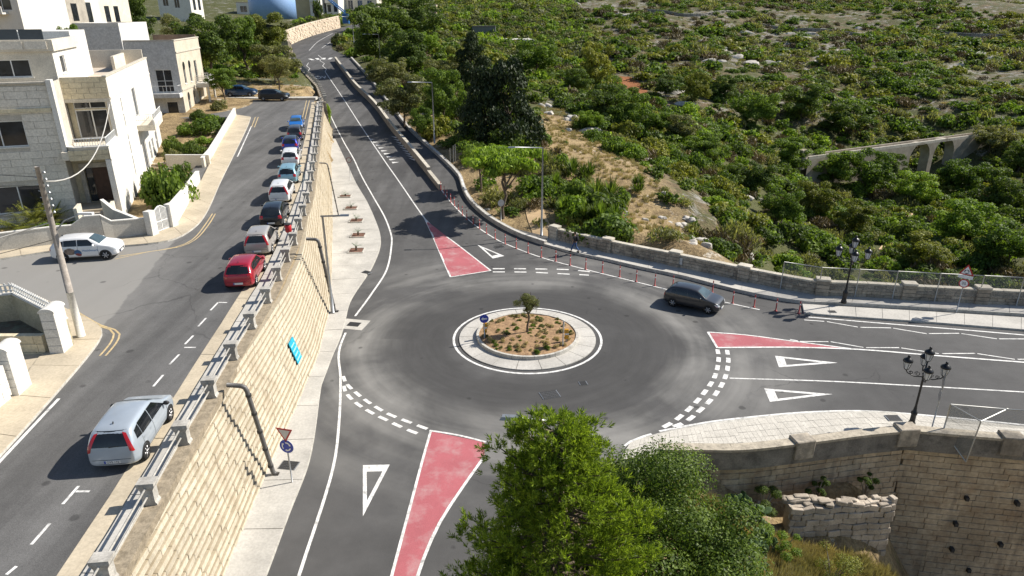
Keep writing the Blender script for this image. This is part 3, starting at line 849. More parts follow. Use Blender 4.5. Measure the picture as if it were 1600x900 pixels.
# ------------------------------------------------------------------ roundabout island
isl = empty('roundabout_island', RC, 0, 'round kerbed traffic island with dry soil planting in the roundabout', 'traffic island')
n = 18
for k in range(n):               # apron bays
    m = MB(); a0 = 2 * math.pi * k / n + .004; a1 = 2 * math.pi * (k + 1) / n - .004
    A = [Vector((4.28 * math.cos(a0 + (a1 - a0) * t / 4), 4.28 * math.sin(a0 + (a1 - a0) * t / 4), 0)) for t in range(5)]
    B = [Vector((3.1 * math.cos(a0 + (a1 - a0) * t / 4), 3.1 * math.sin(a0 + (a1 - a0) * t / 4), 0)) for t in range(5)]
    for p in B: p.z = .05
    m.slab(B, A, .06); build(m, 'apron_bay', M_PAVE, isl)
n = 30
for k in range(n):
    m = MB(); a0 = 2 * math.pi * k / n + .003; a1 = 2 * math.pi * (k + 1) / n - .003
    A = [Vector((3.2 * math.cos(a0 + (a1 - a0) * t / 2), 3.2 * math.sin(a0 + (a1 - a0) * t / 2), .05)) for t in range(3)]
    B = [Vector((3.04 * math.cos(a0 + (a1 - a0) * t / 2), 3.04 * math.sin(a0 + (a1 - a0) * t / 2), .05)) for t in range(3)]
    m.slab(B, A, .27); build(m, 'kerb_stone', M_KERB, isl)
M_SOIL = worn('dry_mulch', (.34, .22, .12), .35, 3.5, .95, dirt=(.12, .06, .04), dirt_amt=.7, bump_s=.8, fine=22)
m = MB(); nr, na = 8, 40
for i in range(nr + 1):
    r = 3.05 * i / nr
    for k in range(na):
        a = 2 * math.pi * k / na
        m.v.append((r * math.cos(a), r * math.sin(a), .26 + .16 * (1 - (r / 3.05) ** 2) + random.uniform(-.025, .025)))
for i in range(nr):
    for k in range(na):
        m.f.append((i * na + k, (i + 1) * na + k, (i + 1) * na + (k + 1) % na, i * na + (k + 1) % na))
build(m, 'soil', M_SOIL, isl, smooth=True)
# ------------------------------------------------------------------ block walls
def course_wall(parent, path, z0, z1, courses, blen, batter, thick, mat, limit=300, name='stone_block', gap=.016, jitter=.012, core_mat=None, key=None, bev=.03, core_name='wall_core', drop=None, steps=None):
    """blocks laid in courses on a plan path; outward side is to the RIGHT of travel. z0/z1: functions of the path point"""
    c = catmull(path, .5) if len(path) > 2 else [Vector(p) for p in path]
    s = [0.0]
    for a, b in zip(c, c[1:]): s.append(s[-1] + (b - a).length)
    tot = s[-1]
    def at(t):
        t = min(max(t, 0), tot)
        i = int(np.searchsorted(s, t)) - 1; i = min(max(i, 0), len(c) - 2)
        p = c[i].lerp(c[i + 1], (t - s[i]) / max(1e-6, s[i + 1] - s[i])); d = (c[i + 1] - c[i]).normalized()
        return p, Vector((d.x, d.y, 0)).normalized()
    # core
    n = max(2, int(tot / 1.5) + 1); cm = MB(); V = []
    for k in range(n):
        p, d = at(tot * k / (n - 1)); nrm = Vector((d.y, -d.x, 0))
        for f, bk in ((0, 0), (1, batter)):
            z = z0(p) + (z1(p) - z0(p)) * f - (.02 if f else .4)
            q = p - nrm * (bk + .14); r = p - nrm * (batter + thick)
            V += [Vector((q.x, q.y, z)), Vector((r.x, r.y, z))]
    cm.v = [tuple(v) for v in V]
    for k in range(n - 1):
        a = k * 4; b = a + 4
        cm.f += [(a, b, b + 2, a + 2), (a + 2, b + 2, b + 3, a + 3), (a + 1, a + 3, b + 3, b + 1)]
    cm.f += [(0, 2, 3, 1), ((n - 1) * 4, (n - 1) * 4 + 1, (n - 1) * 4 + 3, (n - 1) * 4 + 2)]
    build(cm, core_name, core_mat or mat, parent)
    inst = []
    cum = [0.0]
    for k in range(courses): cum.append(cum[-1] + (steps[k % len(steps)] if steps else 1))
    cum = [v / cum[-1] for v in cum]
    for k in range(courses):
        t = -random.uniform(.1, .9) * blen
        while t < tot:
            L = blen * random.uniform(.75, 1.25)
            a, b = max(t, 0), min(t + L, tot)
            t += L
            if b - a < .12: continue
            p0, d0 = at(a); p1, d1 = at(b)
            f0, f1 = k / courses, (k + 1) / courses
            pm = (p0 + p1) / 2
            if drop and drop(pm, k): continue
            za = z0(p0) + (z1(p0) - z0(p0)) * (f0 + f1) / 2; zb = z0(p1) + (z1(p1) - z0(p1)) * (f0 + f1) / 2
            hh = (z1(pm) - z0(pm)) / courses
            A = Vector((p0.x, p0.y, za)); B = Vector((p1.x, p1.y, zb))
            X = (B - A); ln = X.length; X.normalize()
            nrm = Vector((X.y, -X.x, 0)).normalized(); Zv = nrm.cross(X).normalized()
            if Zv.z < 0: Zv = -Zv
            ctr = (A + B) / 2 - nrm * (batter * (cum[k] + cum[k + 1]) / 2 + .13 - random.uniform(0, jitter))
            M = Matrix(((X.x, -nrm.x, Zv.x, ctr.x), (X.y, -nrm.y, Zv.y, ctr.y), (X.z, -nrm.z, Zv.z, ctr.z), (0, 0, 0, 1)))
            inst.append((M, (ln - gap, .28, hh - gap)))
    inst.sort(key=lambda m: key(m[0].translation) if key else m[0].translation.length)
    for M, dm in inst[:limit]: block(name, mat, parent, None, dm, bev=bev, M=M)
    if len(inst) > limit:
        um = unit_block(bev); base = np.array([v.co[:] for v in um.vertices]); fc = [tuple(p.vertices) for p in um.polygons]
        rm = MB()
        for M, dm in inst[limit:]:
            R = np.array(M)[:3, :3]; pts = (base * np.array(dm)) @ R.T + np.array(M.translation)
            rm.add(pts.tolist(), fc)
        tag(build(rm, 'further_blocks', mat, parent), kind='stuff')

def ledge_dirt(m, col, amt):      # dirt that has settled on up-facing ledges
    nt = m.node_tree; b = nt.nodes['Principled BSDF']; src = b.inputs['Base Color'].links[0].from_socket
    g = nt.nodes.new('ShaderNodeNewGeometry'); sx = nt.nodes.new('ShaderNodeSeparateXYZ'); nt.links.new(g.outputs['True Normal'], sx.inputs[0])
    f = ramp(nt, sx.outputs[2], [(.45, (0, 0, 0)), (.75, (1, 1, 1))])
    nt.links.new(mix(nt, math_n(nt, 'MULTIPLY', f, amt), src, col), b.inputs['Base Color'])
ledge_dirt(M_LIME, (.24, .185, .11), .55)
def camdist(v): return (Vector(v) - Vector((0, 0, CAMH))).length
random.seed(11)
# long yellow retaining wall under the upper street
rw = empty('retaining_wall', (0, 0, 0), 0, 'long stepped yellow limestone retaining wall below the upper street', 'wall')
pth = [Vector((lerp(ROAD_L, y) - .1, y, 0)) for y in np.arange(9, 103, 3.0)]
# travel towards +y: outward (to the right) faces the lower road
course_wall(rw, pth, lambda p: zm(p.y) + .02, lambda p: zu(p.y) + .04, 17, 1.0, 1.35, .5, M_LIME, key=camdist, jitter=.03, gap=.02, bev=.05, steps=[.5, 1.3, .4, .9, 1.6, .5, 1.1],
            core_mat=worn('limestone_joint', (.36, .28, .17), .2, 2))
# second stretch past the end of the upper street
rw2 = empty('roadside_bank_wall', (0, 0, 0), 0, 'low stone bank wall beside the climbing road past the street end', 'wall')
pth = [Vector((lerp(ROAD_L, y) - .25, y, 0)) for y in np.arange(103, 172, 4.0)]
course_wall(rw2, pth, lambda p: zm(p.y) + .0, lambda p: zm(p.y) + max(.5, (zu(p.y) - zm(p.y)) * (1 - (p.y - 103) / 70) - .3), 6, 1.2, .2, .5, M_LIME_GREY, limit=60, key=camdist)

# railing: concrete posts with two steel pipes per bay
rail = empty('street_railing', (0, 0, 0), 0, 'concrete post and pipe railing along the top of the retaining wall', 'railing')
pm = MB()
prof = [(.24, 0), (.24, .06), (.19, .14), (.19, .58), (.27, .74), (.27, .86)]
V = []; 
for (hw, z) in prof:
    dp = .17 if z < .6 else .2
    V += [(-hw, -dp, z), (hw, -dp, z), (hw, dp, z), (-hw, dp, z)]
F = [(0, 3, 2, 1), tuple(range(20, 24))]
for i in range(5):
    for k in range(4): F.append((i * 4 + k, i * 4 + (k + 1) % 4, i * 4 + 4 + (k + 1) % 4, i * 4 + 4 + k))
pm.add(V, F)
post_me = pm.mesh('post'); post_me.materials.append(M_CONC)
pos = []; y = 8.0
PYS = []
while y < 101.5:
    PYS.append(y); y += 3.27
def rail_pt(y): return Vector((xw(y) - .34, y, zu(y) + .06))
for i, y in enumerate(PYS):
    p = rail_pt(y); q = rail_pt(y + .5)
    a = math.atan2(q.y - p.y, q.x - p.x) - math.pi / 2
    o = bpy.data.objects.new('post', post_me); COL.objects.link(o); o.parent = rail
    o.location = p + Vector((0, 0, random.uniform(-.02, .01))); o.rotation_euler = (0, 0, a)
    if i + 1 < len(PYS):
        r = rail_pt(PYS[i + 1])
        for h in (.34, .66):
            m = MB(); m.tube([p + Vector((0, .12, h)), r + Vector((0, -.12, h))], .036, 8)
            build(m, 'rail_pipe', M_CONC, rail, smooth=True)
rail2 = empty('road_edge_railing', (0, 0, 0), 0, 'small white post railing along the climbing road past the street end', 'railing')
y = 103.5; ys2 = []
while y < 168: ys2.append(y); y += 2.6
for i, y in enumerate(ys2):
    z = zm(y) + max(.5, (zu(y) - zm(y)) * (1 - (y - 103) / 70) - .3)
    p = Vector((lerp(ROAD_L, y) - .5, y, z))
    o = bpy.data.objects.new('post', post_me); COL.objects.link(o); o.parent = rail2; o.location = p; o.rotation_euler = (0, 0, .35)

# concrete barrier between the climbing road and the footway
BPX = [(524.5, 96), (540, 117), (556, 138), (586, 168), (612, 203), (640, 237), (665, 268), (688, 297)]
bc = catmull([PM(*p) for p in BPX], 2.0)
bar = empty('concrete_barrier', (0, 0, 0), 0, 'long grey concrete barrier wall between the climbing road and the footway', 'barrier')
n = len(bc)
for i in range(0, n - 1, 2):
    seg = bc[i:i + 3]
    if len(seg) < 2: continue
    l = offset2d(seg, .16); r = offset2d(seg, -.16)
    for p in l + r: p.z = zm(p.y)
    e0 = min(1, (n - 1 - i) / 3)
    m = MB(); m.slab(l, r, .95 if i < n - 4 else .6); build(m, 'barrier_panel', worn('barrier_concrete', (.30, .265, .225), .2, 1.0, dirt=(.14, .12, .10), dirt_amt=.5), bar)
    m = MB(); lc = offset2d(seg, .2); rc = offset2d(seg, -.2)
    for p in lc + rc: p.z = zm(p.y) + (.95 if i < n - 4 else .6)
    V = [p + Vector((0, 0, .0)) for p in lc] + [p for p in rc]
    k = len(seg)
    m.add([p + Vector((0, 0, .07)) for p in lc + rc] + lc + rc, [(j, k + j, k + j + 1, j + 1) for j in range(k - 1)] + [(2 * k + j, j, j + 1, 2 * k + j + 1) for j in range(k - 1)] + [(k + j, 3 * k + j, 3 * k + j + 1, k + j + 1) for j in range(k - 1)] + [(0, 2 * k, 3 * k, k), (k - 1, 2 * k - 1, 4 * k - 1, 3 * k - 1)])
    build(m, 'coping', M_LIME_PALE, bar)

# ------------------------------------------------------------------ far parapet of the bridge road
par = empty('roadside_parapet', (0, 0, 0), 0, 'long weathered stone parapet with piers along the raised footway', 'wall')
pp = [Vector((p.x, p.y, 0)) for p in PB]
# outward must face the road: travel from right to left puts the road on the left, so go left to right
course_wall(par, pp, lambda p: .22, lambda p: 1.18, 4, .62, .0, .34, M_LIME_GREY, limit=290, key=lambda v: abs(v.x - 9), jitter=.02, bev=.05)
c = catmull(pp, .5)
cs = [0]
for a, b in zip(c, c[1:]): cs.append(cs[-1] + (b - a).length)
def par_at(t):
    i = min(max(int(np.searchsorted(cs, t)) - 1, 0), len(c) - 2)
    return c[i].lerp(c[i + 1], (t - cs[i]) / max(1e-6, cs[i + 1] - cs[i])), (c[i + 1] - c[i]).normalized()
t = 0.0
while t < cs[-1] - .2:
    L = min(1.25, cs[-1] - t); p, d = par_at(t + L / 2); nrm = Vector((d.y, -d.x, 0))
    block('coping_stone', M_LIME_PALE, par, p - nrm * .17 + Vector((0, 0, 1.24)), (L - .02, .46, .13), math.atan2(d.y, d.x), bev=.06)
    t += L
for px in (867, 948, 1052, 1158, 1280, 1418, 1530):
    best = min(range(0, int(cs[-1] * 4)), key=lambda k: abs(proj(*par_at(k / 4)[0].xy, .25)[0] - px))
    p, d = par_at(best / 4); nrm = Vector((d.y, -d.x, 0)); a = math.atan2(d.y, d.x)
    for k in range(4):
        block('pier_stone', M_LIME_GREY if px > 900 else M_LIME_PALE, par, p - nrm * .13 + Vector((0, 0, .22 + .14 + k * .285)), (.85, .62, .27), a, bev=.05)
    block('pier_cap', M_LIME_PALE, par, p - nrm * .13 + Vector((0, 0, 1.43)), (.95, .72, .16), a, bev=.08)
p, d = par_at(12.4); a = math.atan2(d.y, d.x); nrm = Vector((d.y, -d.x, 0))
b_ = block('inscription_plaque', worn('pale_marble', (.6, .6, .58), .08, 3), par, p + nrm * .02 + Vector((0, 0, .78)), (1.0, .05, .55), a)

# mesh fence panels
M_POST = plain('fence_post_steel', (.42, .42, .40), .5, .4)
def mesh_material():
    m, nt, b = new_mat('wire_mesh')
    b.inputs['Base Color'].default_value = (.22, .23, .22, 1); b.inputs['Roughness'].default_value = .6
    tr = nt.nodes.new('ShaderNodeBsdfTransparent'); mx = nt.nodes.new('ShaderNodeMixShader')
    g = nt.nodes.new('ShaderNodeNewGeometry')
    n1 = noise(nt, 40, 1, .5, g.outputs['Position'])
    f = ramp(nt, n1, [(.3, (.22,) * 3), (.7, (.42,) * 3)])
    out = nt.nodes['Material Output']
    nt.links.new(f, mx.inputs[0]); nt.links.new(tr.outputs[0], mx.inputs[1]); nt.links.new(b.outputs[0], mx.inputs[2]); nt.links.new(mx.outputs[0], out.inputs[0])
    return m
M_MESH = mesh_material()
def fence(label, pts, zb, h, back=0.0, brace=False):
    e = empty('mesh_fence', pts[0], 0, label, 'fence')
    o0 = Vector(pts[0])
    for i, p in enumerate(pts):
        p = Vector(p) - o0
        m = MB(); m.tube([p + Vector((0, 0, zb)), p + Vector((0, 0, zb + h))], .035, 6); build(m, 'fence_post', M_POST, e, smooth=True)
        if i + 1 < len(pts):
            q = Vector(pts[i + 1]) - o0
            m = MB(); m.tube([p + Vector((0, 0, zb + h)), q + Vector((0, 0, zb + h))], .03, 6); build(m, 'top_rail', M_POST, e, smooth=True)
            m = MB(); m.quad(p + Vector((0, 0, zb + .5)), q + Vector((0, 0, zb + .5)), q + Vector((0, 0, zb + h - .02)), p + Vector((0, 0, zb + h - .02))); build(m, 'wire_mesh', M_MESH, e)
    return e
fp = []
for px in (1222, 1276, 1335, 1393, 1458, 1524, 1585, 1650):
    best = min(range(0, int(cs[-1] * 4)), key=lambda k: abs(proj(*par_at(k / 4)[0].xy, .25)[0] - px))
    p, d = par_at(min(best / 4, cs[-1])); nrm = Vector((d.y, -d.x, 0))
    fp.append(p + nrm * .1)
fp = [p for i, p in enumerate(fp) if i == 0 or (p - fp[i - 1]).length > .5]
last = fp[-1] + (fp[-1] - fp[-2]); fp.append(last)
fence('tall wire mesh fence standing along the far stone parapet', fp, .25, 2.1)

# ------------------------------------------------------------------ near bridge wall (lower right)
br = empty('bridge_retaining_wall', (0, 0, 0), 0, 'tall shaded stone wall carrying the bridge road above the gully', 'wall')
W1 = [Vector(p) for p in [(6.6, 25.5, 0), (8.4, 25.5, 0), (10.3, 25.5, 0), (13.2, 26.0, 0), (16.4, 26.65, 0), (18.6, 27.0, 0)]]
W2 = [Vector(p) for p in [(18.6, 27.0, 0), (23.3, 26.2, 0), (36, 24.2, 0)]]
M_BR = worn('gully_wall_stone', (.44, .355, .245), .3, .6, .9, dirt=(.24, .15, .08), dirt_amt=.6, per_object=.10, fine=6, streak=((.10, .085, .07), .6))
course_wall(br, W1, lambda p: -4.5, lambda p: .1, 15, .68, .25, .5, M_BR, limit=110, key=lambda v: -v.z, jitter=.03, bev=.04, core_mat=worn('gully_joint', (.25, .20, .14), .2, 2))
course_wall(br, W2, lambda p: -10.5, lambda p: .1, 33, .72, .35, .5, M_BR, limit=190, key=lambda v: -v.z + .25 * abs(v.x - 21), jitter=.03, bev=.04, core_mat=MATS['gully_joint'], core_name='main_core')
M_REND = worn('stained_cement_render', (.20, .185, .16), .35, .8, dirt=(.05, .048, .045), dirt_amt=.7, bump_s=.3)
for W in (W1, W2):
    c = catmull(W, .6)
    inn = offset2d(c, .38)
    for i in range(0, len(c) - 1, 3):
        a = c[i:i + 4]; b = inn[i:i + 4]
        if len(a) < 2: continue
        m = MB(); m.slab([Vector((p.x, p.y, .12)) for p in b], [Vector((p.x, p.y, .12)) - Vector((0, .02, 0)) for p in a], .72); build(m, 'parapet_render', M_REND, br)
        m = MB(); bo = offset2d(a, .44); ao = offset2d(a, -.07)
        bo = [Vector((p.x, p.y, 1.09)) for p in bo]; ao = [Vector((p.x, p.y, 1.09)) for p in ao]
        m.slab(bo, ao, -.12); 
        V = bo + ao; k = len(a)
        m = MB(); m.add([p - Vector((0, 0, .25)) for p in V] + [p - Vector((0, 0, .12)) for p in V],
              [(2 * k + j, 3 * k + j, 3 * k + j + 1, 2 * k + j + 1) for j in range(k - 1)] + [(k + j, k + j + 1, 3 * k + j + 1, 3 * k + j) for j in range(k - 1)] + [(j + 1, j, 2 * k + j, 2 * k + j + 1) for j in range(k - 1)] + [(0, k, 3 * k, 2 * k), (2 * k - 1, k - 1, 3 * k - 1, 4 * k - 1)])
        build(m, 'coping', worn('lichen_coping', (.42, .37, .29), .25, 2.5, dirt=(.17, .15, .12), dirt_amt=.6), br)
for (x, y, a) in ((13.2, 26.2, .2), (18.45, 27.15, .05), (22.9, 26.45, -.16), (28, 25.65, -.16)):
    block('pier_cap', M_LIME_GREY, br, (x, y, .62), (.95, .7, .95), a, bev=.04)
for (px, py) in ((1510, 778), (1589, 786), (1493, 818), (1487, 858), (1513, 890), (1563, 850)):   # weep holes
    d = ray(px, py)
    for k in range(300):
        t = 20 + k * .1; q = Vector((t * d[0], t * d[1], CAMH + t * d[2]))
        yy = lerp([(18.6, 27.0), (23.3, 26.2), (36, 24.2)], q.x) + .3 * (1 - (q.z + 10.5) / 10.6) * -1 + .18
        if q.y > yy: break
    block('weep_hole', M_DARK, br, q, (.16, .3, .2), -.16)
fence('wire mesh fence on the near bridge wall beside the ornate lamp', [(20.2, 27.15, 0), (24.2, 26.45, 0), (28.2, 25.8, 0)], .8, 1.45)
ft = empty('fence_end_panel', (20.2, 27.15, .8), 0, 'outward leaning triangular mesh panel closing the end of the near fence', 'fence')
A, B, C_, D_ = Vector((0, 0, 0)), Vector((0, 0, 1.45)), Vector((.75, -1.1, 1.25)), Vector((.7, -1.0, -1.0))
m = MB(); m.quad(A, D_, C_, B); build(m, 'wire_mesh', M_MESH, ft)
for a, b in ((A, B), (B, C_), (C_, D_), (D_, A), (C_, Vector((2.4, -.35, 1.44)))):
    m = MB(); m.tube([a, b], .03, 6); build(m, 'frame_bar', M_POST, ft)
# ruined low wall in front
ru = empty('ruined_stone_wall', (0, 0, 0), 0, 'short broken stone wall below the bridge wall, rubble on top', 'wall')
course_wall(ru, [Vector((12.4, 24.3, 0)), Vector((17.2, 24.6, 0))], lambda p: -5.2, lambda p: -1.45 - .06 * math.sin(p.x * 5), 12, .55, .1, .55, worn('ruin_stone', (.42, .36, .29), .25, 1, .9, dirt=(.2, .17, .13), dirt_amt=.5, per_object=.2), limit=160, key=lambda v: -v.z, jitter=.06, bev=.06)
for k in range(26):
    block('loose_stone', MATS['ruin_stone'], ru, (12.5 + k * .185, 24.85 + random.uniform(-.25, .25), -1.42 + random.uniform(-.05, .15)), (random.uniform(.25, .7), random.uniform(.2, .4), random.uniform(.12, .28)), random.uniform(-.4, .4), bev=.12)

# ------------------------------------------------------------------ aqueduct footbridge in the valley
aq = empty('stone_footbridge', (0, 0, 0), 0, 'narrow stone footbridge with round arches crossing the wooded valley', 'bridge')
A0 = P(1256, 248, -6.0); A1 = P(1535, 211, -6.0)
ax = (A1 - A0); LEN = ax.length; ax.normalize(); an = Vector((ax.y, -ax.x, 0))
arches = []
for (px0, px1, top) in ((1413, 1444, 0), (1450, 1482, 0)):
    s0 = min(np.arange(0, LEN, .1), key=lambda s: abs(proj(*(A0 + ax * s).xy, -9)[0] - px0)); s1 = min(np.arange(0, LEN, .1), key=lambda s: abs(proj(*(A0 + ax * s).xy, -9)[0] - px1))
    arches.append((s0, s1))
M_AQ = worn('footbridge_stone', (.36, .315, .25), .2, .6, dirt=(.2, .17, .13), dirt_amt=.5)
ss = sorted(set(list(np.arange(0, LEN, .8)) + [LEN] + [a for ar in arches for a in ar] + [ar[0] + (ar[1] - ar[0]) * (1 - math.cos(math.pi * k / 14)) / 2 for ar in arches for k in range(15)]))
def bot(s):
    for a, b in arches:
        if a + 1e-6 < s < b - 1e-6:
            r = (b - a) / 2; return -8.9 + math.sqrt(max(0, r * r - (s - (a + b) / 2) ** 2)) * (1.0 if True else 1)
    return -16
m = MB()
for s0, s1 in zip(ss, ss[1:]):
    mid = (s0 + s1) / 2
    inside = bot(mid) > -15
    b0 = bot(s0) if inside and bot(s0) > -15 else (-8.9 if inside else -16); b1 = bot(s1) if inside and bot(s1) > -15 else (-8.9 if inside else -16)
    p0, p1 = A0 + ax * s0, A0 + ax * s1
    for sgn in (1, -1):
        o_ = an * 1.0 * sgn
        q = [Vector((*(p0 + o_).xy, b0)), Vector((*(p1 + o_).xy, b1)), Vector((*(p1 + o_).xy, -6.0)), Vector((*(p0 + o_).xy, -6.0))]
        m.quad(*(q if sgn > 0 else q[::-1]))
    o_ = an
    m.quad(Vector((*(p0 - o_).xy, b0)), Vector((*(p1 - o_).xy, b1)), Vector((*(p1 + o_).xy, b1)), Vector((*(p0 + o_).xy, b0)))
    m.quad(Vector((*(p0 + o_).xy, -6.0)), Vector((*(p1 + o_).xy, -6.0)), Vector((*(p1 - o_).xy, -6.0)), Vector((*(p0 - o_).xy, -6.0)))
for a, b in arches:               # arch reveals (springing sides)
    for s in (a, b):
        p = A0 + ax * s
        m.quad(Vector((*(p - an).xy, -16)), Vector((*(p + an).xy, -16)), Vector((*(p + an).xy, -8.9)), Vector((*(p - an).xy, -8.9)))
build(m, 'arched_wall', M_AQ, aq)
for sgn in (1, -1):
    s = 0.0
    while s < LEN:
        L = min(2.2, LEN - s); p = A0 + ax * (s + L / 2) + an * sgn * .85
        block('parapet_stone', M_LIME_PALE if sgn > 0 else M_AQ, aq, (p.x, p.y, -5.75), (L - .03, .3, .6), math.atan2(ax.y, ax.x), bev=.03); s += 2.2
block('end_pillar', M_AQ, aq, (A0.x - ax.x, A0.y - ax.y, -6), (1.3, 1.8, 3.6), math.atan2(ax.y, ax.x))
# ------------------------------------------------------------------ houses
M_CREAM = worn('cream_painted_wall', (.68, .62, .51), .08, .7, .85, dirt=(.42, .37, .30), dirt_amt=.35, bump_s=.05)
M_WHITEWALL = worn('white_painted_wall', (.68, .66, .61), .06, .8, .85, dirt=(.50, .47, .41), dirt_amt=.35, bump_s=.05)
M_GREYWALL = worn('grey_rough_render', (.60, .59, .57), .1, .9, .9, dirt=(.42, .41, .39), dirt_amt=.5, bump_s=.5, fine=5)
M_HBLOCK = worn('house_facing_block', (.72, .67, .58), .06, .8, .85, dirt=(.50, .45, .37), dirt_amt=.3, per_object=.05, fine=8)
M_HBLOCK_Y = worn('yellow_facing_block', (.64, .56, .39), .1, .8, .85, dirt=(.40, .33, .22), dirt_amt=.4, per_object=.07, fine=8)
M_JOINT = worn('facing_joint', (.52, .48, .41), .15, 2)
M_ROOF = worn('roof_screed', (.52, .45, .37), .15, .5, .9, dirt=(.36, .27, .2), dirt_amt=.5)
M_FRAME = plain('white_window_frame', (.72, .72, .70), .4)
M_DOOR = worn('brown_wood_door', (.10, .055, .04), .2, 4, .5)
M_MARBLE = worn('marble_surround', (.46, .42, .36), .25, 3, .35, dirt=(.22, .19, .16), dirt_amt=.5)
def glass_mat(name, col, rough=.06):
    m, nt, b = new_mat(name)
    n1 = noise(nt, .9, 3, .5)
    c = ramp(nt, n1, [(.35, tuple(x * .6 for x in col)), (.65, tuple(x * 1.5 for x in col))])
    nt.links.new(c, b.inputs['Base Color']); b.inputs['Roughness'].default_value = rough; b.inputs['Specular IOR Level'].default_value = .6
    MATS[name] = m
    return m
M_GLASS = glass_mat('window_glass', (.022, .025, .03))

def panel(mb, O, U, V, w, h, holes, N_, depth=.18):
    """wall face w x h at O along U,V with rectangular holes (u0,u1,v0,v1) and reveals going in along -N_"""
    us = sorted(set([0, w] + [x for q in holes for x in q[:2]])); vs_ = sorted(set([0, h] + [x for q in holes for x in q[2:]]))
    def pt(u, v, d=0): return O + U * u + V * v - N_ * d
    flip = U.cross(V).dot(N_) < 0
    def q(a, b, c, d): mb.quad(*((a, b, c, d) if not flip else (d, c, b, a)))
    for u0, u1 in zip(us, us[1:]):
        for v0, v1 in zip(vs_, vs_[1:]):
            um, vm = (u0 + u1) / 2, (v0 + v1) / 2
            if any(a < um < b and c < vm < d for a, b, c, d in holes): continue
            q(pt(u0, v0), pt(u1, v0), pt(u1, v1), pt(u0, v1))
    for a, b, c, d in holes:
        q(pt(a, c), pt(a, c, depth), pt(b, c, depth), pt(b, c)) if False else q(pt(a, c, depth), pt(b, c, depth), pt(b, c), pt(a, c))
        q(pt(a, d), pt(b, d), pt(b, d, depth), pt(a, d, depth))
        q(pt(a, c), pt(a, d), pt(a, d, depth), pt(a, c, depth))
        q(pt(b, c, depth), pt(b, d, depth), pt(b, d), pt(b, c))

class Face:                      # one facade plane of a house; local frame of the house empty
    def __init__(s, e, O, U, N_): s.e = e; s.O = Vector(O); s.U = Vector(U); s.N = Vector(N_); s.V = Vector((0, 0, 1)); s.holes = []
    def pt(s, u, v, d=0): return s.O + s.U * u + s.V * v + s.N * d
    def bar(s, name, u0, u1, v0, v1, d0, d1, mat, parent=None):
        m = MB()
        P8 = [s.pt(u, v, d) for d in (d0, d1) for v in (v0, v1) for u in (u0, u1)]
        m.add(P8, [(0, 2, 3, 1), (4, 5, 7, 6), (0, 1, 5, 4), (2, 6, 7, 3), (0, 4, 6, 2), (1, 3, 7, 5)])
        if s.U.cross(s.V).dot(s.N) < 0: m.f = [f[::-1] for f in m.f]
        return build(m, name, mat, parent or s.e)
    def window(s, u0, u1, v0, v1, cols=2, rows=1, mat=None, frame=None, sill=True, depth=.15, fw=.07, name='window'):
        s.holes.append((u0, u1, v0, v1))
        fr = frame or M_FRAME
        m = MB()
        def bx(a, b, c, d):
            P8 = [s.pt(u, v, dd) for dd in (-depth, -depth + .07) for v in (c, d) for u in (a, b)]
            f = [(0, 2, 3, 1), (4, 5, 7, 6), (0, 1, 5, 4), (2, 6, 7, 3), (0, 4, 6, 2), (1, 3, 7, 5)]
            if s.U.cross(s.V).dot(s.N) < 0: f = [x[::-1] for x in f]
            m.add(P8, f)
        bx(u0, u0 + fw, v0, v1); bx(u1 - fw, u1, v0, v1); bx(u0 + fw, u1 - fw, v0, v0 + fw); bx(u0 + fw, u1 - fw, v1 - fw, v1)
        for k in range(1, cols):
            u = u0 + (u1 - u0) * k / cols; bx(u - fw * .5, u + fw * .5, v0 + fw, v1 - fw)
        for k in range(1, rows):
            v = v0 + (v1 - v0) * k / rows; bx(u0 + fw, u1 - fw, v - fw * .4, v + fw * .4)
        w = build(m, name, fr, s.e)
        for i in range(cols):
            for j in range(rows):
                a, b = u0 + (u1 - u0) * i / cols + fw * .5, u0 + (u1 - u0) * (i + 1) / cols - fw * .5; c, d = v0 + (v1 - v0) * j / rows + fw * .5, v0 + (v1 - v0) * (j + 1) / rows - fw * .5
                s.bar('pane', a, b, c, d, -depth + .01, -depth + .03, mat or M_GLASS, w)
        if sill: s.bar('sill', u0 - .08, u1 + .08, v0 - .1, v0 - .01, -.05, .06, M_WHITEWALL, w)
        return w
    def finish(s, mb, w, h, depth=.18): panel(mb, s.O, s.U, s.V, w, h, s.holes, s.N, depth)
    def blocks(s, w, h, bl, bh, mat, v0=0.0, u0=0.0, avoid=()):
        v = v0; k = 0
        while v < v0 + h - .05:
            hh = min(bh, v0 + h - v); u = u0 - (bl * .5 if k % 2 else 0)
            while u < u0 + w - .02:
                a, b = max(u, u0), min(u + bl, u0 + w); u += bl
                cuts = [(a, b)]
                for (ha, hb, hc, hd) in list(s.holes) + list(avoid):
                    if hc < v + hh - .03 and hd > v + .03:
                        nc = []
                        for (x, y) in cuts:
                            if hb <= x or ha >= y: nc.append((x, y))
                            else:
                                if ha - x > .08: nc.append((x, ha))
                                if y - hb > .08: nc.append((hb, y))
                        cuts = nc
                for (x, y) in cuts:
                    if y - x < .1: continue
                    vt, vb = v + hh, v
                    for (ha, hb, hc, hd) in list(s.holes) + list(avoid):
                        pass
                    X = s.U; ctr = s.pt((x + y) / 2, (vb + vt) / 2, .012)
                    M = Matrix(((X.x, -s.N.x, 0, ctr.x), (X.y, -s.N.y, 0, ctr.y), (0, 0, 1, ctr.z), (0, 0, 0, 1)))
                    block('facing_block', mat, s.e, None, (y - x - .022, .05, vt - vb - .022), bev=.02, M=M)
            v += hh; k += 1

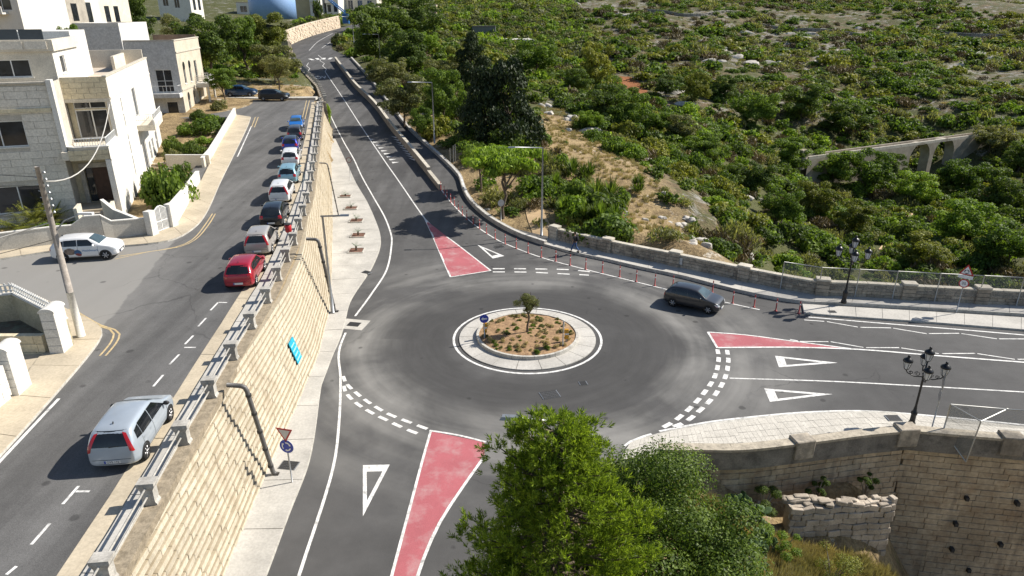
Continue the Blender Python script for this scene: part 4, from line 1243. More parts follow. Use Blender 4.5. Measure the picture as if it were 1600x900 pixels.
def box_part(e, name, mat, a0, a1, b0, b1, z0, z1): 
    m = MB(); m.box(a0, a1, b0, b1, z0, z1); return build(m, name, mat, e)
def railing_part(e, pts, z, h, mat, spacing=.16, name='balustrade'):
    m = MB()
    for p, q in zip(pts, pts[1:]):
        p, q = Vector((*p, 0)), Vector((*q, 0)); L = (q - p).length; n = max(1, int(L / spacing))
        for k in range(n + 1):
            c = p.lerp(q, k / n); m.box(c.x - .014, c.x + .014, c.y - .014, c.y + .014, z, z + h)
        for zz in (z + .04, z + h):
            m.tube([p + Vector((0, 0, zz)), q + Vector((0, 0, zz))], .03, 5)
    return build(m, name, mat, e)

UA = Vector((-.34, .940, 0)).normalized()
RZ = math.atan2(UA.y, UA.x); RZB = math.atan2(.98, -.18)
XA, YB, ZV = Vector((1, 0, 0)), Vector((0, 1, 0)), Vector((0, 0, 1))
hA = empty('corner_house', (-29.54, 50.19, 0), RZ, 'large cream and white two storey corner house with balcony over brown door', 'house')
# front plane of the left block, facing the camera: u runs along b
FL = Face(hA, (.8, 3.1, 4.0), YB, -XA)
FL.window(2.0, 5.1, 6.1, 7.9, 2)              # upper window by the frame edge
FL.window(1.9, 5.0, 1.3, 3.3, 2)                # ground floor window behind palms
mb = MB(); FL.finish(mb, 11.5, 10.35)
mb.quad((.8, 3.1, 4), (.8, 3.1, 14.35), (5, 3.1, 14.35), (5, 3.1, 4))
mb.quad((5, 3.1, 13.8), (5, 14.6, 13.8), (.8, 14.6, 13.8), (.8, 3.1, 13.8))
build(mb, 'front_wall', M_JOINT, hA)
FL.blocks(11.5, 10.2, 1.35, .52, M_HBLOCK)
box_part(hA, 'roof_coping', M_LIME_PALE, .66, 1.02, 3.1, 14.6, 14.36, 14.48)
box_part(hA, 'string_course', M_HBLOCK_Y, .62, .76, 3.16, 14.6, 12.45, 12.7)
box_part(hA, 'corner_pilaster', M_WHITEWALL, .55, 1.3, 2.78, 3.1, 9.6, 14.6)
# loggia over the door
FP = Face(hA, (4.5, 0, 12.85), YB, -XA)
mb = MB(); FP.finish(mb, 3.1, 1.6); mb.box(4.52, 5.2, .02, 3.1, 12.83, 14.4); build(mb, 'loggia_panel', M_JOINT, hA)
FP.blocks(3.1, 1.6, .85, .4, M_HBLOCK_Y)
box_part(hA, 'loggia_lintel', M_LIME_PALE, 4.42, 5.3, .02, 3.08, 12.6, 12.84)
FD = Face(hA, (5.3, .0, 9.6), YB, -XA)
FD.window(.5, 2.75, .15, 2.35, 2, 1, sill=False, name='balcony_door', fw=.09); FD.window(.5, 2.75, 2.42, 2.95, 2, 1, sill=False)
mb = MB(); FD.finish(mb, 3.1, 3.3); build(mb, 'loggia_back_wall', M_HBLOCK_Y, hA)
box_part(hA, 'balcony_slab', M_CREAM, .12, 5.3, .1, 3.1, 9.02, 9.6)
FBf = Face(hA, (.1, .05, 8.95), YB, -XA)
FBf.blocks(2.6, .75, .9, .38, M_HBLOCK_Y)
mb = MB(); mb.prism([(.12, .02), (.12, 2.2), (1.0, 3.1), (1.25, 3.1), (.36, 2.2), (.36, .26), (4.5, .26), (4.5, .02)], 8.95, 9.85); build(mb, 'balcony_parapet', M_CREAM, hA)
mb = MB(); mb.prism([(.06, -.04), (.06, 2.25), (1.0, 3.16), (1.3, 3.16), (.4, 2.2), (.4, .3), (4.5, .3), (4.5, -.04)], 9.85, 9.93); build(mb, 'balcony_coping', M_WHITEWALL, hA)
railing_part(hA, [(.25, 2.2), (.25, .15), (4.4, .15)], 9.93, .55, M_FRAME)
# right hand wall, sunlit
FR = Face(hA, (0, 0, 4.0), XA, -YB)
FR.window(8.7, 9.05, 1.9, 3.6, 1, 1, sill=False); FR.window(8.7, 9.05, 3.75, 5.4, 1, 1, sill=False)
FR.window(15.0, 17.2, .9, 3.6, 2, 1)
FR.window(19.2, 20.3, 1.2, 3.0, 2, 2); FR.window(21.4, 22.5, 1.2, 3.0, 2, 2); FR.window(24.5, 26.0, 1.2, 3.2, 2, 2)
mb = MB(); FR.finish(mb, 29, 5.9); build(mb, 'side_wall', M_WHITEWALL, hA)
FR2 = Face(hA, (4.5, 0, 9.9), XA, -YB)
FR2.window(4.2, 4.55, .15, 1.2, 1, 1, sill=False); FR2.window(4.2, 4.55, 1.35, 2.5, 1, 1, sill=False)
FR2.window(10.7, 12.5, .0, 2.6, 2, 1, sill=False, name='balcony_door')
mb = MB(); FR2.finish(mb, 24.5, 4.5); mb.quad((4.5, 0, 9.9), (4.5, 0, 12.85), (4.5, .3, 12.85), (4.5, .3, 9.9)); mb.quad((4.5, .3, 9.6), (4.5, .3, 12.85), (5.3, .3, 12.85), (5.3, .3, 9.6)); build(mb, 'side_wall', M_WHITEWALL, hA)
box_part(hA, 'side_coping', M_LIME_PALE, 4.4, 29.1, -.06, .24, 14.4, 14.52)
box_part(hA, 'side_string_course', M_HBLOCK, 4.5, 29, -.05, -.005, 12.75, 12.9)
box_part(hA, 'side_string_course', M_HBLOCK, 0.0, 29, -.04, -.005, 8.85, 8.97)
box_part(hA, 'inner_parapet', M_CREAM, 4.5, 29, .01, .25, 13.5, 14.39)
box_part(hA, 'side_balcony', M_CREAM, 14.2, 20.5, -1.5, -.01, 8.85, 9.35)
box_part(hA, 'side_balcony_parapet', M_WHITEWALL, 14.2, 20.5, -1.52, -1.38, 9.36, 9.75)
railing_part(hA, [(14.25, -.05), (14.25, -1.45), (20.4, -1.45)], 9.76, .55, M_FRAME)
# terrace and penthouse
box_part(hA, 'roof_terrace', M_ROOF, 5.2, 29, .25, 14.6, 13.2, 13.55)
box_part(hA, 'rear_wall', M_CREAM, 28.7, 29, .3, 14.6, 4.0, 15.3)
box_part(hA, 'terrace_divider', M_CREAM, 22.0, 28.7, 2.0, 2.25, 13.55, 15.0)
FPH = Face(hA, (5.2, 3.3, 13.55), YB, -XA)
FPH.window(1.6, 4.0, .95, 2.2, 2)
mb = MB(); FPH.finish(mb, 11.3, 3.3); build(mb, 'penthouse_front', M_CREAM, hA)
FPR = Face(hA, (5.2, 3.3, 13.55), XA, -YB)
FPR.window(1.9, 3.4, 1.0, 2.3, 1)
mb = MB(); FPR.finish(mb, 8.5, 3.3); build(mb, 'penthouse_side', M_WHITEWALL, hA)
box_part(hA, 'penthouse_roof', worn('grey_roof_membrane', (.38, .40, .40), .12, .6), 5.5, 13.7, 3.6, 14.6, 16.6, 16.84)
mb = MB(); mb.box(5.0, 5.5, 3.1, 14.6, 16.3, 17.1); mb.box(5.5, 13.9, 3.1, 3.58, 16.3, 17.1); build(mb, 'roof_fascia', M_CREAM, hA)
for k in range(7): box_part(hA, 'fascia_panel', M_HBLOCK, 4.95, 4.995, 3.5 + k * 1.55, 4.9 + k * 1.55, 16.45, 17.0)
box_part(hA, 'rooftop_room', M_WHITEWALL, 13.7, 20, 3.6, 14.6, 13.5, 17.5)
for k in range(4): box_part(hA, 'solar_panel', plain('dark_solar_panel', (.05, .06, .07), .25), 9.4, 9.55, 4.6 + k * 1.7, 6.2 + k * 1.7, 16.85, 17.75)
tk = empty('water_tank', hA.matrix_basis @ Vector((12.2, 10.0, 16.84)), RZ, 'white cylindrical water tank on the corner house roof', 'tank')
m = MB(); m.lathe([(.05, 0), (.62, .02), (.68, .1), (.68, 1.25), (.55, 1.5), (.2, 1.6)], 18); build(m, 'barrel', plain('white_plastic', (.7, .7, .7), .4), tk, smooth=True)
m = MB(); m.lathe([(.22, 1.58), (.22, 1.68), (.05, 1.7)], 12); build(m, 'lid', M_METAL_GREY, tk)
# ground floor porch
box_part(hA, 'porch_fin', M_WHITEWALL, .02, 2.6, .02, .38, 4.0, 8.94)
FG = Face(hA, (2.4, .0, 4.0), YB, -XA)
FG.holes.append((.75, 2.4, 1.35, 4.0))
mb = MB(); FG.finish(mb, 3.1, 5.0, .3); build(mb, 'porch_wall', M_HBLOCK_Y, hA)
box_part(hA, 'front_door', M_DOOR, 2.6, 2.68, .77, 1.9, 5.36, 7.98)
box_part(hA, 'door_side_light', M_GLASS, 2.6, 2.68, 1.93, 2.38, 5.36, 7.98)
for nm, a in (('door_surround', (.45, .75, 5.3, 8.35)), ('door_surround', (2.4, 2.7, 5.3, 8.35)), ('door_surround', (.75, 2.4, 8.0, 8.35))):
    box_part(hA, nm, M_MARBLE, 2.28, 2.4, *a)
box_part(hA, 'porch_floor', M_PAVE_WARM, -.2, 2.4, .4, 3.0, 4.1, 5.33)
for k in range(4): box_part(hA, 'step', M_MARBLE, -.55 - k * .35, -.2 - k * .35, .7, 2.5, 4.1, 5.16 - k * .22)
for b0 in (.35, 2.55): box_part(hA, 'step_cheek_wall', M_CREAM, -1.7, -.2, b0, b0 + .22, 4.1, 5.9)
box_part(hA, 'core', M_JOINT, 5.5, 28.6, .4, 14.4, 4.0, 13.1)

# ------------------------------------------------------------------ second house
hB = empty('grey_house', (-43.2, 92.6, 0), RZB, 'two storey house with rough grey side wall and arched windows facing the street', 'house')
FB1 = Face(hB, (0, 0, 5.5), YB, -XA)
FB1.window(.9, 2.9, 3.8, 6.6, 2, 2, sill=False, name='balcony_door'); FB1.window(.8, 2.2, .6, 2.6, 1, sill=False)
mb = MB(); FB1.finish(mb, 6.0, 10.1); build(mb, 'side_wall', M_GREYWALL, hB)
FB2 = Face(hB, (0, 0, 5.5), XA, -YB)
for u in (2.2, 5.2): FB2.window(u, u + 1.0, 4.6, 6.9, 1, sill=True); FB2.window(u, u + 1.0, 1.0, 3.0, 1, sill=True)
FB2.window(8.3, 9.6, 4.2, 7.2, 1, sill=False, name='balcony_door'); FB2.window(8.3, 9.6, .3, 3.1, 1, sill=False, name='street_door')
mb = MB(); FB2.finish(mb, 13, 10.1); build(mb, 'street_wall', worn('pale_stone_wall', (.56, .50, .40), .1, .6, dirt=(.4, .33, .25), dirt_amt=.5), hB)
for u, v in ((2.2, 12.4), (5.2, 12.4), (2.2, 8.5), (5.2, 8.5)):   # arched heads
    m = MB(); m.lathe([(.5, 0), (.5, .05)], 20, Matrix.Translation((u + .5, -.0, v)) @ Matrix.Rotation(math.pi / 2, 4, 'X')); build(m, 'arch_head', M_GLASS, hB)
box_part(hB, 'parapet_coping', M_LIME_PALE, -.06, 13.1, -.08, .3, 15.6, 15.72)
box_part(hB, 'parapet_coping', M_CONC, -.08, .3, .3, 6, 15.6, 15.7)
box_part(hB, 'string_course', M_LIME_PALE, .0, 13, -.1, -.005, 14.1, 14.3)
box_part(hB, 'string_course', M_LIME_PALE, .0, 13, -.08, -.005, 9.4, 9.6)
box_part(hB, 'roof_terrace', M_ROOF, .3, 13, .3, 6, 14.4, 14.8)
box_part(hB, 'rear_parapet', worn('brown_stone', (.2, .15, .11), .2, 1), 12.7, 13, .3, 6, 14.8, 16.0)
box_part(hB, 'left_block', M_GREYWALL, -.4, 11, 6.0, 11.2, 5.5, 17.3)
box_part(hB, 'left_roof', M_ROOF, -.1, 10.7, 6.3, 10.9, 17.3, 17.34)
for a in ((-.4, 11, 6.0, 6.28), (-.4, 11, 10.92, 11.2), (-.4, -.1, 6.28, 10.92), (10.7, 11, 6.28, 10.92)): box_part(hB, 'roof_parapet', M_WHITEWALL, a[0], a[1], a[2], a[3], 17.31, 17.75)
box_part(hB, 'balcony_slab', M_GREYWALL, -1.5, -.01, .0, 5.6, 8.7, 9.2)
railing_part(hB, [(-.05, .1), (-1.45, .1), (-1.45, 5.5)], 9.2, 1.0, M_FRAME, .9)
box_part(hB, 'street_balcony', M_WHITEWALL, 7.6, 11.6, -1.7, -.01, 9.1, 9.6)
railing_part(hB, [(7.65, -.05), (7.65, -1.65), (11.5, -1.65), (11.5, -.05)], 9.6, 1.15, M_FRAME, .5)
for h in (.3, .6, .85): 
    m = MB(); m.box(7.63, 11.55, -1.69, -1.65, 9.6 + h, 9.72 + h); m.box(7.62, 7.66, -1.65, -.05, 9.6 + h, 9.72 + h); build(m, 'balcony_rail', M_FRAME, hB)
box_part(hB, 'porch_column', M_WHITEWALL, 7.7, 7.95, -1.6, -1.35, 5.6, 9.1)
box_part(hB, 'porch_column', M_WHITEWALL, 11.2, 11.45, -1.6, -1.35, 5.6, 9.1)

# ------------------------------------------------------------------ buildings far behind
def far_house(name, label, px0, px1, pybase, y, h, depth, mat, wins=(), balc=(), rz=None, rzoff=0.0, roof=None, side=None):
    hit = PT((px0 + px1) / 2, pybase, 105.0)
    if hit.y < 430 and px0 > 200: h *= hit.y / y; depth *= hit.y / y; y = hit.y
    d0 = ray(px0, pybase); d1 = ray(px1, pybase)
    A = Vector((d0[0] * y / d0[1], y, CAMH + d0[2] * y / d0[1])); B = Vector((d1[0] * y / d1[1], y, A.z))
    w = (B - A).length
    e = empty(name, A, rzoff, label, 'building')
    f = Face(e, (0, 0, 0), XA, -YB)
    for (u0, u1, v0, v1) in wins: f.window(u0 * w, u1 * w, v0 * h, v1 * h, 2 if (u1 - u0) * w > 1.5 else 1, 1, sill=False)
    mb = MB(); f.finish(mb, w, h); mb.quad((w, 0, 0), (w, depth, 0), (w, depth, h), (w, 0, h)); mb.quad((0, depth, 0), (0, 0, 0), (0, 0, h), (0, depth, h)); mb.quad((w, depth, 0), (0, depth, 0), (0, depth, h), (w, depth, h))
    mb.box(0, w, 0, depth, -6, -.01)
    build(mb, 'wall', mat, e)
    box_part(e, 'roof', roof or M_ROOF, -.05, w + .05, -.05, depth + .05, h + .002, h + .3)
    for (u0, u1, v) in balc:
        b = box_part(e, 'balcony', mat, u0 * w, u1 * w, -1.4, -.01, v * h, v * h + .25)
        box_part(b, 'balustrade', mat, u0 * w, u1 * w, -1.42, -1.3, v * h + .26, v * h + 1.1)
    if side:
        fs = Face(e, (w, 0, 0), YB, XA)
        for (u0, u1, v0, v1) in side: fs.bar('side_window', u0 * depth, u1 * depth, v0 * h, v1 * h, .0, .04, M_GLASS)
    return e
far_house('white_apartment_block', 'white modern block with glass balconies at the top left corner', -30, 42, 62, 112, 14, 12, M_WHITEWALL, [(.45, .85, .30, .50), (.5, .95, .68, .9)], [(.0, .75, .26), (.0, .8, .6)], side=[(.3, .5, .6, .8)])
far_house('beige_flats', 'stained beige flats with a small balcony and dark window, top left', 40, 84, 62, 128, 15, 12, worn('stained_beige', (.42, .38, .32), .2, .5, dirt=(.2, .18, .16), dirt_amt=.5), [(.15, .4, .42, .68), (.35, .55, .12, .2)], [(.05, .6, .36)], side=[(.2, .35, .2, .4), (.6, .75, .2, .4), (.2, .35, .6, .8), (.6, .75, .6, .8)])
far_house('white_narrow_house', 'narrow white house wall between the beige flats and the tree', 86, 112, 66, 140, 16, 12, M_WHITEWALL, [(.5, .8, .1, .42), (.4, .85, .7, .9)], [(.2, .8, .45)], side=[(.2, .35, .2, .4), (.6, .75, .2, .45), (.2, .35, .6, .8), (.6, .75, .55, .8)])
far_house('cream_terrace_house', 'cream terraced house with tall doors behind the grey house', 112, 165, 60, 152, 14, 12, M_CREAM, [(.5, .62, .45, .85), (.72, .84, .45, .85), (.1, .3, .45, .85), (.15, .32, .05, .3)], [(.05, .4, .38)], side=[(.15, .3, .2, .45), (.45, .6, .2, .45), (.15, .3, .6, .85), (.45, .6, .6, .85), (.75, .9, .6, .85)])
far_house('white_garden_house', 'small white house with a dark window among the trees at the top', 252, 300, 33, 190, 9, 10, M_WHITEWALL, [(.5, .66, .35, .7), (.15, .32, .4, .7)], rzoff=.1, side=[(.2, .4, .3, .6), (.6, .8, .3, .6)])
far_house('cream_flats', 'cream blank sided flats above the rubble wall at the top', 455, 485, 28, 262, 16, 12, worn('cream_flank', (.44, .38, .24), .1, .4), [], rzoff=.15, side=[(.2, .45, .2, .35), (.6, .8, .5, .65), (.2, .45, .6, .75)])
far_house('white_balcony_flats', 'white flats with stacked balconies beside the cream flank wall', 486, 503, 28, 264, 15, 12, M_WHITEWALL, [(.2, .45, .1, .3), (.6, .85, .1, .3), (.2, .45, .5, .7), (.6, .85, .5, .7)], [(.1, .9, .36), (.1, .9, .76)])
far_house('white_villa', 'bright white villa beside the road at the very top', 511, 530, 26, 292, 11, 14, M_WHITEWALL, [(.1, .4, .15, .4), (.6, .9, .15, .4), (.1, .9, .6, .8)], [(.0, .6, .45)])
far_house('grey_tiled_house', 'pale grey house partly hidden by the roadside tree at the top', 540, 590, 22, 310, 9, 12, M_CREAM, [(.1, .25, .2, .6), (.4, .55, .2, .6), (.7, .85, .2, .6)])
far_house('flat_roofed_shed', 'small flat roofed white shed among bushes near the blue dome', 371, 397, 23, 215, 3.2, 8, M_WHITEWALL, [(.2, .6, .2, .75)], rzoff=.1)
far_house('valley_farm_shed', 'long low shed with pale roof among the valley trees', 782, 834, 76, 168, 1.7, 9, M_CREAM, [(.1, .2, .2, .7)], roof=worn('pale_roof', (.55, .53, .48), .1, .5), rzoff=.1)
far_house('stone_field_hut', 'small square stone hut on the slope right of the road trees', 671, 682, 31, 225, 4.0, 4, worn('hut_stone', (.36, .27, .2), .2, 1), [(.3, .6, .1, .5)])
far_house('dark_field_shelter', 'low grey shelter under reeds above the farm shed', 738, 774, 60, 178, 2.6, 6, worn('shelter_grey', (.17, .18, .18), .15, .6), [], roof=worn('shelter_roof', (.08, .08, .07), .2, 1))
bd = empty('blue_dome_tank', ctl(426, 14, 235), 0, 'big pale blue rounded tank at the top edge', 'tank')
m = MB(); m.lathe([(7.2, -3), (7.2, 2.5), (6.6, 4.2), (4.5, 5.6), (.4, 6.4)], 28); build(m, 'shell', plain('pale_blue_paint', (.22, .36, .60), .5), bd, smooth=True)
m = MB(); m.lathe([(.6, 6.3), (.6, 6.8), (.2, 7.0)], 10); build(m, 'cap', M_METAL_GREY, bd)

# ------------------------------------------------------------------ garden walls and gates
def garden_wall(name, label, pts, z0, h, th, mat, cap=M_WHITEWALL, cap_h=.07, steps=None):
    e = empty(name, (0, 0, 0), 0, label, 'wall')
    for i, (p, q) in enumerate(zip(pts, pts[1:])):
        p, q = Vector((p[0], p[1], 0)), Vector((q[0], q[1], 0)); d = (q - p); L = d.length; a = math.atan2(d.y, d.x)
        za = z0(p.y) if callable(z0) else z0; zb = z0(q.y) if callable(z0) else z0
        h0 = h[i] if isinstance(h, (list, tuple)) else h; h1 = h[i + 1] if isinstance(h, (list, tuple)) else h
        n_ = Vector((-d.y, d.x, 0)).normalized() * th / 2
        def seg(za0, za1, zb0, zb1, nn):
            m = MB(); V = []
            for pt_, z_0, z_1 in ((p, za0, za1), (q, zb0, zb1)):
                V += [Vector((pt_.x + nn.x, pt_.y + nn.y, z_0)), Vector((pt_.x - nn.x, pt_.y - nn.y, z_0)), Vector((pt_.x - nn.x, pt_.y - nn.y, z_1)), Vector((pt_.x + nn.x, pt_.y + nn.y, z_1))]
            m.add(V, [(0, 3, 2, 1), (4, 5, 6, 7), (0, 1, 5, 4), (1, 2, 6, 5), (2, 3, 7, 6), (3, 0, 4, 7)]); return m
        build(seg(za - .4, za + h0, zb - .4, zb + h1, n_), 'wall_panel', mat, e)
        build(seg(za + h0 + .002, za + h0 + cap_h, zb + h1 + .002, zb + h1 + cap_h, n_ * 1.25), 'coping', cap, e)
    return e
M_GWALL = worn('grey_cream_garden_wall', (.56, .53, .47), .1, .6, dirt=(.33, .31, .28), dirt_amt=.4, bump_s=.05)
fw_ = [P(*p, 4.45) for p in [(-60, 400), (0, 391), (85, 381), (118, 378), (140, 376), (165, 374), (180, 372), (232, 366)]]
garden_wall('front_garden_wall', 'grey garden wall stepping up in front of the corner house', fw_, 4.4, [1.15, 1.15, 1.2, 1.2, 1.75, 1.75, 1.25, 1.2], .22, M_GWALL)
gp0 = P(240, 367, 4.45); gp1 = P(273, 354, 4.45); gp2 = P(312, 289, 4.7)
garden_wall('white_garden_wall', 'bright white garden wall beside the pavement right of the white gate', [gp1, gp1.lerp(gp2, .55), gp2], 4.4, [1.7, 1.5, 1.5], .25, M_WHITEWALL)
ex = empty('white_gate', gp0, math.atan2(gp1.y - gp0.y, gp1.x - gp0.x), 'white arched double iron gate between two pillars by the corner house', 'gate')
gw = (gp1 - gp0).length
for x in (0, gw - .1): box_part(ex, 'pillar', M_WHITEWALL, x - .3, x + .25, -.25, .25, -.2, 1.75)
for s_ in (0, 1):
    m = MB(); x0 = .28 + s_ * (gw - .7) / 2; x1 = x0 + (gw - .7) / 2 - .04
    nb = 6
    def top(x): return 1.45 + .4 * math.sin(math.pi * (x - .28) / (gw - .7))
    for k in range(nb + 1):
        x = x0 + (x1 - x0) * k / nb; m.box(x - .018, x + .018, -.02, .02, .08, top(x))
    for zz in (.1, .75): m.box(x0, x1, -.022, .022, zz, zz + .06)
    m.tube([(x0 + (x1 - x0) * k / 6, 0, top(x0 + (x1 - x0) * k / 6)) for k in range(7)], .035, 6)
    build(m, 'gate_leaf', M_FRAME, ex)
# inner porch wall and next gardens
garden_wall('stepped_porch_wall', 'cream porch wall sloping down beside the door steps', [P(168, 352, 4.5), P(186, 358, 4.5), P(220, 366, 4.5)], 4.4, [2.0, 1.5, 1.2], .2, M_CREAM)
garden_wall('rear_garden_divider', 'cream dividing wall between the two house gardens', [P(262, 262, 5.0), P(300, 262, 5.0), P(330, 262, 5.0)], 4.6, 1.6, .2, M_CREAM)
q0 = PU(330, 248); q1 = PU(344, 222); q2 = PU(368, 182)
garden_wall('planter_wall_by_street', 'low cream planter wall along the pavement before the grey house', [PU(318, 262), q0, q1, q2], zu, [.9, .9, .8, 1.0], .25, M_CREAM)

# lower left walled garden with white pickets
lw = empty('picket_garden_wall', (0, 0, 0), 0, 'cream garden wall topped with white pickets at the street corner', 'wall')
PA = P(20, 452, 6.0); PBk = P(100, 492, 6.0); PC = P(-40, 458, 6.0)
M_INW = worn('cream_inner_wall', (.52, .46, .32), .12, .8, dirt=(.2, .18, .13), dirt_amt=.45, bump_s=.1)
def vwall(p, q, z0, z1, th, mat, parent, name='wall_panel'):
    d = q - p; n_ = Vector((-d.y, d.x, 0)).normalized() * th / 2
    m = MB(); m.prism([(p + n_).xy, (p - n_).xy, (q - n_).xy, (q + n_).xy], z0, z1); return build(m, name, mat, parent)
M_PICK = plain('white_plastic_picket', (.75, .75, .73), .45)
for p, q in ((PA, PBk), (PC, PA)):
    vwall(p, q, 3.0, 5.75, .2, M_INW, lw); vwall(p, q, 5.752, 5.83, .28, M_WHITEWALL, lw, 'coping')
    L = (q - p).length; n = int(L / .2)
    a = math.atan2(q.y - p.y, q.x - p.x)
    for k in range(n):
        c = p.lerp(q, (k + .5) / n)
        m = MB(); m.prism([(-.045, -.012), (.045, -.012), (.045, .012), (-.045, .012)], 0, .42)
        if k == 0 and 'picket_me' not in globals():
            mm = MB(); V = [(-.05, -.012, 0), (.05, -.012, 0), (.05, -.012, .42), (0, -.012, .52), (-.05, -.012, .42)]
            V += [(x, .012, z) for x, y_, z in V]
            mm.add(V, [(0, 1, 2, 3, 4), (9, 8, 7, 6, 5)] + [(i, i + 5, (i + 1) % 5 + 5, (i + 1) % 5) for i in range(5)])
            picket_me = mm.mesh('picket'); picket_me.materials.append(M_PICK)
        o = bpy.data.objects.new('picket', picket_me); COL.objects.link(o); o.parent = lw; o.location = (c.x, c.y, 5.86); o.rotation_euler = (0, 0, a)
    for zz in (5.95, 6.2): vwall(p, q, zz, zz + .05, .05, M_PICK, lw, 'picket_rail')
def gate_pier(x, y, h, label, rz=.1):
    e = empty('gate_pier', (x, y, 4.4), rz, label, 'gate pier')
    for k in range(5): block('pier_block', M_WHITEWALL, e, (0, 0, .0 + (h - .3) * (k + .5) / 5), (.62, .95, (h - .3) / 5 - .012), 0, bev=.02)
    m = MB(); V = []
    for k in range(9):
        t = math.pi * k / 8; V.append((-.36 * math.cos(t), .2 * math.sin(t)))
    for yy in (-.5, .5):
        m.v += [(x_, yy, h - .3 + z_) for x_, z_ in V]
    m.f = [tuple(range(9))[::-1], tuple(range(9, 18))] + [(i, i + 1, i + 10, i + 9) for i in range(8)] + [(8, 0, 9, 17)]
    build(m, 'rounded_cap', M_WHITEWALL, e)
    return e
gate_pier(-21.0, 28.5, 2.35, 'tall white rounded gate pier beside the utility pole')
gate_pier(-20.55, 24.75, 2.3, 'white rounded gate pier at the picture edge below the driveway')
w2 = empty('driveway_side_wall', (0, 0, 0), 0, 'yellow block wall along the driveway below the tall white pier', 'wall')
course_wall(w2, [Vector((-29, 28.0, 0)), Vector((-21.5, 28.1, 0))], lambda p: 3.6, lambda p: 5.3, 4, .8, 0, .3, M_HBLOCK_Y, limit=80, bev=.04)
w3 = empty('white_block_wall', (0, 0, 0), 0, 'white block garden wall with pickets at the lower left edge', 'wall')
course_wall(w3, [Vector((-20.2, 14.0, 0)), Vector((-20.4, 24.2, 0))], lambda p: 4.2, lambda p: 5.9, 5, .7, 0, .25, M_WHITEWALL, limit=80, bev=.03)
for k in range(40):
    y = 15.0 + k * .23
    o = bpy.data.objects.new('picket', picket_me); COL.objects.link(o); o.parent = w3; o.location = (-20.45, y, 5.9); o.rotation_euler = (0, 0, math.pi / 2)
m = MB(); m.box(-45, -22, 29, 36, 3.3, 3.42)
m = MB(); m.prism([(-45, 28.2), (-21.2, 28.2), (PBk.x, PBk.y), (PA.x, PA.y), (PC.x - 8, PC.y)], 3.2, 4.34)
tag(build(m, 'sunken_garden_ground', worn('garden_soil', (.13, .11, .08), .3, 1.2, dirt=(.2, .28, .2), dirt_amt=.5)), kind='structure')
m = MB(); m.prism([(-45, 12), (-20.2, 12), (-20.6, 28.2), (-45, 28.2)], 4.0, 4.36)
tag(build(m, 'driveway', M_PAVE_WARM), kind='structure')
# rubble wall by the bend
rb = empty('rubble_field_wall', (0, 0, 0), 0, 'pale rubble stone wall on the outside of the far road bend', 'wall')
course_wall(rb, [Vector((-53.5, 176, 0)), Vector((-58.5, 184, 0)), Vector((-61.3, 200, 0)), Vector((-61, 221, 0)), Vector((-57.5, 245, 0))], lambda p: zm(p.y) - .3, lambda p: zm(p.y) + 3.6, 9, 1.0, .3, .6, worn('rubble_stone', (.56, .47, .36), .2, .8, dirt=(.35, .28, .2), dirt_amt=.4, per_object=.25), limit=250, key=camdist, jitter=.25, bev=.2)
# ------------------------------------------------------------------ cars
M_TYRE = worn('tyre_rubber', (.018, .018, .018), .2, 4, .85, bump_s=0)
M_RIM = plain('alloy_rim', (.45, .45, .46), .3, .8)
M_CGLASS = glass_mat('car_glass', (.012, .015, .018), .04)
M_SCREEN = glass_mat('car_windscreen', (.05, .075, .085), .05)
M_TRIM = plain('black_plastic_trim', (.02, .02, .02), .55)
M_TAIL = plain('red_tail_lamp', (.42, .012, .015), .18, 0, .6, .5)
M_HEAD = plain('clear_head_lamp', (.62, .64, .66), .12, .3, .6, .5)
M_PLATE = plain('number_plate', (.68, .68, .66), .4)
M_PLTXT = plain('plate_lettering', (.02, .02, .03), .5)
M_PLBLUE = plain('plate_blue_band', (.02, .06, .35), .4)
def paint(name, col, metallic=.35, rough=.32):
    if name in MATS: return MATS[name]
    m, nt, b = new_mat(name)
    n1 = noise(nt, 1.4, 4, .6)
    c = ramp(nt, n1, [(.25, tuple(x * .9 for x in col)), (.75, tuple(min(1, x * 1.07) for x in col))])
    nt.links.new(c, b.inputs['Base Color'])
    b.inputs['Metallic'].default_value = metallic; b.inputs['Roughness'].default_value = rough
    b.inputs['Coat Weight'].default_value = .8; b.inputs['Coat Roughness'].default_value = .06
    MATS[name] = m
    return m

KINDS_ = {  # L, W, H, top profile from the rear (s, z/H), belt, windscreen s range, rear glass s range
    'hatch': dict(L=3.95, W=1.70, H=1.50, prof=[(0, .38), (.012, .60), (.03, .68), (.055, .76), (.10, .90), (.15, .965), (.30, 1.0), (.45, 1.0), (.58, .965), (.66, .86), (.755, .70), (.80, .665), (.92, .60), (.975, .52), (1, .36)],
                  belt=.63, ws=(.585, .755), rg=(.03, .125), side=(.13, .70)),
    'mpv': dict(L=3.9, W=1.70, H=1.58, prof=[(0, .38), (.01, .58), (.02, .66), (.04, .76), (.075, .90), (.12, .965), (.28, 1.0), (.45, 1.0), (.56, .97), (.66, .86), (.79, .67), (.83, .64), (.93, .575), (.98, .49), (1, .35)],
                belt=.60, ws=(.57, .79), rg=(.02, .10), side=(.10, .74)),
    'suv': dict(L=4.3, W=1.80, H=1.62, prof=[(0, .42), (.012, .62), (.03, .70), (.055, .78), (.10, .91), (.15, .97), (.30, 1.0), (.45, 1.0), (.57, .965), (.65, .86), (.74, .72), (.79, .685), (.92, .635), (.975, .55), (1, .38)],
                belt=.64, ws=(.575, .74), rg=(.03, .125), side=(.12, .69)),
}
def lin(tab, t):
    for a, b in zip(tab, tab[1:]):
        if t <= b[0]: return a[1] + (b[1] - a[1]) * (t - a[0]) / (b[0] - a[0])
    return tab[-1][1]
WHEEL = None
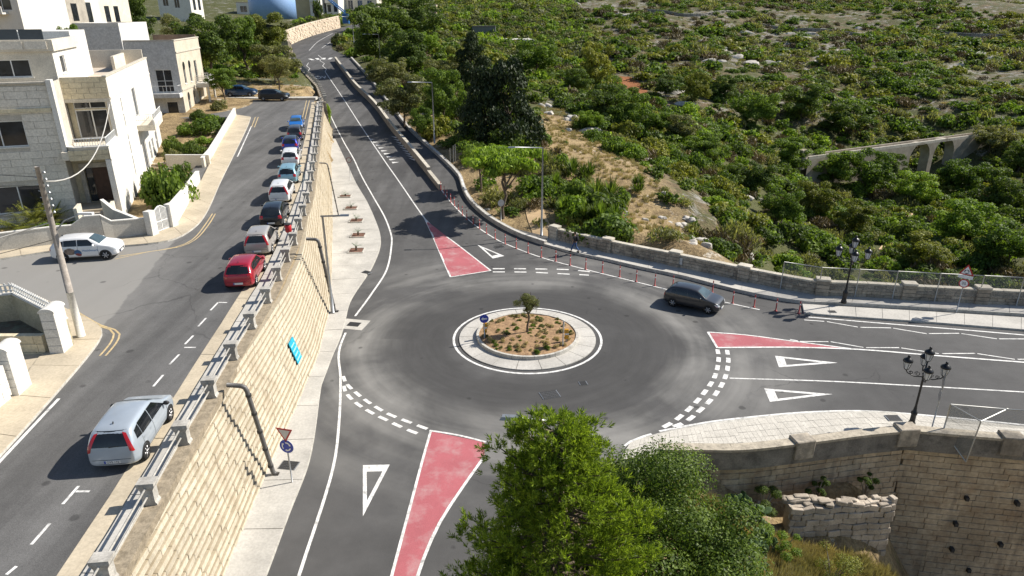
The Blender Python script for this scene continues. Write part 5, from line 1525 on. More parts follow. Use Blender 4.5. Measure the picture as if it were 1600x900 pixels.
def wheel_meshes():
    global WHEEL
    if WHEEL: return WHEEL
    R = Matrix.Rotation(math.pi / 2, 4, 'X')
    t = MB(); t.lathe([(.20, -.095), (.275, -.10), (.305, -.07), (.312, 0), (.305, .07), (.275, .10), (.20, .095)], 24, R)
    r = MB(); r.lathe([(.205, -.07), (.205, .07), (.19, .085)], 24, R)
    s = MB()
    for k in range(6):
        a = 2 * math.pi * k / 6
        M = R @ Matrix.Rotation(a, 4, 'Z')
        s.box(.03, .2, -.028, .028, .07, .1, M)
    s.lathe([(.055, .06), (.055, .108), (.02, .112)], 10, R)
    dk = MB(); dk.lathe([(.2, .05), (.2, .068)], 20, R)
    WHEEL = [m.mesh(n, True) for m, n in ((t, 'tyre'), (r, 'rim'), (s, 'spokes'), (dk, 'brake_disc'))]
    for me, mt in zip(WHEEL, (M_TYRE, M_RIM, M_RIM, M_DARK)): me.materials.append(mt)
    return WHEEL

def make_car(name, label, loc, rz, col, kind='hatch', plate='', roof=None, group='cars parked along the railing', cat='car', sc=1.0, pitch=0.0, plate_white=True, shade=None):
    K = KINDS_[kind]; L, W, H = K['L'], K['W'], K['H']
    e = empty(name, loc, rz, label, cat, group)
    e.rotation_euler = (0, -pitch, rz); e.scale = (sc,) * 3
    st = sorted(set([p[0] for p in K['prof']] + [.2, .36, .52, .62, .70, .86, .95]))
    rings = []
    for s in st:
        x = -L / 2 + L * s
        zt = lin(K['prof'], s) * H
        end = min(s, 1 - s)
        w = W / 2 * (1 - .16 * max(0, 1 - end / .10) ** 2)
        cab = lin([(0, 0), (.02, .15), (.06, .6), (.14, 1), (K['ws'][0], 1), (K['ws'][1], 0), (1, 0)], s)
        zb = .20 + .10 * max(0, 1 - end / .06)
        belt = min(K['belt'] * H, zt - .045)
        wr = w * (.74 * cab + .86 * (1 - cab))
        rings.append([(x, 0, zb), (x, w * .88, zb), (x, w * .97, zb + .10), (x, w, min(.52, (zb + belt) / 2 + .08)), (x, w * .975, belt), (x, wr * 1.015 if cab > .3 else w * .93, belt + (zt - belt) * (.86 if cab > .3 else .6)), (x, wr * .86, zt - .012), (x, 0, zt + .02 * cab + .004)])
    bm = bmesh.new(); nR = len(rings[0]); full = []
    for R_ in rings:
        vs_ = [bm.verts.new(p) for p in R_]; ot = [bm.verts.new((p[0], -p[1], p[2])) for p in R_[1:-1]]
        full.append(vs_ + ot[::-1])
    n = len(full[0])
    for i in range(len(full) - 1):
        for k in range(n): bm.faces.new((full[i][k], full[i][(k + 1) % n], full[i + 1][(k + 1) % n], full[i + 1][k]))
    bm.faces.new(full[0][::-1]); bm.faces.new(full[-1])
    bmesh.ops.recalc_face_normals(bm, faces=bm.faces)
    me0 = bpy.data.meshes.new('cage'); bm.to_mesh(me0); bm.free()
    tmp = bpy.data.objects.new('cage', me0); COL.objects.link(tmp)
    md = tmp.modifiers.new('s', 'SUBSURF'); md.levels = 2; md.render_levels = 2
    dg = bpy.context.evaluated_depsgraph_get()
    me = bpy.data.meshes.new_from_object(tmp.evaluated_get(dg)); bpy.data.objects.remove(tmp)
    me.polygons.foreach_set('use_smooth', [True] * len(me.polygons))
    pm = paint('paint_' + name + '_%.2f_%.2f_%.2f' % col, col, 0.0 if min(col) > .5 else .3)
    me.materials.clear(); me.materials.append(pm)
    if roof is not None:
        me.materials.append(paint('paint_roof_%.2f_%.2f_%.2f' % roof, roof))
        for p in me.polygons:
            if p.center.z > .9 * H: p.material_index = 1
    body = mesh_obj('body', me, None, e)
    bvh = BVHTree.FromPolygons([v.co for v in me.vertices], [tuple(p.vertices) for p in me.polygons])
    def patch(nm, mat, corners, d, nu=6, nv=4, off=.008, parent=e, thick=True):
        """corners: 4 points; each grid point is cast along d onto the body and lifted off it"""
        c = [Vector(p) for p in corners]; d = Vector(d).normalized(); grid = []
        for j in range(nv + 1):
            for i in range(nu + 1):
                u, v = i / nu, j / nv
                p = (c[0] * (1 - u) + c[1] * u) * (1 - v) + (c[3] * (1 - u) + c[2] * u) * v
                h, nn, _, _ = bvh.ray_cast(p - d * 3, d)
                grid.append((h if h is not None else p) - d * off)
        m = MB(); m.v = [tuple(g) for g in grid]
        for j in range(nv):
            for i in range(nu):
                a = j * (nu + 1) + i; f = (a, a + 1, a + nu + 2, a + nu + 1)
                v0, v1, v2 = (grid[k] for k in f[:3])
                m.f.append(f if (v1 - v0).cross(v2 - v0).dot(-d) > 0 else f[::-1])
        return build(m, nm, mat, parent, smooth=True)
    def X(s): return -L / 2 + L * s
    def Zt(s): return lin(K['prof'], s) * H
    bz = K['belt'] * H
    # glass
    w0, w1 = K['ws']; hw = W / 2
    patch('windscreen', M_SCREEN, [(X(w1) - .03, -hw * .80, Zt(w1)), (X(w1) - .03, hw * .80, Zt(w1)), (X(w0) + .06, hw * .63, Zt(w0)), (X(w0) + .06, -hw * .63, Zt(w0))], (-.6, 0, -1), 8, 6, .009)
    r0, r1 = K['rg']
    rz0, rz1 = bz + .04, H * .925
    patch('rear_window', M_CGLASS, [(-L / 2, hw * .74, rz0), (-L / 2, -hw * .74, rz0), (-L / 2, -hw * .60, rz1), (-L / 2, hw * .60, rz1)], (1, 0, 0), 8, 4, .009)
    s0, s1 = K['side']; mid = s0 + (s1 - s0) * .52
    for sg in (1, -1):
        d = (0, -sg, 0)
        zt_ = H * .89
        q = s0 + (s1 - s0) * .17
        patch('side_window', M_CGLASS, [(X(mid) + .022, sg * 2, bz + .03), (X(s1) - .02, sg * 2, bz + .02), (X(w0) + .0, sg * 2, zt_), (X(mid) + .022, sg * 2, zt_ + .02)], d, 6, 3, .009)
        patch('side_window', M_CGLASS, [(X(q) + .01, sg * 2, bz + .04), (X(mid) - .022, sg * 2, bz + .03), (X(mid) - .022, sg * 2, zt_ + .02), (X(q) + .03, sg * 2, zt_ - .0)], d, 5, 3, .009)
        patch('quarter_window', M_CGLASS, [(X(s0) + .02, sg * 2, bz + .10), (X(q) - .02, sg * 2, bz + .05), (X(q) + .0, sg * 2, zt_ - .02), (X(s0) + .10, sg * 2, zt_ - .08)], d, 3, 3, .009)
        # shut lines and handles
        for sx_ in (mid, s1 + .02, q - .02):
            patch('door_gap', M_TRIM, [(X(sx_) - .008, sg * 2, .34), (X(sx_) + .008, sg * 2, .34), (X(sx_) + .008, sg * 2, bz), (X(sx_) - .008, sg * 2, bz)], d, 1, 6, .004)
        for sx_ in (mid - .06, q + .02):
            h = patch('door_handle', pm, [(X(sx_) - .09, sg * 2, bz - .12), (X(sx_) + .09, sg * 2, bz - .12), (X(sx_) + .09, sg * 2, bz - .085), (X(sx_) - .09, sg * 2, bz - .085)], d, 2, 1, .03)
        patch('sill_trim', M_TRIM, [(X(.20), sg * 2, .24), (X(.77), sg * 2, .24), (X(.77), sg * 2, .32), (X(.20), sg * 2, .32)], d, 8, 1, .006)
        # wheel arches and wheels
        for s_ in (.185, .815):
            xc = X(s_)
            m = MB(); pts = []
            for k in range(25):
                a = math.pi * (k / 24 * 1.16 - .08)
                for r in (0.02, .37):
                    p = Vector((xc + r * math.cos(a), sg * 2, .31 + r * math.sin(a)))
                    h, _, _, _ = bvh.ray_cast(p + Vector((0, sg, 0)), Vector((0, -sg, 0)))
                    pts.append((h if h is not None else Vector((p.x, sg * hw * .9, p.z))) + Vector((0, sg * .006, 0)))
            m.v = [tuple(p) for p in pts]
            for k in range(24):
                f = (2 * k, 2 * k + 1, 2 * k + 3, 2 * k + 2); m.f.append(f if sg < 0 else f[::-1])
            build(m, 'wheel_arch', M_TRIM, e)
            wh = bpy.data.objects.new('wheel', None); COL.objects.link(wh); wh.parent = e
            wh.location = (xc, sg * (hw - .085), .312); wh.rotation_euler = (0, 0, 0 if sg < 0 else math.pi); wh.empty_display_size = .2
            for me_ in wheel_meshes(): mesh_obj(me_.name.split('.')[0], me_, None, wh)
        # mirrors
        m = MB(); xm = X(s1) - .12
        m.lathe([(.02, -.05), (.085, -.03), (.095, .03), (.05, .07)], 10, Matrix.Translation((xm, sg * (hw + .09), bz + .08)) @ Matrix.Rotation(math.pi / 2, 4, 'Y') @ Matrix.Diagonal((.9, 1.25, 1, 1)))
        m.box(xm - .03, xm + .03, min(sg * (hw - .06), sg * (hw + .06)), max(sg * (hw - .06), sg * (hw + .06)), bz + .03, bz + .07)
        build(m, 'mirror', pm if kind != 'mpv' else M_TRIM, e, smooth=True)
        # lamps
        if kind == 'mpv':
            patch('tail_light', M_TAIL, [(-L / 2, sg * hw * .98, bz - .16), (-L / 2, sg * hw * .76, bz - .12), (-L / 2, sg * hw * .66, H * .90), (-L / 2, sg * hw * .80, H * .88)], (1, -sg * .55, 0), 3, 6, .014)
        else:
            patch('tail_light', M_TAIL, [(-L / 2, sg * hw * .99, bz - .20), (-L / 2, sg * hw * .62, bz - .19), (-L / 2, sg * hw * .66, bz + .02), (-L / 2, sg * hw * .93, bz + .06)], (1, -sg * .5, 0), 4, 4, .014)
        patch('headlight', M_HEAD, [(L / 2, sg * hw * .62, .60), (L / 2 - .1, sg * hw * 1.0, .63), (L / 2 - .35, sg * hw * 1.0, .78), (L / 2 - .1, sg * hw * .66, .70)], (-1, -sg * .7, -.35), 4, 3, .012)
    patch('rear_bumper_trim', M_TRIM, [(-L / 2, hw * .8, .28), (-L / 2, -hw * .8, .28), (-L / 2, -hw * .8, .36), (-L / 2, hw * .8, .36)], (1, 0, 0), 6, 1, .008)
    patch('tailgate_gap', M_TRIM, [(-L / 2, hw * .74, .52), (-L / 2, -hw * .74, .52), (-L / 2, -hw * .74, .535), (-L / 2, hw * .74, .535)], (1, 0, 0), 6, 1, .005)
    patch('front_grille', M_TRIM, [(L / 2, -hw * .5, .34), (L / 2, hw * .5, .34), (L / 2, hw * .55, .52), (L / 2, -hw * .55, .52)], (-1, 0, 0), 6, 2, .008)
    patch('wiper', M_TRIM, [(-L / 2, .03, bz + .03), (-L / 2, -.28, bz + .05), (-L / 2, -.28, bz + .075), (-L / 2, .03, bz + .055)], (1, 0, 0), 3, 1, .02)
    m = MB(); m.box(X(.16), X(.175), -.01, .01, H - .03, H + .05); build(m, 'antenna', M_TRIM, e)
    for (x, sgn, pz) in ((-L / 2, 1, .44 if kind != 'suv' else .60), (L / 2, -1, .40)):
        h, _, _, _ = bvh.ray_cast(Vector((x - sgn, 0, pz)), Vector((sgn, 0, 0)))
        m = MB(); m.box(h.x - (.02 if sgn > 0 else 0), h.x + (0 if sgn > 0 else .02), -.26, .26, pz - .058, pz + .058)
        pl = build(m, 'number_plate', M_PLATE, e)
        m = MB(); xx = h.x - .022 if sgn > 0 else h.x + .022
        m.box(min(xx, xx + .001 * sgn), max(xx, xx + .001 * sgn), min(.20 * sgn, .258 * sgn), max(.20 * sgn, .258 * sgn), pz - .055, pz + .055); build(m, 'blue_band', M_PLBLUE, pl)
        if plate and sgn > 0:
            cu = bpy.data.curves.new('t', 'FONT'); cu.body = plate; cu.size = .115; cu.align_x = 'CENTER'; cu.align_y = 'CENTER'
            to = bpy.data.objects.new('t', cu); COL.objects.link(to)
            dg = bpy.context.evaluated_depsgraph_get(); tm = bpy.data.meshes.new_from_object(to.evaluated_get(dg)); bpy.data.objects.remove(to)
            tm.materials.clear(); tm.materials.append(M_PLTXT)
            o = bpy.data.objects.new('plate_lettering', tm); COL.objects.link(o); o.parent = pl
            o.matrix_basis = Matrix(((0, 0, -1, h.x - .024), (-1, 0, 0, -.03), (0, 1, 0, pz), (0, 0, 0, 1)))
    return e, patch, bvh

def street_heading(y): return math.atan2(4.0, xku(y + 2) - xku(y - 2))
def park(name, label, px, py, col, kind='hatch', plate='', roof=None, face=1, **kw):
    K = KINDS_[kind]; p = PU(px, py); a = street_heading(p.y + 2)
    d = Vector((math.cos(a), math.sin(a), 0)); c = p + d * (K['L'] * kw.get('sc', 1) / 2)
    c.x = min(c.x, xku(c.y) - .22); c.z = zu(c.y) + .012
    sl_ = math.atan((zu(c.y + 1.5) - zu(c.y - 1.5)) / 3)
    #print('CAR', name, [round(v, 1) for v in c], 'kerb gap', round(xku(c.y) - c.x, 2))
    return make_car(name, label, c, a if face > 0 else a + math.pi, col, kind, plate, roof, pitch=sl_ * face, **kw)
ROWG = 'cars parked along the railing'
park('parked_car', 'silver tall hatchback parked alone nearest the camera', 180, 739, (.40, .45, .50), 'mpv', 'GVS 192')
park('parked_car', 'bright red hatchback parked at the near end of the row', 384, 455, (.36, .012, .03), 'hatch')
park('parked_car', 'beige silver hatchback parked in front of the red one', 409, 403, (.42, .39, .36), 'mpv')
park('parked_car', 'black hatchback parked between the beige silver and white ones', 434, 358, (.012, .014, .018), 'hatch')
park('parked_car', 'white hatchback parked directly ahead of the black one', 437, 320, (.66, .66, .66), 'mpv')
park('parked_car', 'light blue hatchback parked between the two white ones', 450, 290, (.24, .42, .50), 'hatch')
park('parked_car', 'white hatchback parked just behind the deep blue one', 454, 262, (.68, .68, .68), 'hatch')
park('parked_car', 'deep blue hatchback with dark roof in the far half of the row', 454, 240, (.01, .035, .32), 'hatch', roof=(.03, .035, .05))
park('parked_car', 'dark grey hatchback parked nose to nose with the bright blue one', 461, 221.5, (.05, .05, .055), 'hatch')
park('parked_car', 'bright blue small car facing the camera at the far end of the row', 463, 205.5, (.015, .17, .55), 'hatch', face=-1, sc=.93)

# white lettered car by the garden wall
c = P(141, 401, 4.35); a = math.radians(11)
e, patch, bvh = make_car('parked_car', 'white hatchback with printed hands and blue lettering beside the garden wall', c, a, (.70, .70, .70), 'hatch', group='cars parked along the railing')
e['group'] = 'cars parked by the houses'
M_PR1 = worn('printed_hand_brown', (.20, .15, .12), .5, 5, .4); M_PR2 = worn('printed_hand_blue', (.05, .12, .24), .5, 5, .4); M_PR3 = worn('printed_hand_red', (.25, .06, .06), .3, 6, .4)
K = KINDS_['hatch']
def disc_decal(nm, mat, cx, cz, rx, rz_, off, rot=0):
    m = MB(); pts = [Vector((cx, 0, cz))]
    for k in range(20):
        t = 2 * math.pi * k / 20; u, v = rx * math.cos(t), rz_ * math.sin(t)
        pts.append(Vector((cx + u * math.cos(rot) - v * math.sin(rot), 0, cz + u * math.sin(rot) + v * math.cos(rot))))
    V = []
    for p in pts:
        h, _, _, _ = bvh.ray_cast(Vector((p.x, -3, p.z)), Vector((0, 1, 0))); V.append((h if h is not None else Vector((p.x, -.8, p.z))) - Vector((0, off, 0)))
    m.v = [tuple(v) for v in V]; m.f = [(0, 1 + k, 1 + (k + 1) % 20) for k in range(20)]
    build(m, nm, mat, e)
disc_decal('printed_hand', M_PR1, -.75, .66, .33, .22, .008, -.1); disc_decal('printed_hand', M_PR2, -.30, .56, .22, .19, .010, -.6); disc_decal('printed_sleeve', M_PR3, -.28, .44, .17, .09, .012, -.2)
cu = bpy.data.curves.new('t', 'FONT'); cu.body = 'Healthmark'; cu.size = .20; cu.align_x = 'LEFT'
to = bpy.data.objects.new('t', cu); COL.objects.link(to); dg = bpy.context.evaluated_depsgraph_get()
tm = bpy.data.meshes.new_from_object(to.evaluated_get(dg)); bpy.data.objects.remove(to)
tm.materials.clear(); tm.materials.append(plain('blue_lettering', (.03, .16, .36), .4))
o = bpy.data.objects.new('door_lettering', tm); COL.objects.link(o); o.parent = e
h, _, _, _ = bvh.ray_cast(Vector((.4, -3, .66)), Vector((0, 1, 0)))
o.matrix_basis = Matrix(((1, 0, 0, -.05), (0, 0, -1, h.y - .02), (0, 1, 0, .62), (0, 0, 0, 1)))

# car leaving the roundabout
w0 = P(1050.7, 478.5, 0); w1 = P(1105.9, 490.5, 0); hd = math.atan2(w1.y - w0.y, w1.x - w0.x)
c = (w0 + w1) / 2 + Vector((-math.sin(hd), math.cos(hd), 0)) * .74
e, _, _ = make_car('moving_car', 'dark grey hatchback driving off the roundabout towards the bridge road', c, hd, (.035, .036, .04), 'hatch', group=None)
c = P(427, 158, zu); c.y += .7; c.z = zu(c.y) 
e, _, _ = make_car('parked_car', 'black hatchback parked sideways across the far end of the street', c, 0.0, (.01, .011, .02), 'suv', group='cars parked by the houses')
c = P(366, 153, 7.4); c.z = zu(c.y)
e, _, _ = make_car('parked_van', 'blue van half hidden by the tree at the street end', c + Vector((0, 3, .2)), 0.1, (.01, .05, .13), 'suv', group='cars parked by the houses', sc=1.05)
c = PT(224, 41, 150)
e, _, _ = make_car('parked_car', 'tiny white car on the upper lane beyond the grey house roof', c + Vector((0, 0, .1)), .0, (.65, .66, .68), 'hatch', group='cars parked by the houses')
# ------------------------------------------------------------------ street furniture
M_BOL = plain('red_bollard_plastic', (.36, .045, .04), .5)
M_REFL = plain('white_reflective_band', (.7, .7, .7), .4)
M_SIGNBACK = plain('sign_back_aluminium', (.33, .33, .33), .45, .5)
M_SRED = plain('sign_red', (.42, .015, .02), .4); M_SWHITE = plain('sign_white', (.72, .72, .72), .4); M_SBLUE = plain('sign_blue', (.012, .04, .36), .4); M_SBLACK = plain('sign_black', (.02, .02, .02), .5)
M_YEL = plain('yellow_marker', (.55, .27, .01), .45)
bol_px = [(600 + x / 4, 200 + y / 4) for x, y in [(355, 388), (377, 415), (395, 440), (417, 465), (440, 487), (465, 510), (490, 545), (518, 572), (558, 600), (597, 630), (640, 660), (695, 695), (757, 725), (826, 753), (900, 782), (983, 808), (1073, 833), (1163, 858), (1260, 883)]]
bol_px += [(941, 426), (968, 433), (994, 440), (1023, 446.5), (1051, 448.5), (1113, 457), (1144.5, 474), (1178, 480), (1212, 486), (1248, 490)]
pm = MB(); pm.lathe([(.11, 0), (.11, .03), (.045, .05), (.04, .9), (.03, .93)], 10); bme = pm.mesh('post', True); bme.materials.append(M_BOL)
bd_ = MB(); bd_.lathe([(.044, .62), (.044, .72)], 10); rme = bd_.mesh('band', True); rme.materials.append(M_REFL)
for (px, py) in bol_px:
    p = PM(px, py)
    e = empty('traffic_bollard', (p.x, p.y, zm(p.y)), 0, 'slim red flexible bollard standing in the line beside the raised footway', 'bollard', 'red bollards along the footway')
    mesh_obj('post', bme, None, e); mesh_obj('reflective_band', rme, None, e)

def text_mesh(txt, size, mat):
    cu = bpy.data.curves.new('t', 'FONT'); cu.body = txt; cu.size = size; cu.align_x = 'CENTER'; cu.align_y = 'CENTER'; cu.extrude = .002
    to = bpy.data.objects.new('t', cu); COL.objects.link(to); dg = bpy.context.evaluated_depsgraph_get()
    tm = bpy.data.meshes.new_from_object(to.evaluated_get(dg)); bpy.data.objects.remove(to)
    tm.materials.clear(); tm.materials.append(mat); return tm
def plate(e, name, pts, y0, y1, mat, parent=None):    # flat outline in the xz plane, facing -y
    m = MB(); n = len(pts)
    m.v = [(x, y0, z) for x, z in pts] + [(x, y1, z) for x, z in pts]
    area = sum(pts[i][0] * pts[(i + 1) % n][1] - pts[(i + 1) % n][0] * pts[i][1] for i in range(n))
    f = [tuple(range(n)), tuple(range(n, 2 * n))[::-1]] + [(i, n + i, n + (i + 1) % n, (i + 1) % n) for i in range(n)]
    m.f = f if area > 0 else [q[::-1] for q in f]
    return build(m, name, mat, parent or e)
def circ(cx, cz, r, n=28): return [(cx + r * math.cos(2 * math.pi * k / n), cz + r * math.sin(2 * math.pi * k / n)) for k in range(n)]
def tri(cx, cz, r, up=True):
    o = math.pi / 2 if up else -math.pi / 2
    return [(cx + r * math.cos(o + 2 * math.pi * k / 3), cz + r * math.sin(o + 2 * math.pi * k / 3)) for k in range(3)]
def sign_post(name, label, loc, rz, h): 
    e = empty(name, loc, rz, label, 'road sign')
    m = MB(); m.tube([(0, .03, 0), (0, .03, h)], .032, 8); build(m, 'post', M_METAL_GREY, e, smooth=True)
    return e
def arrow_arc(e, par, cx, cz, r, w, a0, a1, y, mat):
    pts = []; n = 8
    for k in range(n + 1): a = a0 + (a1 - a0) * k / n; pts.append((cx + (r + w / 2) * math.cos(a), cz + (r + w / 2) * math.sin(a)))
    inn = []
    for k in range(n + 1): a = a0 + (a1 - a0) * k / n; inn.append((cx + (r - w / 2) * math.cos(a), cz + (r - w / 2) * math.sin(a)))
    plate(e, 'arrow_shaft', pts + inn[::-1], y - .006, y, mat, par)
    s = 1 if a1 > a0 else -1; a = a1
    tip = a1 + s * .45
    plate(e, 'arrow_head', [(cx + (r + w * 1.1) * math.cos(a), cz + (r + w * 1.1) * math.sin(a)), (cx + (r - w * 1.1) * math.cos(a), cz + (r - w * 1.1) * math.sin(a)), (cx + r * math.cos(tip), cz + r * math.sin(tip))], y - .006, y, mat, par)
# give way + roundabout sign on the lower pavement
p = P(456, 754, .13)
e = sign_post('roundabout_sign', 'give way triangle over blue roundabout disc on a post by the drainpipe', p, math.radians(-14), 2.75)
t = plate(e, 'give_way_plate', tri(0, 2.52, .45, False), -.01, 0, M_SRED); plate(e, 'give_way_face', tri(0, 2.52, .31, False), -.018, -.011, plain('sign_grey_face', (.5, .5, .5), .4), t)
d = plate(e, 'roundabout_disc', circ(0, 1.86, .32), -.01, 0, M_SBLUE); plate(e, 'disc_rim', circ(0, 1.86, .33), -.0, .008, M_SWHITE, d)
for k in range(3): arrow_arc(e, d, 0, 1.86, .19, .055, math.radians(100 - 120 * k), math.radians(100 - 120 * k - 68), -.012, M_SWHITE)
# keep left sign and yellow markers on the island
p = P(757, 528, .3)
e = sign_post('keep_left_sign', 'blue keep left arrow sign on the roundabout island edge', p, math.radians(5), 1.55)
d = plate(e, 'disc', circ(0, 1.3, .28), -.01, 0, M_SBLUE)
plate(e, 'arrow', [(-.19, 1.3), (-.05, 1.42), (-.05, 1.34), (.18, 1.34), (.18, 1.26), (-.05, 1.26), (-.05, 1.18)], -.018, -.011, M_SWHITE, d)
for (px, py, lb) in ((758, 524, 'yellow marker box below the keep left sign on the island'), (885, 534, 'yellow marker box on the bridge side edge of the island')):
    p = P(px, py, .3)
    e = empty('yellow_marker', p, .1, lb, 'marker')
    m = MB(); m.box(-.11, .11, -.07, .07, .22, .85); build(m, 'box', M_YEL, e)
    m = MB(); m.box(-.05, .05, -.05, .05, -.05, .22); build(m, 'foot', M_METAL_GREY, e)
    m = MB(); m.box(-.115, .115, -.076, -.071, .5, .6); build(m, 'reflective_band', M_REFL, e)
p = P(880, 540, .3)
e = sign_post('thin_sign_pole', 'thin grey sign pole seen edge on beside the island kerb', p, math.radians(80), 1.6)
plate(e, 'disc', circ(0, 1.35, .27), -.01, 0, M_SIGNBACK)
# warning sign on the far pavement
p = P(1494, 488, .2)
e = sign_post('warning_sign', 'red bordered roundabout warning triangle with round sign on far pavement post', p, math.radians(-42), 3.25)
t = plate(e, 'triangle', tri(0, 2.95, .50), -.01, 0, M_SRED); f = plate(e, 'triangle_face', tri(0, 2.95, .35), -.018, -.011, M_SWHITE, t)
for k in range(3): arrow_arc(e, t, 0, 2.93, .12, .045, math.radians(90 - 120 * k), math.radians(90 - 120 * k - 70), -.02, M_SBLACK)
plate(e, 'supplementary_plate', [(-.42, 2.45), (.42, 2.45), (.42, 2.66), (-.42, 2.66)], -.01, 0, M_SWHITE)
d = plate(e, 'speed_disc', circ(0, 2.10, .30), -.01, 0, M_SRED); plate(e, 'speed_face', circ(0, 2.10, .23), -.018, -.011, M_SWHITE, d)
o = mesh_obj('speed_figure', text_mesh('35', .26, M_SBLACK), None, d); o.matrix_basis = Matrix(((1, 0, 0, 0), (0, 0, -1, -.022), (0, 1, 0, 2.10), (0, 0, 0, 1)))
# signs seen edge on behind the near lamp
e = sign_post('bridge_sign', 'square and round signs seen from behind at the near fence end', (20.35, 28.2, .12), math.radians(245), 3.3)
plate(e, 'square_plate', [(-.4, 2.75), (0, 2.35), (.4, 2.75), (0, 3.15)], -.01, 0, M_SIGNBACK); plate(e, 'round_plate', circ(0, 2.0, .32), -.01, 0, M_SIGNBACK)
# small speed sign on the lower pavement, uphill
p = PM(548, 284)
e = sign_post('speed_sign', 'thin round speed sign on the pavement above the palm planters', (p.x, p.y, zm(p.y) + .13), math.radians(10), 2.6)
d = plate(e, 'disc', circ(0, 2.35, .3), -.01, 0, plain('dull_red_rim', (.22, .1, .1), .4)); plate(e, 'face', circ(0, 2.35, .22), -.018, -.011, plain('dull_white', (.45, .45, .43), .4), d)
p = PT(783, 345, 50)
e = sign_post('round_sign_back', 'grey round sign back under the bright green tree', p, math.radians(20), 2.1)
plate(e, 'disc', circ(0, 1.75, .33), -.01, 0, plain('pale_sign_back', (.45, .46, .47), .5))
for px, py in ((704, 262), (709, 258), (712, 256)):
    p = PT(px, py, 60); e = empty('thin_post', p, 0, 'thin grey post behind the footway wall near the tree trunks', 'post', 'thin posts behind the footway')
    m = MB(); m.tube([(0, 0, 0), (0, 0, 2.3)], .04, 6); build(m, 'shaft', M_METAL_GREY, e); m = MB(); m.lathe([(.05, 2.28), (.05, 2.34)], 6); build(m, 'cap', M_METAL_GREY, e)

# tall street lamps
def street_lamp(label, base, top_z, arm, rz, r=.09):
    e = empty('street_lamp', base, rz, label, 'street lamp')
    h = top_z - base.z
    m = MB(); m.tube([(0, 0, 0), (0, 0, 1.2), (0, 0, 1.25), (0, 0, h)], [r * 1.3, r * 1.3, r, r * .7], 10); build(m, 'pole', M_METAL_GREY, e, smooth=True)
    m = MB(); m.tube([(0, 0, h - .02), (-.12, 0, h), (-arm, 0, h + .06)], r * .62, 8); build(m, 'arm', M_METAL_GREY, e, smooth=True)
    m = MB(); V = [(-arm - .62, -.12, h + .03), (-arm - .62, .12, h + .03), (-arm, .12, h + .03), (-arm, -.12, h + .03), (-arm - .55, -.08, h + .12), (-arm - .55, .08, h + .12), (-arm, .07, h + .14), (-arm, -.07, h + .14)]
    m.add(V, [(0, 1, 2, 3), (7, 6, 5, 4), (0, 4, 5, 1), (1, 5, 6, 2), (2, 6, 7, 3), (3, 7, 4, 0)]); hd_ = build(m, 'lamp_head', M_METAL_GREY, e)
    m = MB(); m.box(-arm - .55, -arm - .1, -.08, .08, h + .01, h + .028); build(m, 'lens', M_HEAD, hd_)
    m = MB(); m.box(-r * 1.5, r * 1.5, -r * 1.5, r * 1.5, 0, .05); build(m, 'base_plate', M_METAL_GREY, e)
    return e
def lamp_from_px(label, bpx, tpx, arm, zf, rz=0.0):
    b = P(bpx[0], bpx[1], zf) if callable(zf) else P(*bpx, zf)
    bb = (450 - tpx[1]) / FPX
    z = (bb * b.y * CP - b.y * SP) / (CP + bb * SP) + CAMH
    return street_lamp(label, b, z, arm, rz)
lamp_from_px('tall grey street lamp beside the sandy path and bright green tree', (846, 368), (842, 231), 2.4, lambda y: zm(y) + .2, .05)
lamp_from_px('tall grey street lamp in front of the olive green roadside trees', (679, 224), (673, 129), 2.6, lambda y: zm(y) + .2, .05)
b = PM(596, 120); street_lamp('grey street lamp half hidden by dark trees on the climbing road', Vector((b.x, b.y, zm(b.y))), zm(b.y) + 8.2, 2.6, .05)
b = PM(554, 78); street_lamp('far grey street lamp at the road bend by the big dark tree', Vector((b.x, b.y, zm(b.y))), zm(b.y) + 8.0, 2.6, .05)
lamp_from_px('grey street lamp rising beside the thick drainpipe on the yellow wall', (520, 489), (504, 338), -1.7, .13, .0)
b = Vector((1.75, 16.7, -.4)); street_lamp('grey street lamp rising through the top of the pine crown', b, 8.05, 1.5, -.12)

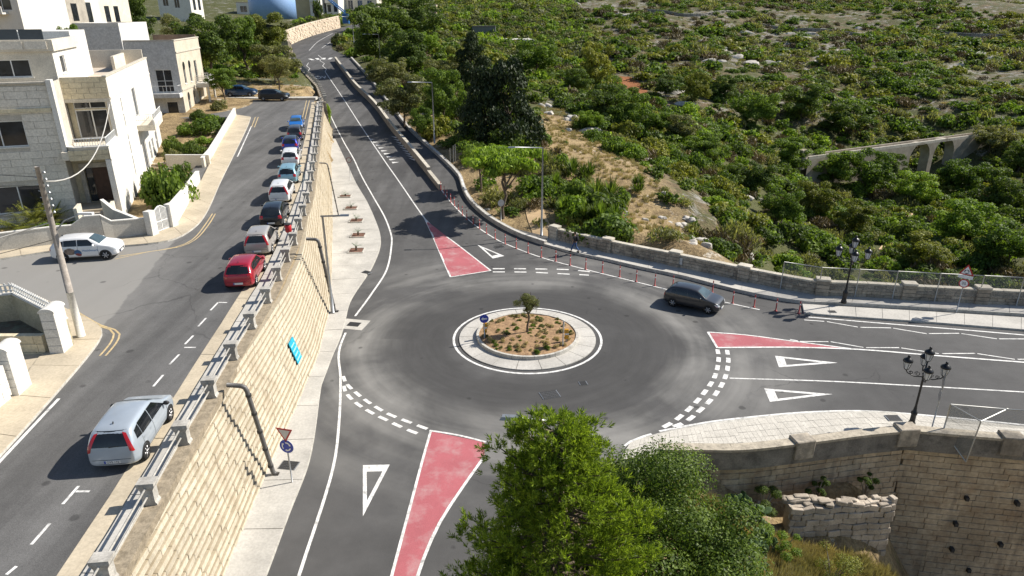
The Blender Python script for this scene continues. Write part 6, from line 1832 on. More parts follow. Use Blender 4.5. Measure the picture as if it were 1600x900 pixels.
# ornate five-lantern lamps
def ornate_lamp(label, base, rz, s=1.0):
    e = empty('ornate_lamp_post', base, rz, label, 'street lamp', 'ornate five lantern lamps'); e.scale = (s,) * 3
    m = MB(); m.lathe([(.17, 0), (.17, .12), (.13, .2), (.12, .55), (.15, .62), (.15, .72), (.09, .8), (.055, 1.1), (.05, 2.6), (.07, 2.66), (.07, 2.74), (.045, 2.8), (.04, 3.55)], 14); build(m, 'post', M_BLACK_IRON, e, smooth=True)
    def lantern(x, y, z):
        o = bpy.data.objects.new('lantern', None); COL.objects.link(o); o.parent = e; o.location = (x, y, z); o.empty_display_size = .2
        m = MB(); m.lathe([(.05, 0), (.11, .05), (.105, .08)], 6); m.lathe([(.225, .46), (.24, .50), (.20, .58), (.10, .66), (.05, .69), (.07, .74), (.05, .79), (.01, .82)], 10); build(m, 'hood', M_BLACK_IRON, o, smooth=True)
        m = MB(); m.lathe([(.105, .08), (.19, .46)], 6); build(m, 'glass', plain('lantern_glass', (.55, .56, .57), .15), o)
        m = MB()
        for k in range(6):
            a = 2 * math.pi * k / 6; m.tube([(.108 * math.cos(a), .108 * math.sin(a), .07), (.196 * math.cos(a), .196 * math.sin(a), .47)], .013, 4)
        build(m, 'cage', M_BLACK_IRON, o)
    lantern(0, 0, 3.55)
    for k in range(4):
        a = math.pi / 4 + k * math.pi / 2; c_, s_ = math.cos(a), math.sin(a)
        m = MB(); m.tube([(.04 * c_, .04 * s_, 2.72), (.4 * c_, .4 * s_, 2.66), (.72 * c_, .72 * s_, 2.8), (.80 * c_, .80 * s_, 2.95)], .028, 6)
        for (r0, rc, zc) in ((.13, .28, 2.83), (.09, .56, 2.84)):
            m.tube([((rc + r0 * (1 - t / 20) * math.cos(t * .62)) * c_, (rc + r0 * (1 - t / 20) * math.cos(t * .62)) * s_, zc + r0 * (1 - t / 20) * math.sin(t * .62)) for t in range(14)], .018, 5)
        build(m, 'scroll_bracket', M_BLACK_IRON, e, smooth=True)
        lantern(.80 * c_, .80 * s_, 2.93)
b = P(1424, 663, .12); ornate_lamp('black ornate five lantern lamp on the near tiled pavement', b, .35, .98)
b = P(1318, 473, .25); ornate_lamp('black ornate five lantern lamp on the far footway before the fence', b, .45, 1.12)

# drainpipes on the wall
M_PIPE = plain('grey_brown_drainpipe', (.10, .095, .09), .5)
def drainpipe(label, bpx, tpx, r, zf):
    b = P(*bpx, zf) if callable(zf) else P(*bpx, zf)
    bb = (450 - tpx[1]) / FPX; zt = (bb * b.y * CP - b.y * SP) / (CP + bb * SP) + CAMH
    e = empty('drainpipe', b, 0, label, 'pipe'); h = zt - b.z
    m = MB(); m.tube([(.25, 0, .0), (.08, 0, .03), (0, 0, .15), (-.28, 0, h * .5), (-.55, 0, h - .25), (-.61, 0, h - .08), (-.76, 0, h), (-1.35, .05, h + .02)], r, 10); build(m, 'pipe', M_PIPE, e, smooth=True)
    for k in range(5):
        t = (k + .5) / 5; m = MB(); m.lathe([(r * 1.25, h * t - .05), (r * 1.25, h * t + .05)], 10, Matrix.Translation((-.57 * t, 0, 0))); build(m, 'clamp', M_DARK, e)
drainpipe('thick grey drainpipe on the yellow wall by the roundabout sign', (427, 741), (388, 603), .10, .13)
drainpipe('thick dark drainpipe on the yellow wall under the wall street lamp', (523, 487), (503, 374), .11, .13)
drainpipe('thin drainpipe on the yellow wall above the palm planters', (529, 338), (511, 255), .06, lambda y: zm(y) + .13)
# turquoise name board painted on the wall
bp = P(466, 556, 1.6)
yy = bp.y; xx = lerp(ROAD_L, yy)
e = empty('turquoise_board', (xx - .62, yy, 1.25), math.atan2(lerp(ROAD_L, yy + 1) - lerp(ROAD_L, yy - 1), -2) , 'turquoise board with pale lettering bars on the yellow wall', 'board')
d = Vector((lerp(ROAD_L, yy + 1) - lerp(ROAD_L, yy - 1), 2, 0)).normalized(); nr_ = Vector((d.y, -d.x, 0))
e.rotation_euler = (0, 0, math.atan2(d.y, d.x))
M_TURQ = worn('turquoise_print', (.02, .34, .50), .15, 3, .5); M_TPALE = worn('turquoise_print_pale', (.30, .60, .66), .1, 4, .5)
sl_ = Matrix.Rotation(math.radians(-16), 4, 'X')
m = MB(); m.box(-.45, .45, -.24, -.20, 0, 1.3, sl_); bo = build(m, 'panel', M_TURQ, e)
for k in range(4):
    m = MB(); m.box(-.38, .38 - .12 * (k % 2), -.252, -.243, .16 + k * .27, .24 + k * .27, sl_); build(m, 'print_bar', M_TPALE, e)
# red bin on the railing
p = PU(480, 378); yb = p.y
q = Vector((xw(yb) - .75, yb, zu(yb) + .15))
e = empty('litter_bin', q, .2, 'small red litter bin on a pole by the street railing', 'bin')
m = MB(); m.tube([(0, 0, 0), (0, 0, 2.1)], .03, 6); build(m, 'pole', M_METAL_GREY, e)
m = MB(); m.lathe([(.17, .55), (.22, .62), (.23, 1.05), (.19, 1.1)], 12); build(m, 'drum', M_SRED, e, smooth=True)
m = MB(); m.lathe([(.25, 1.12), (.25, 1.16), (.05, 1.2)], 12); build(m, 'lid', M_DARK, e)

# utility pole and wires
p = P(127, 525, 4.45)
up_ = empty('utility_pole', p, 0, 'tall tapered concrete utility pole at the street corner with white base', 'utility pole')
m = MB(); m.tube([(0, 0, 2.3), (0, 0, 8.25)], [.155, .10], 12); build(m, 'shaft', worn('weathered_pole', (.36, .32, .28), .2, 3, dirt=(.2, .17, .14), dirt_amt=.4), up_, smooth=True)
m = MB(); m.tube([(0, 0, 0), (0, 0, 2.3)], [.185, .157], 12); build(m, 'white_base', M_WHITEWALL, up_, smooth=True)
for k in range(7):
    m = MB(); z = 7.95 - k * .3; a = 1.1 * k
    m.tube([(.08, 0, z), (.24, .02, z + .02)], .02, 5); m.lathe([(.05, 0), (.06, .04), (.03, .1)], 8, Matrix.Translation((.24, .02, z + .0))); m.tube([(-.08, 0, z + .1), (-.22, .02, z + .12)], .02, 5)
    build(m, 'insulator', M_METAL_GREY, up_)
m = MB(); m.tube([(.08, 0, 5.3), (.5, .15, 5.75), (1.15, .35, 6.0)], .03, 6); arm_ = build(m, 'lamp_arm', M_METAL_GREY, up_)
m = MB(); m.box(1.1, 1.75, .27, .45, 5.98, 6.08); build(m, 'lamp_head', M_SWHITE, arm_)
def wire(label, a, b, sag, r=.018, mat=None):
    a, b = Vector(a), Vector(b); pts = [a.lerp(b, k / 14) - Vector((0, 0, sag * 4 * (k / 14) * (1 - k / 14))) for k in range(15)]
    o0 = pts[0]; m = MB(); m.tube([q - o0 for q in pts], r, 5)
    o = build(m, 'overhead_wire', mat or M_DARK, None, smooth=True); o.location = o0
    tag(o, label, 'wire', 'wires from the utility pole')
T_ = p + Vector((0, 0, 7.9))
hc = hA.matrix_basis @ Vector((4.4, .1, 12.4))
wire('thick pale cable sagging from the pole up to the house balcony', T_ + Vector((.2, 0, -.3)), hc, 1.6, .035, plain('pale_cable', (.5, .48, .44), .6))
for k, (dz, ex, ez) in enumerate(((-.1, (-45, 36, 0), 13.2), (-.5, (-45, 33, 0), 12.2), (-1.4, (-34, 22, 0), 10.2), (-2.2, (-33, 21.5, 0), 8.6), (-3.0, (-34, 24, 0), 8.0))):
    wire(('thin wire leaving the pole top to the upper left', 'second thin wire below the pole top running left', 'slack wire from mid pole running down left', 'pale thick wire from mid pole to the lower left edge', 'lowest wire from the pole passing over the palms')[k], T_ + Vector((-.1, 0, dz)), Vector((ex[0], ex[1], ez)), .35, .014 if k != 3 else .03, M_DARK if k != 3 else MATS['pale_cable'])

# blue crane jib seen at the top
a_ = Vector(ctl(513, 0, 262)); b_ = Vector(ctl(540, 22, 250))
e = empty('blue_crane_jib', b_, 0, 'blue inclined crane jib beside the villas at the top', 'crane')
for k, o_ in enumerate((Vector((0, 0, 0)), Vector((0, 0, .7)))):
    m = MB(); m.tube([o_, a_ - b_ + o_ + (a_ - b_) * .3], .22, 5); build(m, 'boom_chord', plain('crane_blue', (.02, .12, .32), .5), e)
m = MB(); m.box(-1, 1, -1, 1, -3, .2); build(m, 'cab', MATS['crane_blue'], e)
# ------------------------------------------------------------------ vegetation
def leaf_mat(name, dark, light, trans=.42, rough=.6, spec=.25):
    m, nt, b = new_mat(name)
    g = nt.nodes.new('ShaderNodeNewGeometry'); oi = nt.nodes.new('ShaderNodeObjectInfo')
    c = ramp(nt, g.outputs['Random Per Island'], [(0, dark), (.55, tuple((a + b_) / 2 for a, b_ in zip(dark, light))), (1, light)])
    c = mix(nt, 1.0, c, ramp(nt, noise(nt, .45, 3, .5), [(.3, (.72, .78, .7)), (.7, (1.25, 1.2, 1.15))]), 'MULTIPLY')
    c = mix(nt, 1.0, c, ramp(nt, oi.outputs['Random'], [(0, (.78, .82, .8)), (1, (1.22, 1.18, 1.1))]), 'MULTIPLY')
    nt.links.new(c, b.inputs['Base Color']); b.inputs['Roughness'].default_value = rough; b.inputs['Specular IOR Level'].default_value = spec
    tr = nt.nodes.new('ShaderNodeBsdfTranslucent'); nt.links.new(mix(nt, 1.0, c, (1.3, 1.35, .6), 'MULTIPLY'), tr.inputs[0])
    mx = nt.nodes.new('ShaderNodeMixShader'); mx.inputs[0].default_value = trans
    nt.links.new(b.outputs[0], mx.inputs[1]); nt.links.new(tr.outputs[0], mx.inputs[2]); nt.links.new(mx.outputs[0], nt.nodes['Material Output'].inputs[0])
    MATS[name] = m
    return m
L_DARK = leaf_mat('dark_carob_leaves', (.040, .066, .015), (.155, .215, .048))
L_MID = leaf_mat('mid_green_leaves', (.050, .090, .016), (.20, .285, .052))
L_BRIGHT = leaf_mat('bright_green_leaves', (.09, .155, .018), (.29, .40, .06), .4)
L_OLIVE = leaf_mat('olive_leaves', (.085, .092, .038), (.26, .265, .13))
L_YELL = leaf_mat('yellow_green_leaves', (.10, .115, .02), (.28, .29, .06), .34)
L_CYP = leaf_mat('cypress_leaves', (.014, .026, .012), (.055, .078, .030), .15)
L_BROWN = leaf_mat('brown_scrub_twigs', (.09, .065, .038), (.20, .15, .085), .15)
L_STRAW = leaf_mat('dry_straw', (.30, .235, .13), (.56, .46, .28), .2)
L_PINE = leaf_mat('pine_needles', (.05, .09, .010), (.34, .44, .058), .46, .5)
L_BUSH = leaf_mat('glossy_bush_leaves', (.030, .060, .010), (.20, .275, .05), .38, .5, .2)
L_AGAVE = leaf_mat('blue_green_blades', (.045, .085, .05), (.12, .19, .11), .15)
L_CACTUS = leaf_mat('prickly_pear_pads', (.07, .12, .05), (.16, .22, .11), .05)
M_BARK = worn('tree_bark', (.13, .10, .075), .3, 4, .95, bump_s=.6, fine=20)
RNG = np.random.RandomState(7)
def rand_dirs(n):
    v = RNG.normal(size=(n, 3)); return v / np.linalg.norm(v, axis=1, keepdims=True)
def leaves_mesh(name, pos, nrm, length, width, mat, tip=None):
    """diamond leaves at pos, facing nrm; arrays"""
    n = len(pos); t = np.cross(nrm, rand_dirs(n)) if tip is None else tip
    t /= np.linalg.norm(t, axis=1, keepdims=True) + 1e-9
    b = np.cross(nrm, t); b /= np.linalg.norm(b, axis=1, keepdims=True) + 1e-9
    length = np.broadcast_to(length, n)[:, None]; width = np.broadcast_to(width, n)[:, None]
    V = np.stack([pos - t * length * .5, pos + b * width * .5 + t * length * .05, pos + t * length * .5, pos - b * width * .5 + t * length * .05], 1).reshape(-1, 3)
    me = bpy.data.meshes.new(name)
    me.vertices.add(len(V)); me.vertices.foreach_set('co', V.astype(np.float32).ravel())
    me.loops.add(4 * n); me.loops.foreach_set('vertex_index', np.arange(4 * n, dtype=np.int32))
    me.polygons.add(n); me.polygons.foreach_set('loop_start', np.arange(0, 4 * n, 4, dtype=np.int32))
    try: me.polygons.foreach_set('loop_total', np.full(n, 4, dtype=np.int32))
    except Exception: pass
    me.update(calc_edges=True); me.validate()
    if mat: me.materials.append(mat)
    return me
def clump_points(clumps, n, shell=.55):
    """clumps: (x,y,z,rx,ry,rz); points near the shells, upper side favoured"""
    w = np.array([c[3] * c[4] for c in clumps]); w = w / w.sum(); k = RNG.choice(len(clumps), n, p=w); C = np.array(clumps)[k]
    d = rand_dirs(n); d[:, 2] = np.where((d[:, 2] < -.3) & (RNG.rand(n) < .6), -d[:, 2], d[:, 2])
    r = shell + (1 - shell) * np.sqrt(RNG.rand(n)); r = r + RNG.normal(0, .07, n)
    pos = C[:, :3] + d * C[:, 3:6] * r[:, None]
    nr = d + rand_dirs(n) * .75; nr /= np.linalg.norm(nr, axis=1, keepdims=True)
    return pos, nr
def make_clumps(n, flat=.7, spread=.72, size=(.26, .46), zc=0.0, dome=False):
    out = []
    for _ in range(n):
        d = rand_dirs(1)[0]; r = spread * RNG.rand() ** .45
        if dome: d[2] = abs(d[2])
        s = RNG.uniform(*size)
        out.append((d[0] * r, d[1] * r, zc + d[2] * r * flat, s, s, s * RNG.uniform(.6, .85)))
    return out
CROWNS = {}
def crown_proto(kind, i):
    k = (kind, i)
    if k in CROWNS: return CROWNS[k]
    if kind == 'broad':
        p, n_ = clump_points(make_clumps(42, .78, .86, (.12, .30)), 13000, .4); me = leaves_mesh('crown', p, n_, RNG.uniform(.04, .095, len(p)), .042, None)
    elif kind == 'olive':
        p, n_ = clump_points(make_clumps(15, .8, .72, (.20, .36)), 5500, .35); me = leaves_mesh('crown', p, n_, RNG.uniform(.06, .12, len(p)), .03, None)
    elif kind == 'umbrella':
        cl = [(c[0], c[1], c[2] * .4 + .15 * RNG.rand(), c[3] * 1.0, c[4] * 1.0, c[5] * .5) for c in make_clumps(40, .35, .88, (.14, .30))]
        p, n_ = clump_points(cl, 16000, .3); me = leaves_mesh('crown', p, n_, RNG.uniform(.04, .08, len(p)), .036, None)
    elif kind == 'cypress':
        cl = []
        for _ in range(46):
            z = RNG.uniform(-.95, .9); rr = .62 * (1 - ((z + 1) / 2) ** 1.6) + .08; a = RNG.uniform(0, 6.28); q = rr * RNG.uniform(.4, .95)
            cl.append((q * math.cos(a), q * math.sin(a), z, .16, .16, .24))
        p, n_ = clump_points(cl, 9000, .4); up = np.tile([0, 0, 1.0], (len(p), 1)) + rand_dirs(len(p)) * .5
        me = leaves_mesh('crown', p, n_, RNG.uniform(.05, .10, len(p)), .035, None, up)
    elif kind == 'shrub':
        p, n_ = clump_points(make_clumps(16, .75, .74, (.16, .42), .05, True), 1900, .4); p[:, 2] = np.maximum(p[:, 2], -.12); me = leaves_mesh('foliage', p, n_, RNG.uniform(.08, .17, len(p)), .075, None)
    elif kind == 'scrub':
        p, n_ = clump_points(make_clumps(7, .6, .6, (.25, .5), .05, True), 750, .2); p[:, 2] = np.maximum(p[:, 2], -.12)
        up = np.tile([0, 0, 1.0], (len(p), 1)) + rand_dirs(len(p)) * .9
        me = leaves_mesh('foliage', p, n_, RNG.uniform(.12, .26, len(p)), .05, None, up)
    elif kind == 'grass':
        n = 260; a = RNG.uniform(0, 6.28, n); r = .7 * np.sqrt(RNG.rand(n)); L = RNG.uniform(.5, 1.0, n)
        lean = np.stack([np.cos(a), np.sin(a), np.zeros(n)], 1) * RNG.uniform(.1, .7, n)[:, None]; t = lean + [0, 0, 1]; t /= np.linalg.norm(t, axis=1, keepdims=True)
        pos = np.stack([r * np.cos(a), r * np.sin(a), np.zeros(n)], 1) + t * L[:, None] * .5
        nr = np.cross(t, rand_dirs(n)); me = leaves_mesh('foliage', pos, nr, L, .05, None, t)
    elif kind == 'yucca':
        ps, ns, ts, Ls = [], [], [], []
        for h in range(5):
            c = np.array([RNG.uniform(-.5, .5), RNG.uniform(-.5, .5), RNG.uniform(.0, .55)])
            n = 90; d = rand_dirs(n); d[:, 2] = np.abs(d[:, 2]) * .9 + .05; d /= np.linalg.norm(d, axis=1, keepdims=True); L = RNG.uniform(.4, .62, n)
            ps.append(c + d * L[:, None] * .5); ts.append(d); Ls.append(L); ns.append(np.cross(d, np.cross(d, [0, 0, 1.0]) + 1e-3))
        me = leaves_mesh('foliage', np.concatenate(ps), np.concatenate(ns), np.concatenate(Ls), .06, None, np.concatenate(ts))
    CROWNS[k] = me
    return me
def mat_copy(me, mat):
    key = ('m', me.name, mat.name)
    if key not in CROWNS:
        c = me.copy(); c.materials.clear(); c.materials.append(mat); CROWNS[key] = c
    return CROWNS[key]
TRUNKS = []
for i in range(4):
    m = MB(); bend = [Vector((RNG.uniform(-.04, .04) * k, RNG.uniform(-.04, .04) * k, k * .25)) for k in range(5)]
    m.tube(bend, [.055, .045, .04, .034, .02], 8)
    for k in range(5):
        a = k * 1.256 + RNG.uniform(0, .6); s0 = bend[2].lerp(bend[4], RNG.rand() * .8)
        m.tube([s0, s0 + Vector((math.cos(a) * .18, math.sin(a) * .18, .18)), s0 + Vector((math.cos(a) * .42, math.sin(a) * .42, .42))], [.026, .018, .008], 6)
    me = m.mesh('trunk', True); me.materials.append(M_BARK); TRUNKS.append(me)
_ti = 0
def tree(name, label, base, r, h, kind, mat, group=None, trunk_h=None, flat=None, cat='tree'):
    """crown of plan radius r, whole tree h tall"""
    global _ti
    _ti += 1
    e = empty(name, base, RNG.uniform(0, 6.28), label, cat, group)
    th = trunk_h if trunk_h is not None else h * .35
    ch = (h - th) / 2
    me = mat_copy(crown_proto(kind, _ti % 3), mat)
    o = mesh_obj('crown', me, None, e); o.location = (0, 0, th + ch * .95)
    zs = ch / (1.0 if kind == 'cypress' else (.42 if kind == 'umbrella' else .85)); o.scale = (r / (.6 if kind == 'cypress' else 1.0), r / (.6 if kind == 'cypress' else 1.0), zs)
    t = mesh_obj('trunk', TRUNKS[_ti % 4], None, e); s = th + ch * .9; t.scale = (s * .75, s * .75, s); t.location = (0, 0, -.15)
    return e
def shrub(name, label, base, r, h, kind, mat, group=None, cat='shrub'):
    global _ti
    _ti += 1
    o = mesh_obj(name, mat_copy(crown_proto(kind, _ti % 4), mat)); o.location = base; o.scale = (r, r * RNG.uniform(.85, 1.15), h); o.rotation_euler = (0, 0, RNG.uniform(0, 6.28))
    return tag(o, label, cat, group)
def on_land(px, py, ymin=50): return PT(px, py, ymin)

# --- trees with a place of their own
def tpx(name, label, px, py, wpx, hpx, kind, mat, ymin=55, trunk=None, group=None, base=None):
    b = base if base is not None else PT(px, py, ymin)
    d = b.y * CP - (b.z - CAMH) * SP
    return tree(name, label, b, wpx / 2 * d / FPX, hpx * d / FPX / .93, kind, mat, group, None if trunk is None else trunk * hpx * d / FPX)
tpx('roadside_tree', 'big dark dense tree at the far road bend', 592, 108, 120, 98, 'broad', L_DARK, 150, .1)
tpx('roadside_tree', 'dark tree behind the half hidden lamp on the climbing road', 640, 122, 90, 72, 'broad', L_DARK, 120, .1)
tpx('roadside_tree', 'dull olive green tree leaning over the barrier below the dark trees', 610, 150, 80, 62, 'broad', L_OLIVE, 110, .15)
tpx('roadside_tree', 'wide olive green tree behind the second tall lamp', 632, 205, 95, 88, 'broad', L_OLIVE, 90, .2)
tpx('roadside_tree', 'mid green tree right of the second tall lamp', 695, 205, 80, 95, 'broad', L_MID, 90, .15)
tpx('roadside_tree', 'green tree low beside the outer kerb below the lamp', 660, 222, 50, 58, 'broad', L_MID, 85, .15)
tpx('roadside_tree', 'pale olive tree on the verge above the green ones', 690, 140, 70, 48, 'olive', L_OLIVE, 120, .1)
tpx('roadside_tree', 'yellow green bushy tree left of the tall cypress', 715, 130, 46, 55, 'broad', L_YELL, 120, .1)
tpx('roadside_tree', 'bright green small tree by the garden walls at the slope top', 668, 88, 50, 40, 'broad', L_BRIGHT, 140, .05)
tpx('cypress_tree', 'very dark broad cypress in front of the dry slope', 792, 226, 110, 118, 'cypress', L_CYP, 80, .04)
tpx('cypress_tree', 'very dark cypress joined on the left of the broad one', 756, 224, 92, 104, 'cypress', L_CYP, 80, .04)
tpx('cypress_tree', 'slim dark cypress standing higher behind the others', 738, 140, 60, 78, 'cypress', L_CYP, 115, .04)
tpx('umbrella_tree', 'flat topped bright green tree beside the tall lamp and path', 786, 342, 138, 122, 'umbrella', L_BRIGHT, 55, .30)
tpx('umbrella_tree', 'smaller lower branch tree left of the flat topped one', 752, 300, 72, 74, 'umbrella', L_MID, 60, .4)
tpx('round_tree', 'wide dark green carob in front of the farm shed', 838, 125, 92, 66, 'broad', L_MID, 120, .02)
tpx('round_tree', 'rounded pine on the slope above the valley trees', 928, 140, 70, 76, 'broad', L_YELL, 120, .08)
tpx('round_tree', 'dark carob below the rounded pine', 900, 150, 60, 42, 'broad', L_DARK, 110, .02)
tpx('round_tree', 'bright small round tree at the foot of the slope trees', 921, 206, 44, 36, 'broad', L_BRIGHT, 90, .02)
for k, (px, py, w, h, mt, lb) in enumerate([(945, 190, 80, 60, L_DARK, 'dark green tree in the slope grove behind the small bright one'), (985, 205, 76, 62, L_MID, 'mid green tree in the grove below the red field'), (1020, 215, 70, 50, L_MID, 'green tree at the right end of the slope grove'),
      (970, 170, 60, 40, L_DARK, 'dark tree touching the red field from below'), (1060, 225, 70, 46, L_OLIVE, 'olive toned tree right of the slope grove'), (1085, 165, 56, 56, L_YELL, 'yellow green tree right of the red field'), (1040, 150, 60, 34, L_DARK, 'dark shrubby tree beside the red field edge'),
      (1130, 160, 60, 40, L_DARK, 'dark tree on the shaded valley side'), (1180, 200, 80, 60, L_MID, 'green tree at the head of the valley'), (1250, 190, 90, 58, L_DARK, 'dark tree mass under the far hillside rocks'), (1310, 215, 80, 50, L_DARK, 'dark tree above the footbridge left end'),
      (1350, 298, 92, 70, L_MID, 'green tree hiding the left part of the footbridge'), (1300, 292, 84, 62, L_MID, 'bushy green tree left of the footbridge arches'), (1425, 318, 80, 50, L_BRIGHT, 'pale green tree just in front of the arches'), (1500, 300, 80, 56, L_MID, 'green tree right of the arches'),
      (1560, 330, 90, 70, L_DARK, 'dark tree at the right valley edge'), (1500, 380, 110, 70, L_BRIGHT, 'large bright green tree in the valley before the fence'), (1570, 420, 110, 80, L_MID, 'broad green tree at the right edge behind the fence'), (1440, 420, 96, 60, L_YELL, 'rounded yellow green bush tree above the fence'),
      (1230, 270, 80, 56, L_MID, 'mid green tree in the valley left of the bridge end'), (1180, 300, 70, 50, L_DARK, 'dark bush tree on the lower slope'), (1270, 340, 80, 60, L_YELL, 'yellowish green tree on the lower slope'), (1330, 370, 80, 56, L_YELL, 'yellow green tree by the dirt path'), (1220, 350, 70, 60, L_MID, 'green tree behind the parapet rocks'),
      (1140, 290, 60, 40, L_DARK, 'dark low tree on the slope under the grove'), (1385, 290, 60, 52, L_DARK, 'dark tree between bridge and path'), (1545, 240, 70, 46, L_OLIVE, 'grey olive tree at the right bridge end'), (1100, 250, 70, 44, L_MID, 'green tree in the middle of the valley trees'), (1590, 270, 60, 50, L_DARK, 'dark tree beyond the bridge at the right edge')]):
    tpx('valley_tree', lb, px, py, w, h, 'broad', mt, 62, .04)
# --- trees on the left
for (px, py, w, h, kind, mt, lb, tr, yv) in [(330, 112, 120, 112, 'broad', L_DARK, 'large dark tree behind the grey house', .1, 118), (385, 95, 70, 84, 'broad', L_MID, 'mid green tree right of the large dark one', .15, 130), (430, 125, 92, 62, 'broad', L_OLIVE, 'wide brown green tree on the grass by the street end', .1, 122),
        (436, 136, 62, 58, 'olive', L_OLIVE, 'silvery olive tree on the dry grass', .2, 112), (353, 165, 56, 66, 'broad', L_MID, 'tree half hiding the parked blue van', .25, 101), (415, 52, 80, 40, 'broad', L_YELL, 'yellow green tree in front of the blue tank', .05, 170), (370, 62, 50, 40, 'broad', L_DARK, 'dark round tree near the flat roofed shed', .05, 165),
        (210, 22, 70, 46, 'broad', L_DARK, 'dark tree behind the grey house roof', .05, 170), (275, 55, 60, 42, 'olive', L_OLIVE, 'grey green tree beside the white garden house', .1, 160), (497, 22, 16, 30, 'broad', L_DARK, 'dark tree between the white flats and villa', .1, 250), (110, 62, 44, 36, 'broad', L_MID, 'bush on the terrace behind the corner house roof', .05, 80),
        (640, 45, 120, 60, 'broad', L_DARK, 'dark crown above the road bend tree', .05, 215), (590, 30, 70, 34, 'broad', L_DARK, 'dark tree crown at the top beside the road', .05, 235)]:
    d = ray(px, py); t = yv / d[1]; b = Vector((t * d[0], yv, 0)); b.z = max(terrain(b.x, b.y), CAMH + t * d[2] - 3) if px == 110 else terrain(b.x, b.y)
    dep = b.y * CP - (b.z - CAMH) * SP
    zt = CAMH + ray(px, py - h)[2] * yv / ray(px, py - h)[1]
    tree('garden_tree' if px < 500 else 'roadside_tree', lb, b, w / 2 * dep / FPX, max(2.0, zt - b.z), kind, mt, None, (zt - b.z) * tr)
# bushes by the houses
for (px, py, w, h, mt, lb) in [(262, 318, 92, 96, L_MID, 'big leafy bush behind the white garden wall'), (240, 300, 50, 66, L_DARK, 'dark leafy bush against the white house wall'), (288, 285, 46, 50, L_MID, 'leafy shrub at the far end of the white garden wall'), (255, 322, 40, 34, L_BRIGHT, 'bright green plant beside the white gate'),
        (302, 240, 56, 36, L_DARK, 'dark green bush before the cream dividing wall'), (272, 235, 44, 40, L_DARK, 'dark bush between the two houses'), (326, 205, 66, 38, L_MID, 'spreading green tree in the planter by the pavement'), (340, 192, 30, 20, L_MID, 'small green plant in the far planter'), (312, 186, 40, 26, L_DARK, 'dark shrub under the grey house street wall'), (292, 208, 44, 30, L_MID, 'green shrub at the corner of the grey house'), (345, 172, 40, 26, L_OLIVE, 'grey green shrub at the end of the planter wall'), (318, 225, 36, 22, L_BRIGHT, 'bright low plant inside the planter wall'), (268, 250, 40, 30, L_OLIVE, 'olive toned shrub behind the cream dividing wall')]:
    b = P(px, py, zu); dep = b.y * CP - (b.z - CAMH) * SP
    shrub('garden_shrub', lb, b - Vector((0, 0, .2)), w / 2 * dep / FPX, h * dep / FPX / 1.05, 'shrub', mt, 'shrubs in the house gardens')
b = P(120, 360, 4.4); shrub('garden_shrub', 'low dark shrub behind the grey garden wall', b + Vector((0, .4, 0)), 1.2, .9, 'shrub', L_DARK, 'shrubs in the house gardens')
b = P(70, 368, 4.4); shrub('garden_shrub', 'low green hedge plant left of the pole', b + Vector((0, .6, 0)), 1.7, .9, 'shrub', L_MID, 'shrubs in the house gardens')
# ivy patch hanging over the retaining wall
p = PM(523, 196); e = shrub('wall_creeper', 'bright green creeper hanging over the far retaining wall', Vector((lerp(ROAD_L, p.y + 1) - .2, p.y + 1, zm(p.y) + .6)), 1.0, 3.4, 'shrub', L_BRIGHT, None, 'creeper')

# palms
def palm(name, label, base, n, L, width, trunk_h, mat, droop=.6, group=None, cat='palm', up=.75):
    e = empty(name, base, 0, label, cat, group)
    if trunk_h > .05:
        m = MB(); m.tube([(0, 0, -.1), (0, 0, trunk_h)], [.10, .08], 8); build(m, 'trunk', M_BARK, e)
    for k in range(n):
        a = 2 * math.pi * k / n + RNG.uniform(-.2, .2); el = RNG.uniform(.2, up * 1.6); m = MB(); pts = []
        d = Vector((math.cos(a), math.sin(a), 0)); sd = Vector((-d.y, d.x, 0)); LL = L * RNG.uniform(.8, 1.1)
        for j in range(6):
            t = j / 5; pts.append(d * LL * t * math.cos(el) * (1 - .15 * t) + Vector((0, 0, trunk_h + LL * (math.sin(el) * t - droop * t * t * .6))))
        for j in range(5):
            for s in (1, -1):
                for q in range(3):
                    p0 = pts[j].lerp(pts[j + 1], q / 3); w = width * math.sin(math.pi * min(.95, .15 + (j + q / 3) / 5.6))
                    m.add([p0, p0 + d * .03 * L, p0 + sd * s * w + d * w * .5 + Vector((0, 0, -.25 * w))], [(0, 1, 2)] if s < 0 else [(0, 2, 1)])
        build(m, 'frond', mat, e)
    return e
for k, (px, py) in enumerate([(18, 372), (42, 366), (8, 350), (58, 360)]):
    b = P(px, py, 4.4) + Vector((0, .9 + .3 * k, 0))
    palm('garden_palm', ('yellow green palm nearest the frame edge below the house window', 'feathery palm in the middle of the house garden', 'tall palm clump against the house wall', 'small palm nearest the utility pole')[k], b, 26, 2.4, .5, (.5, .8, 1.2, .3)[k], L_YELL, .55)
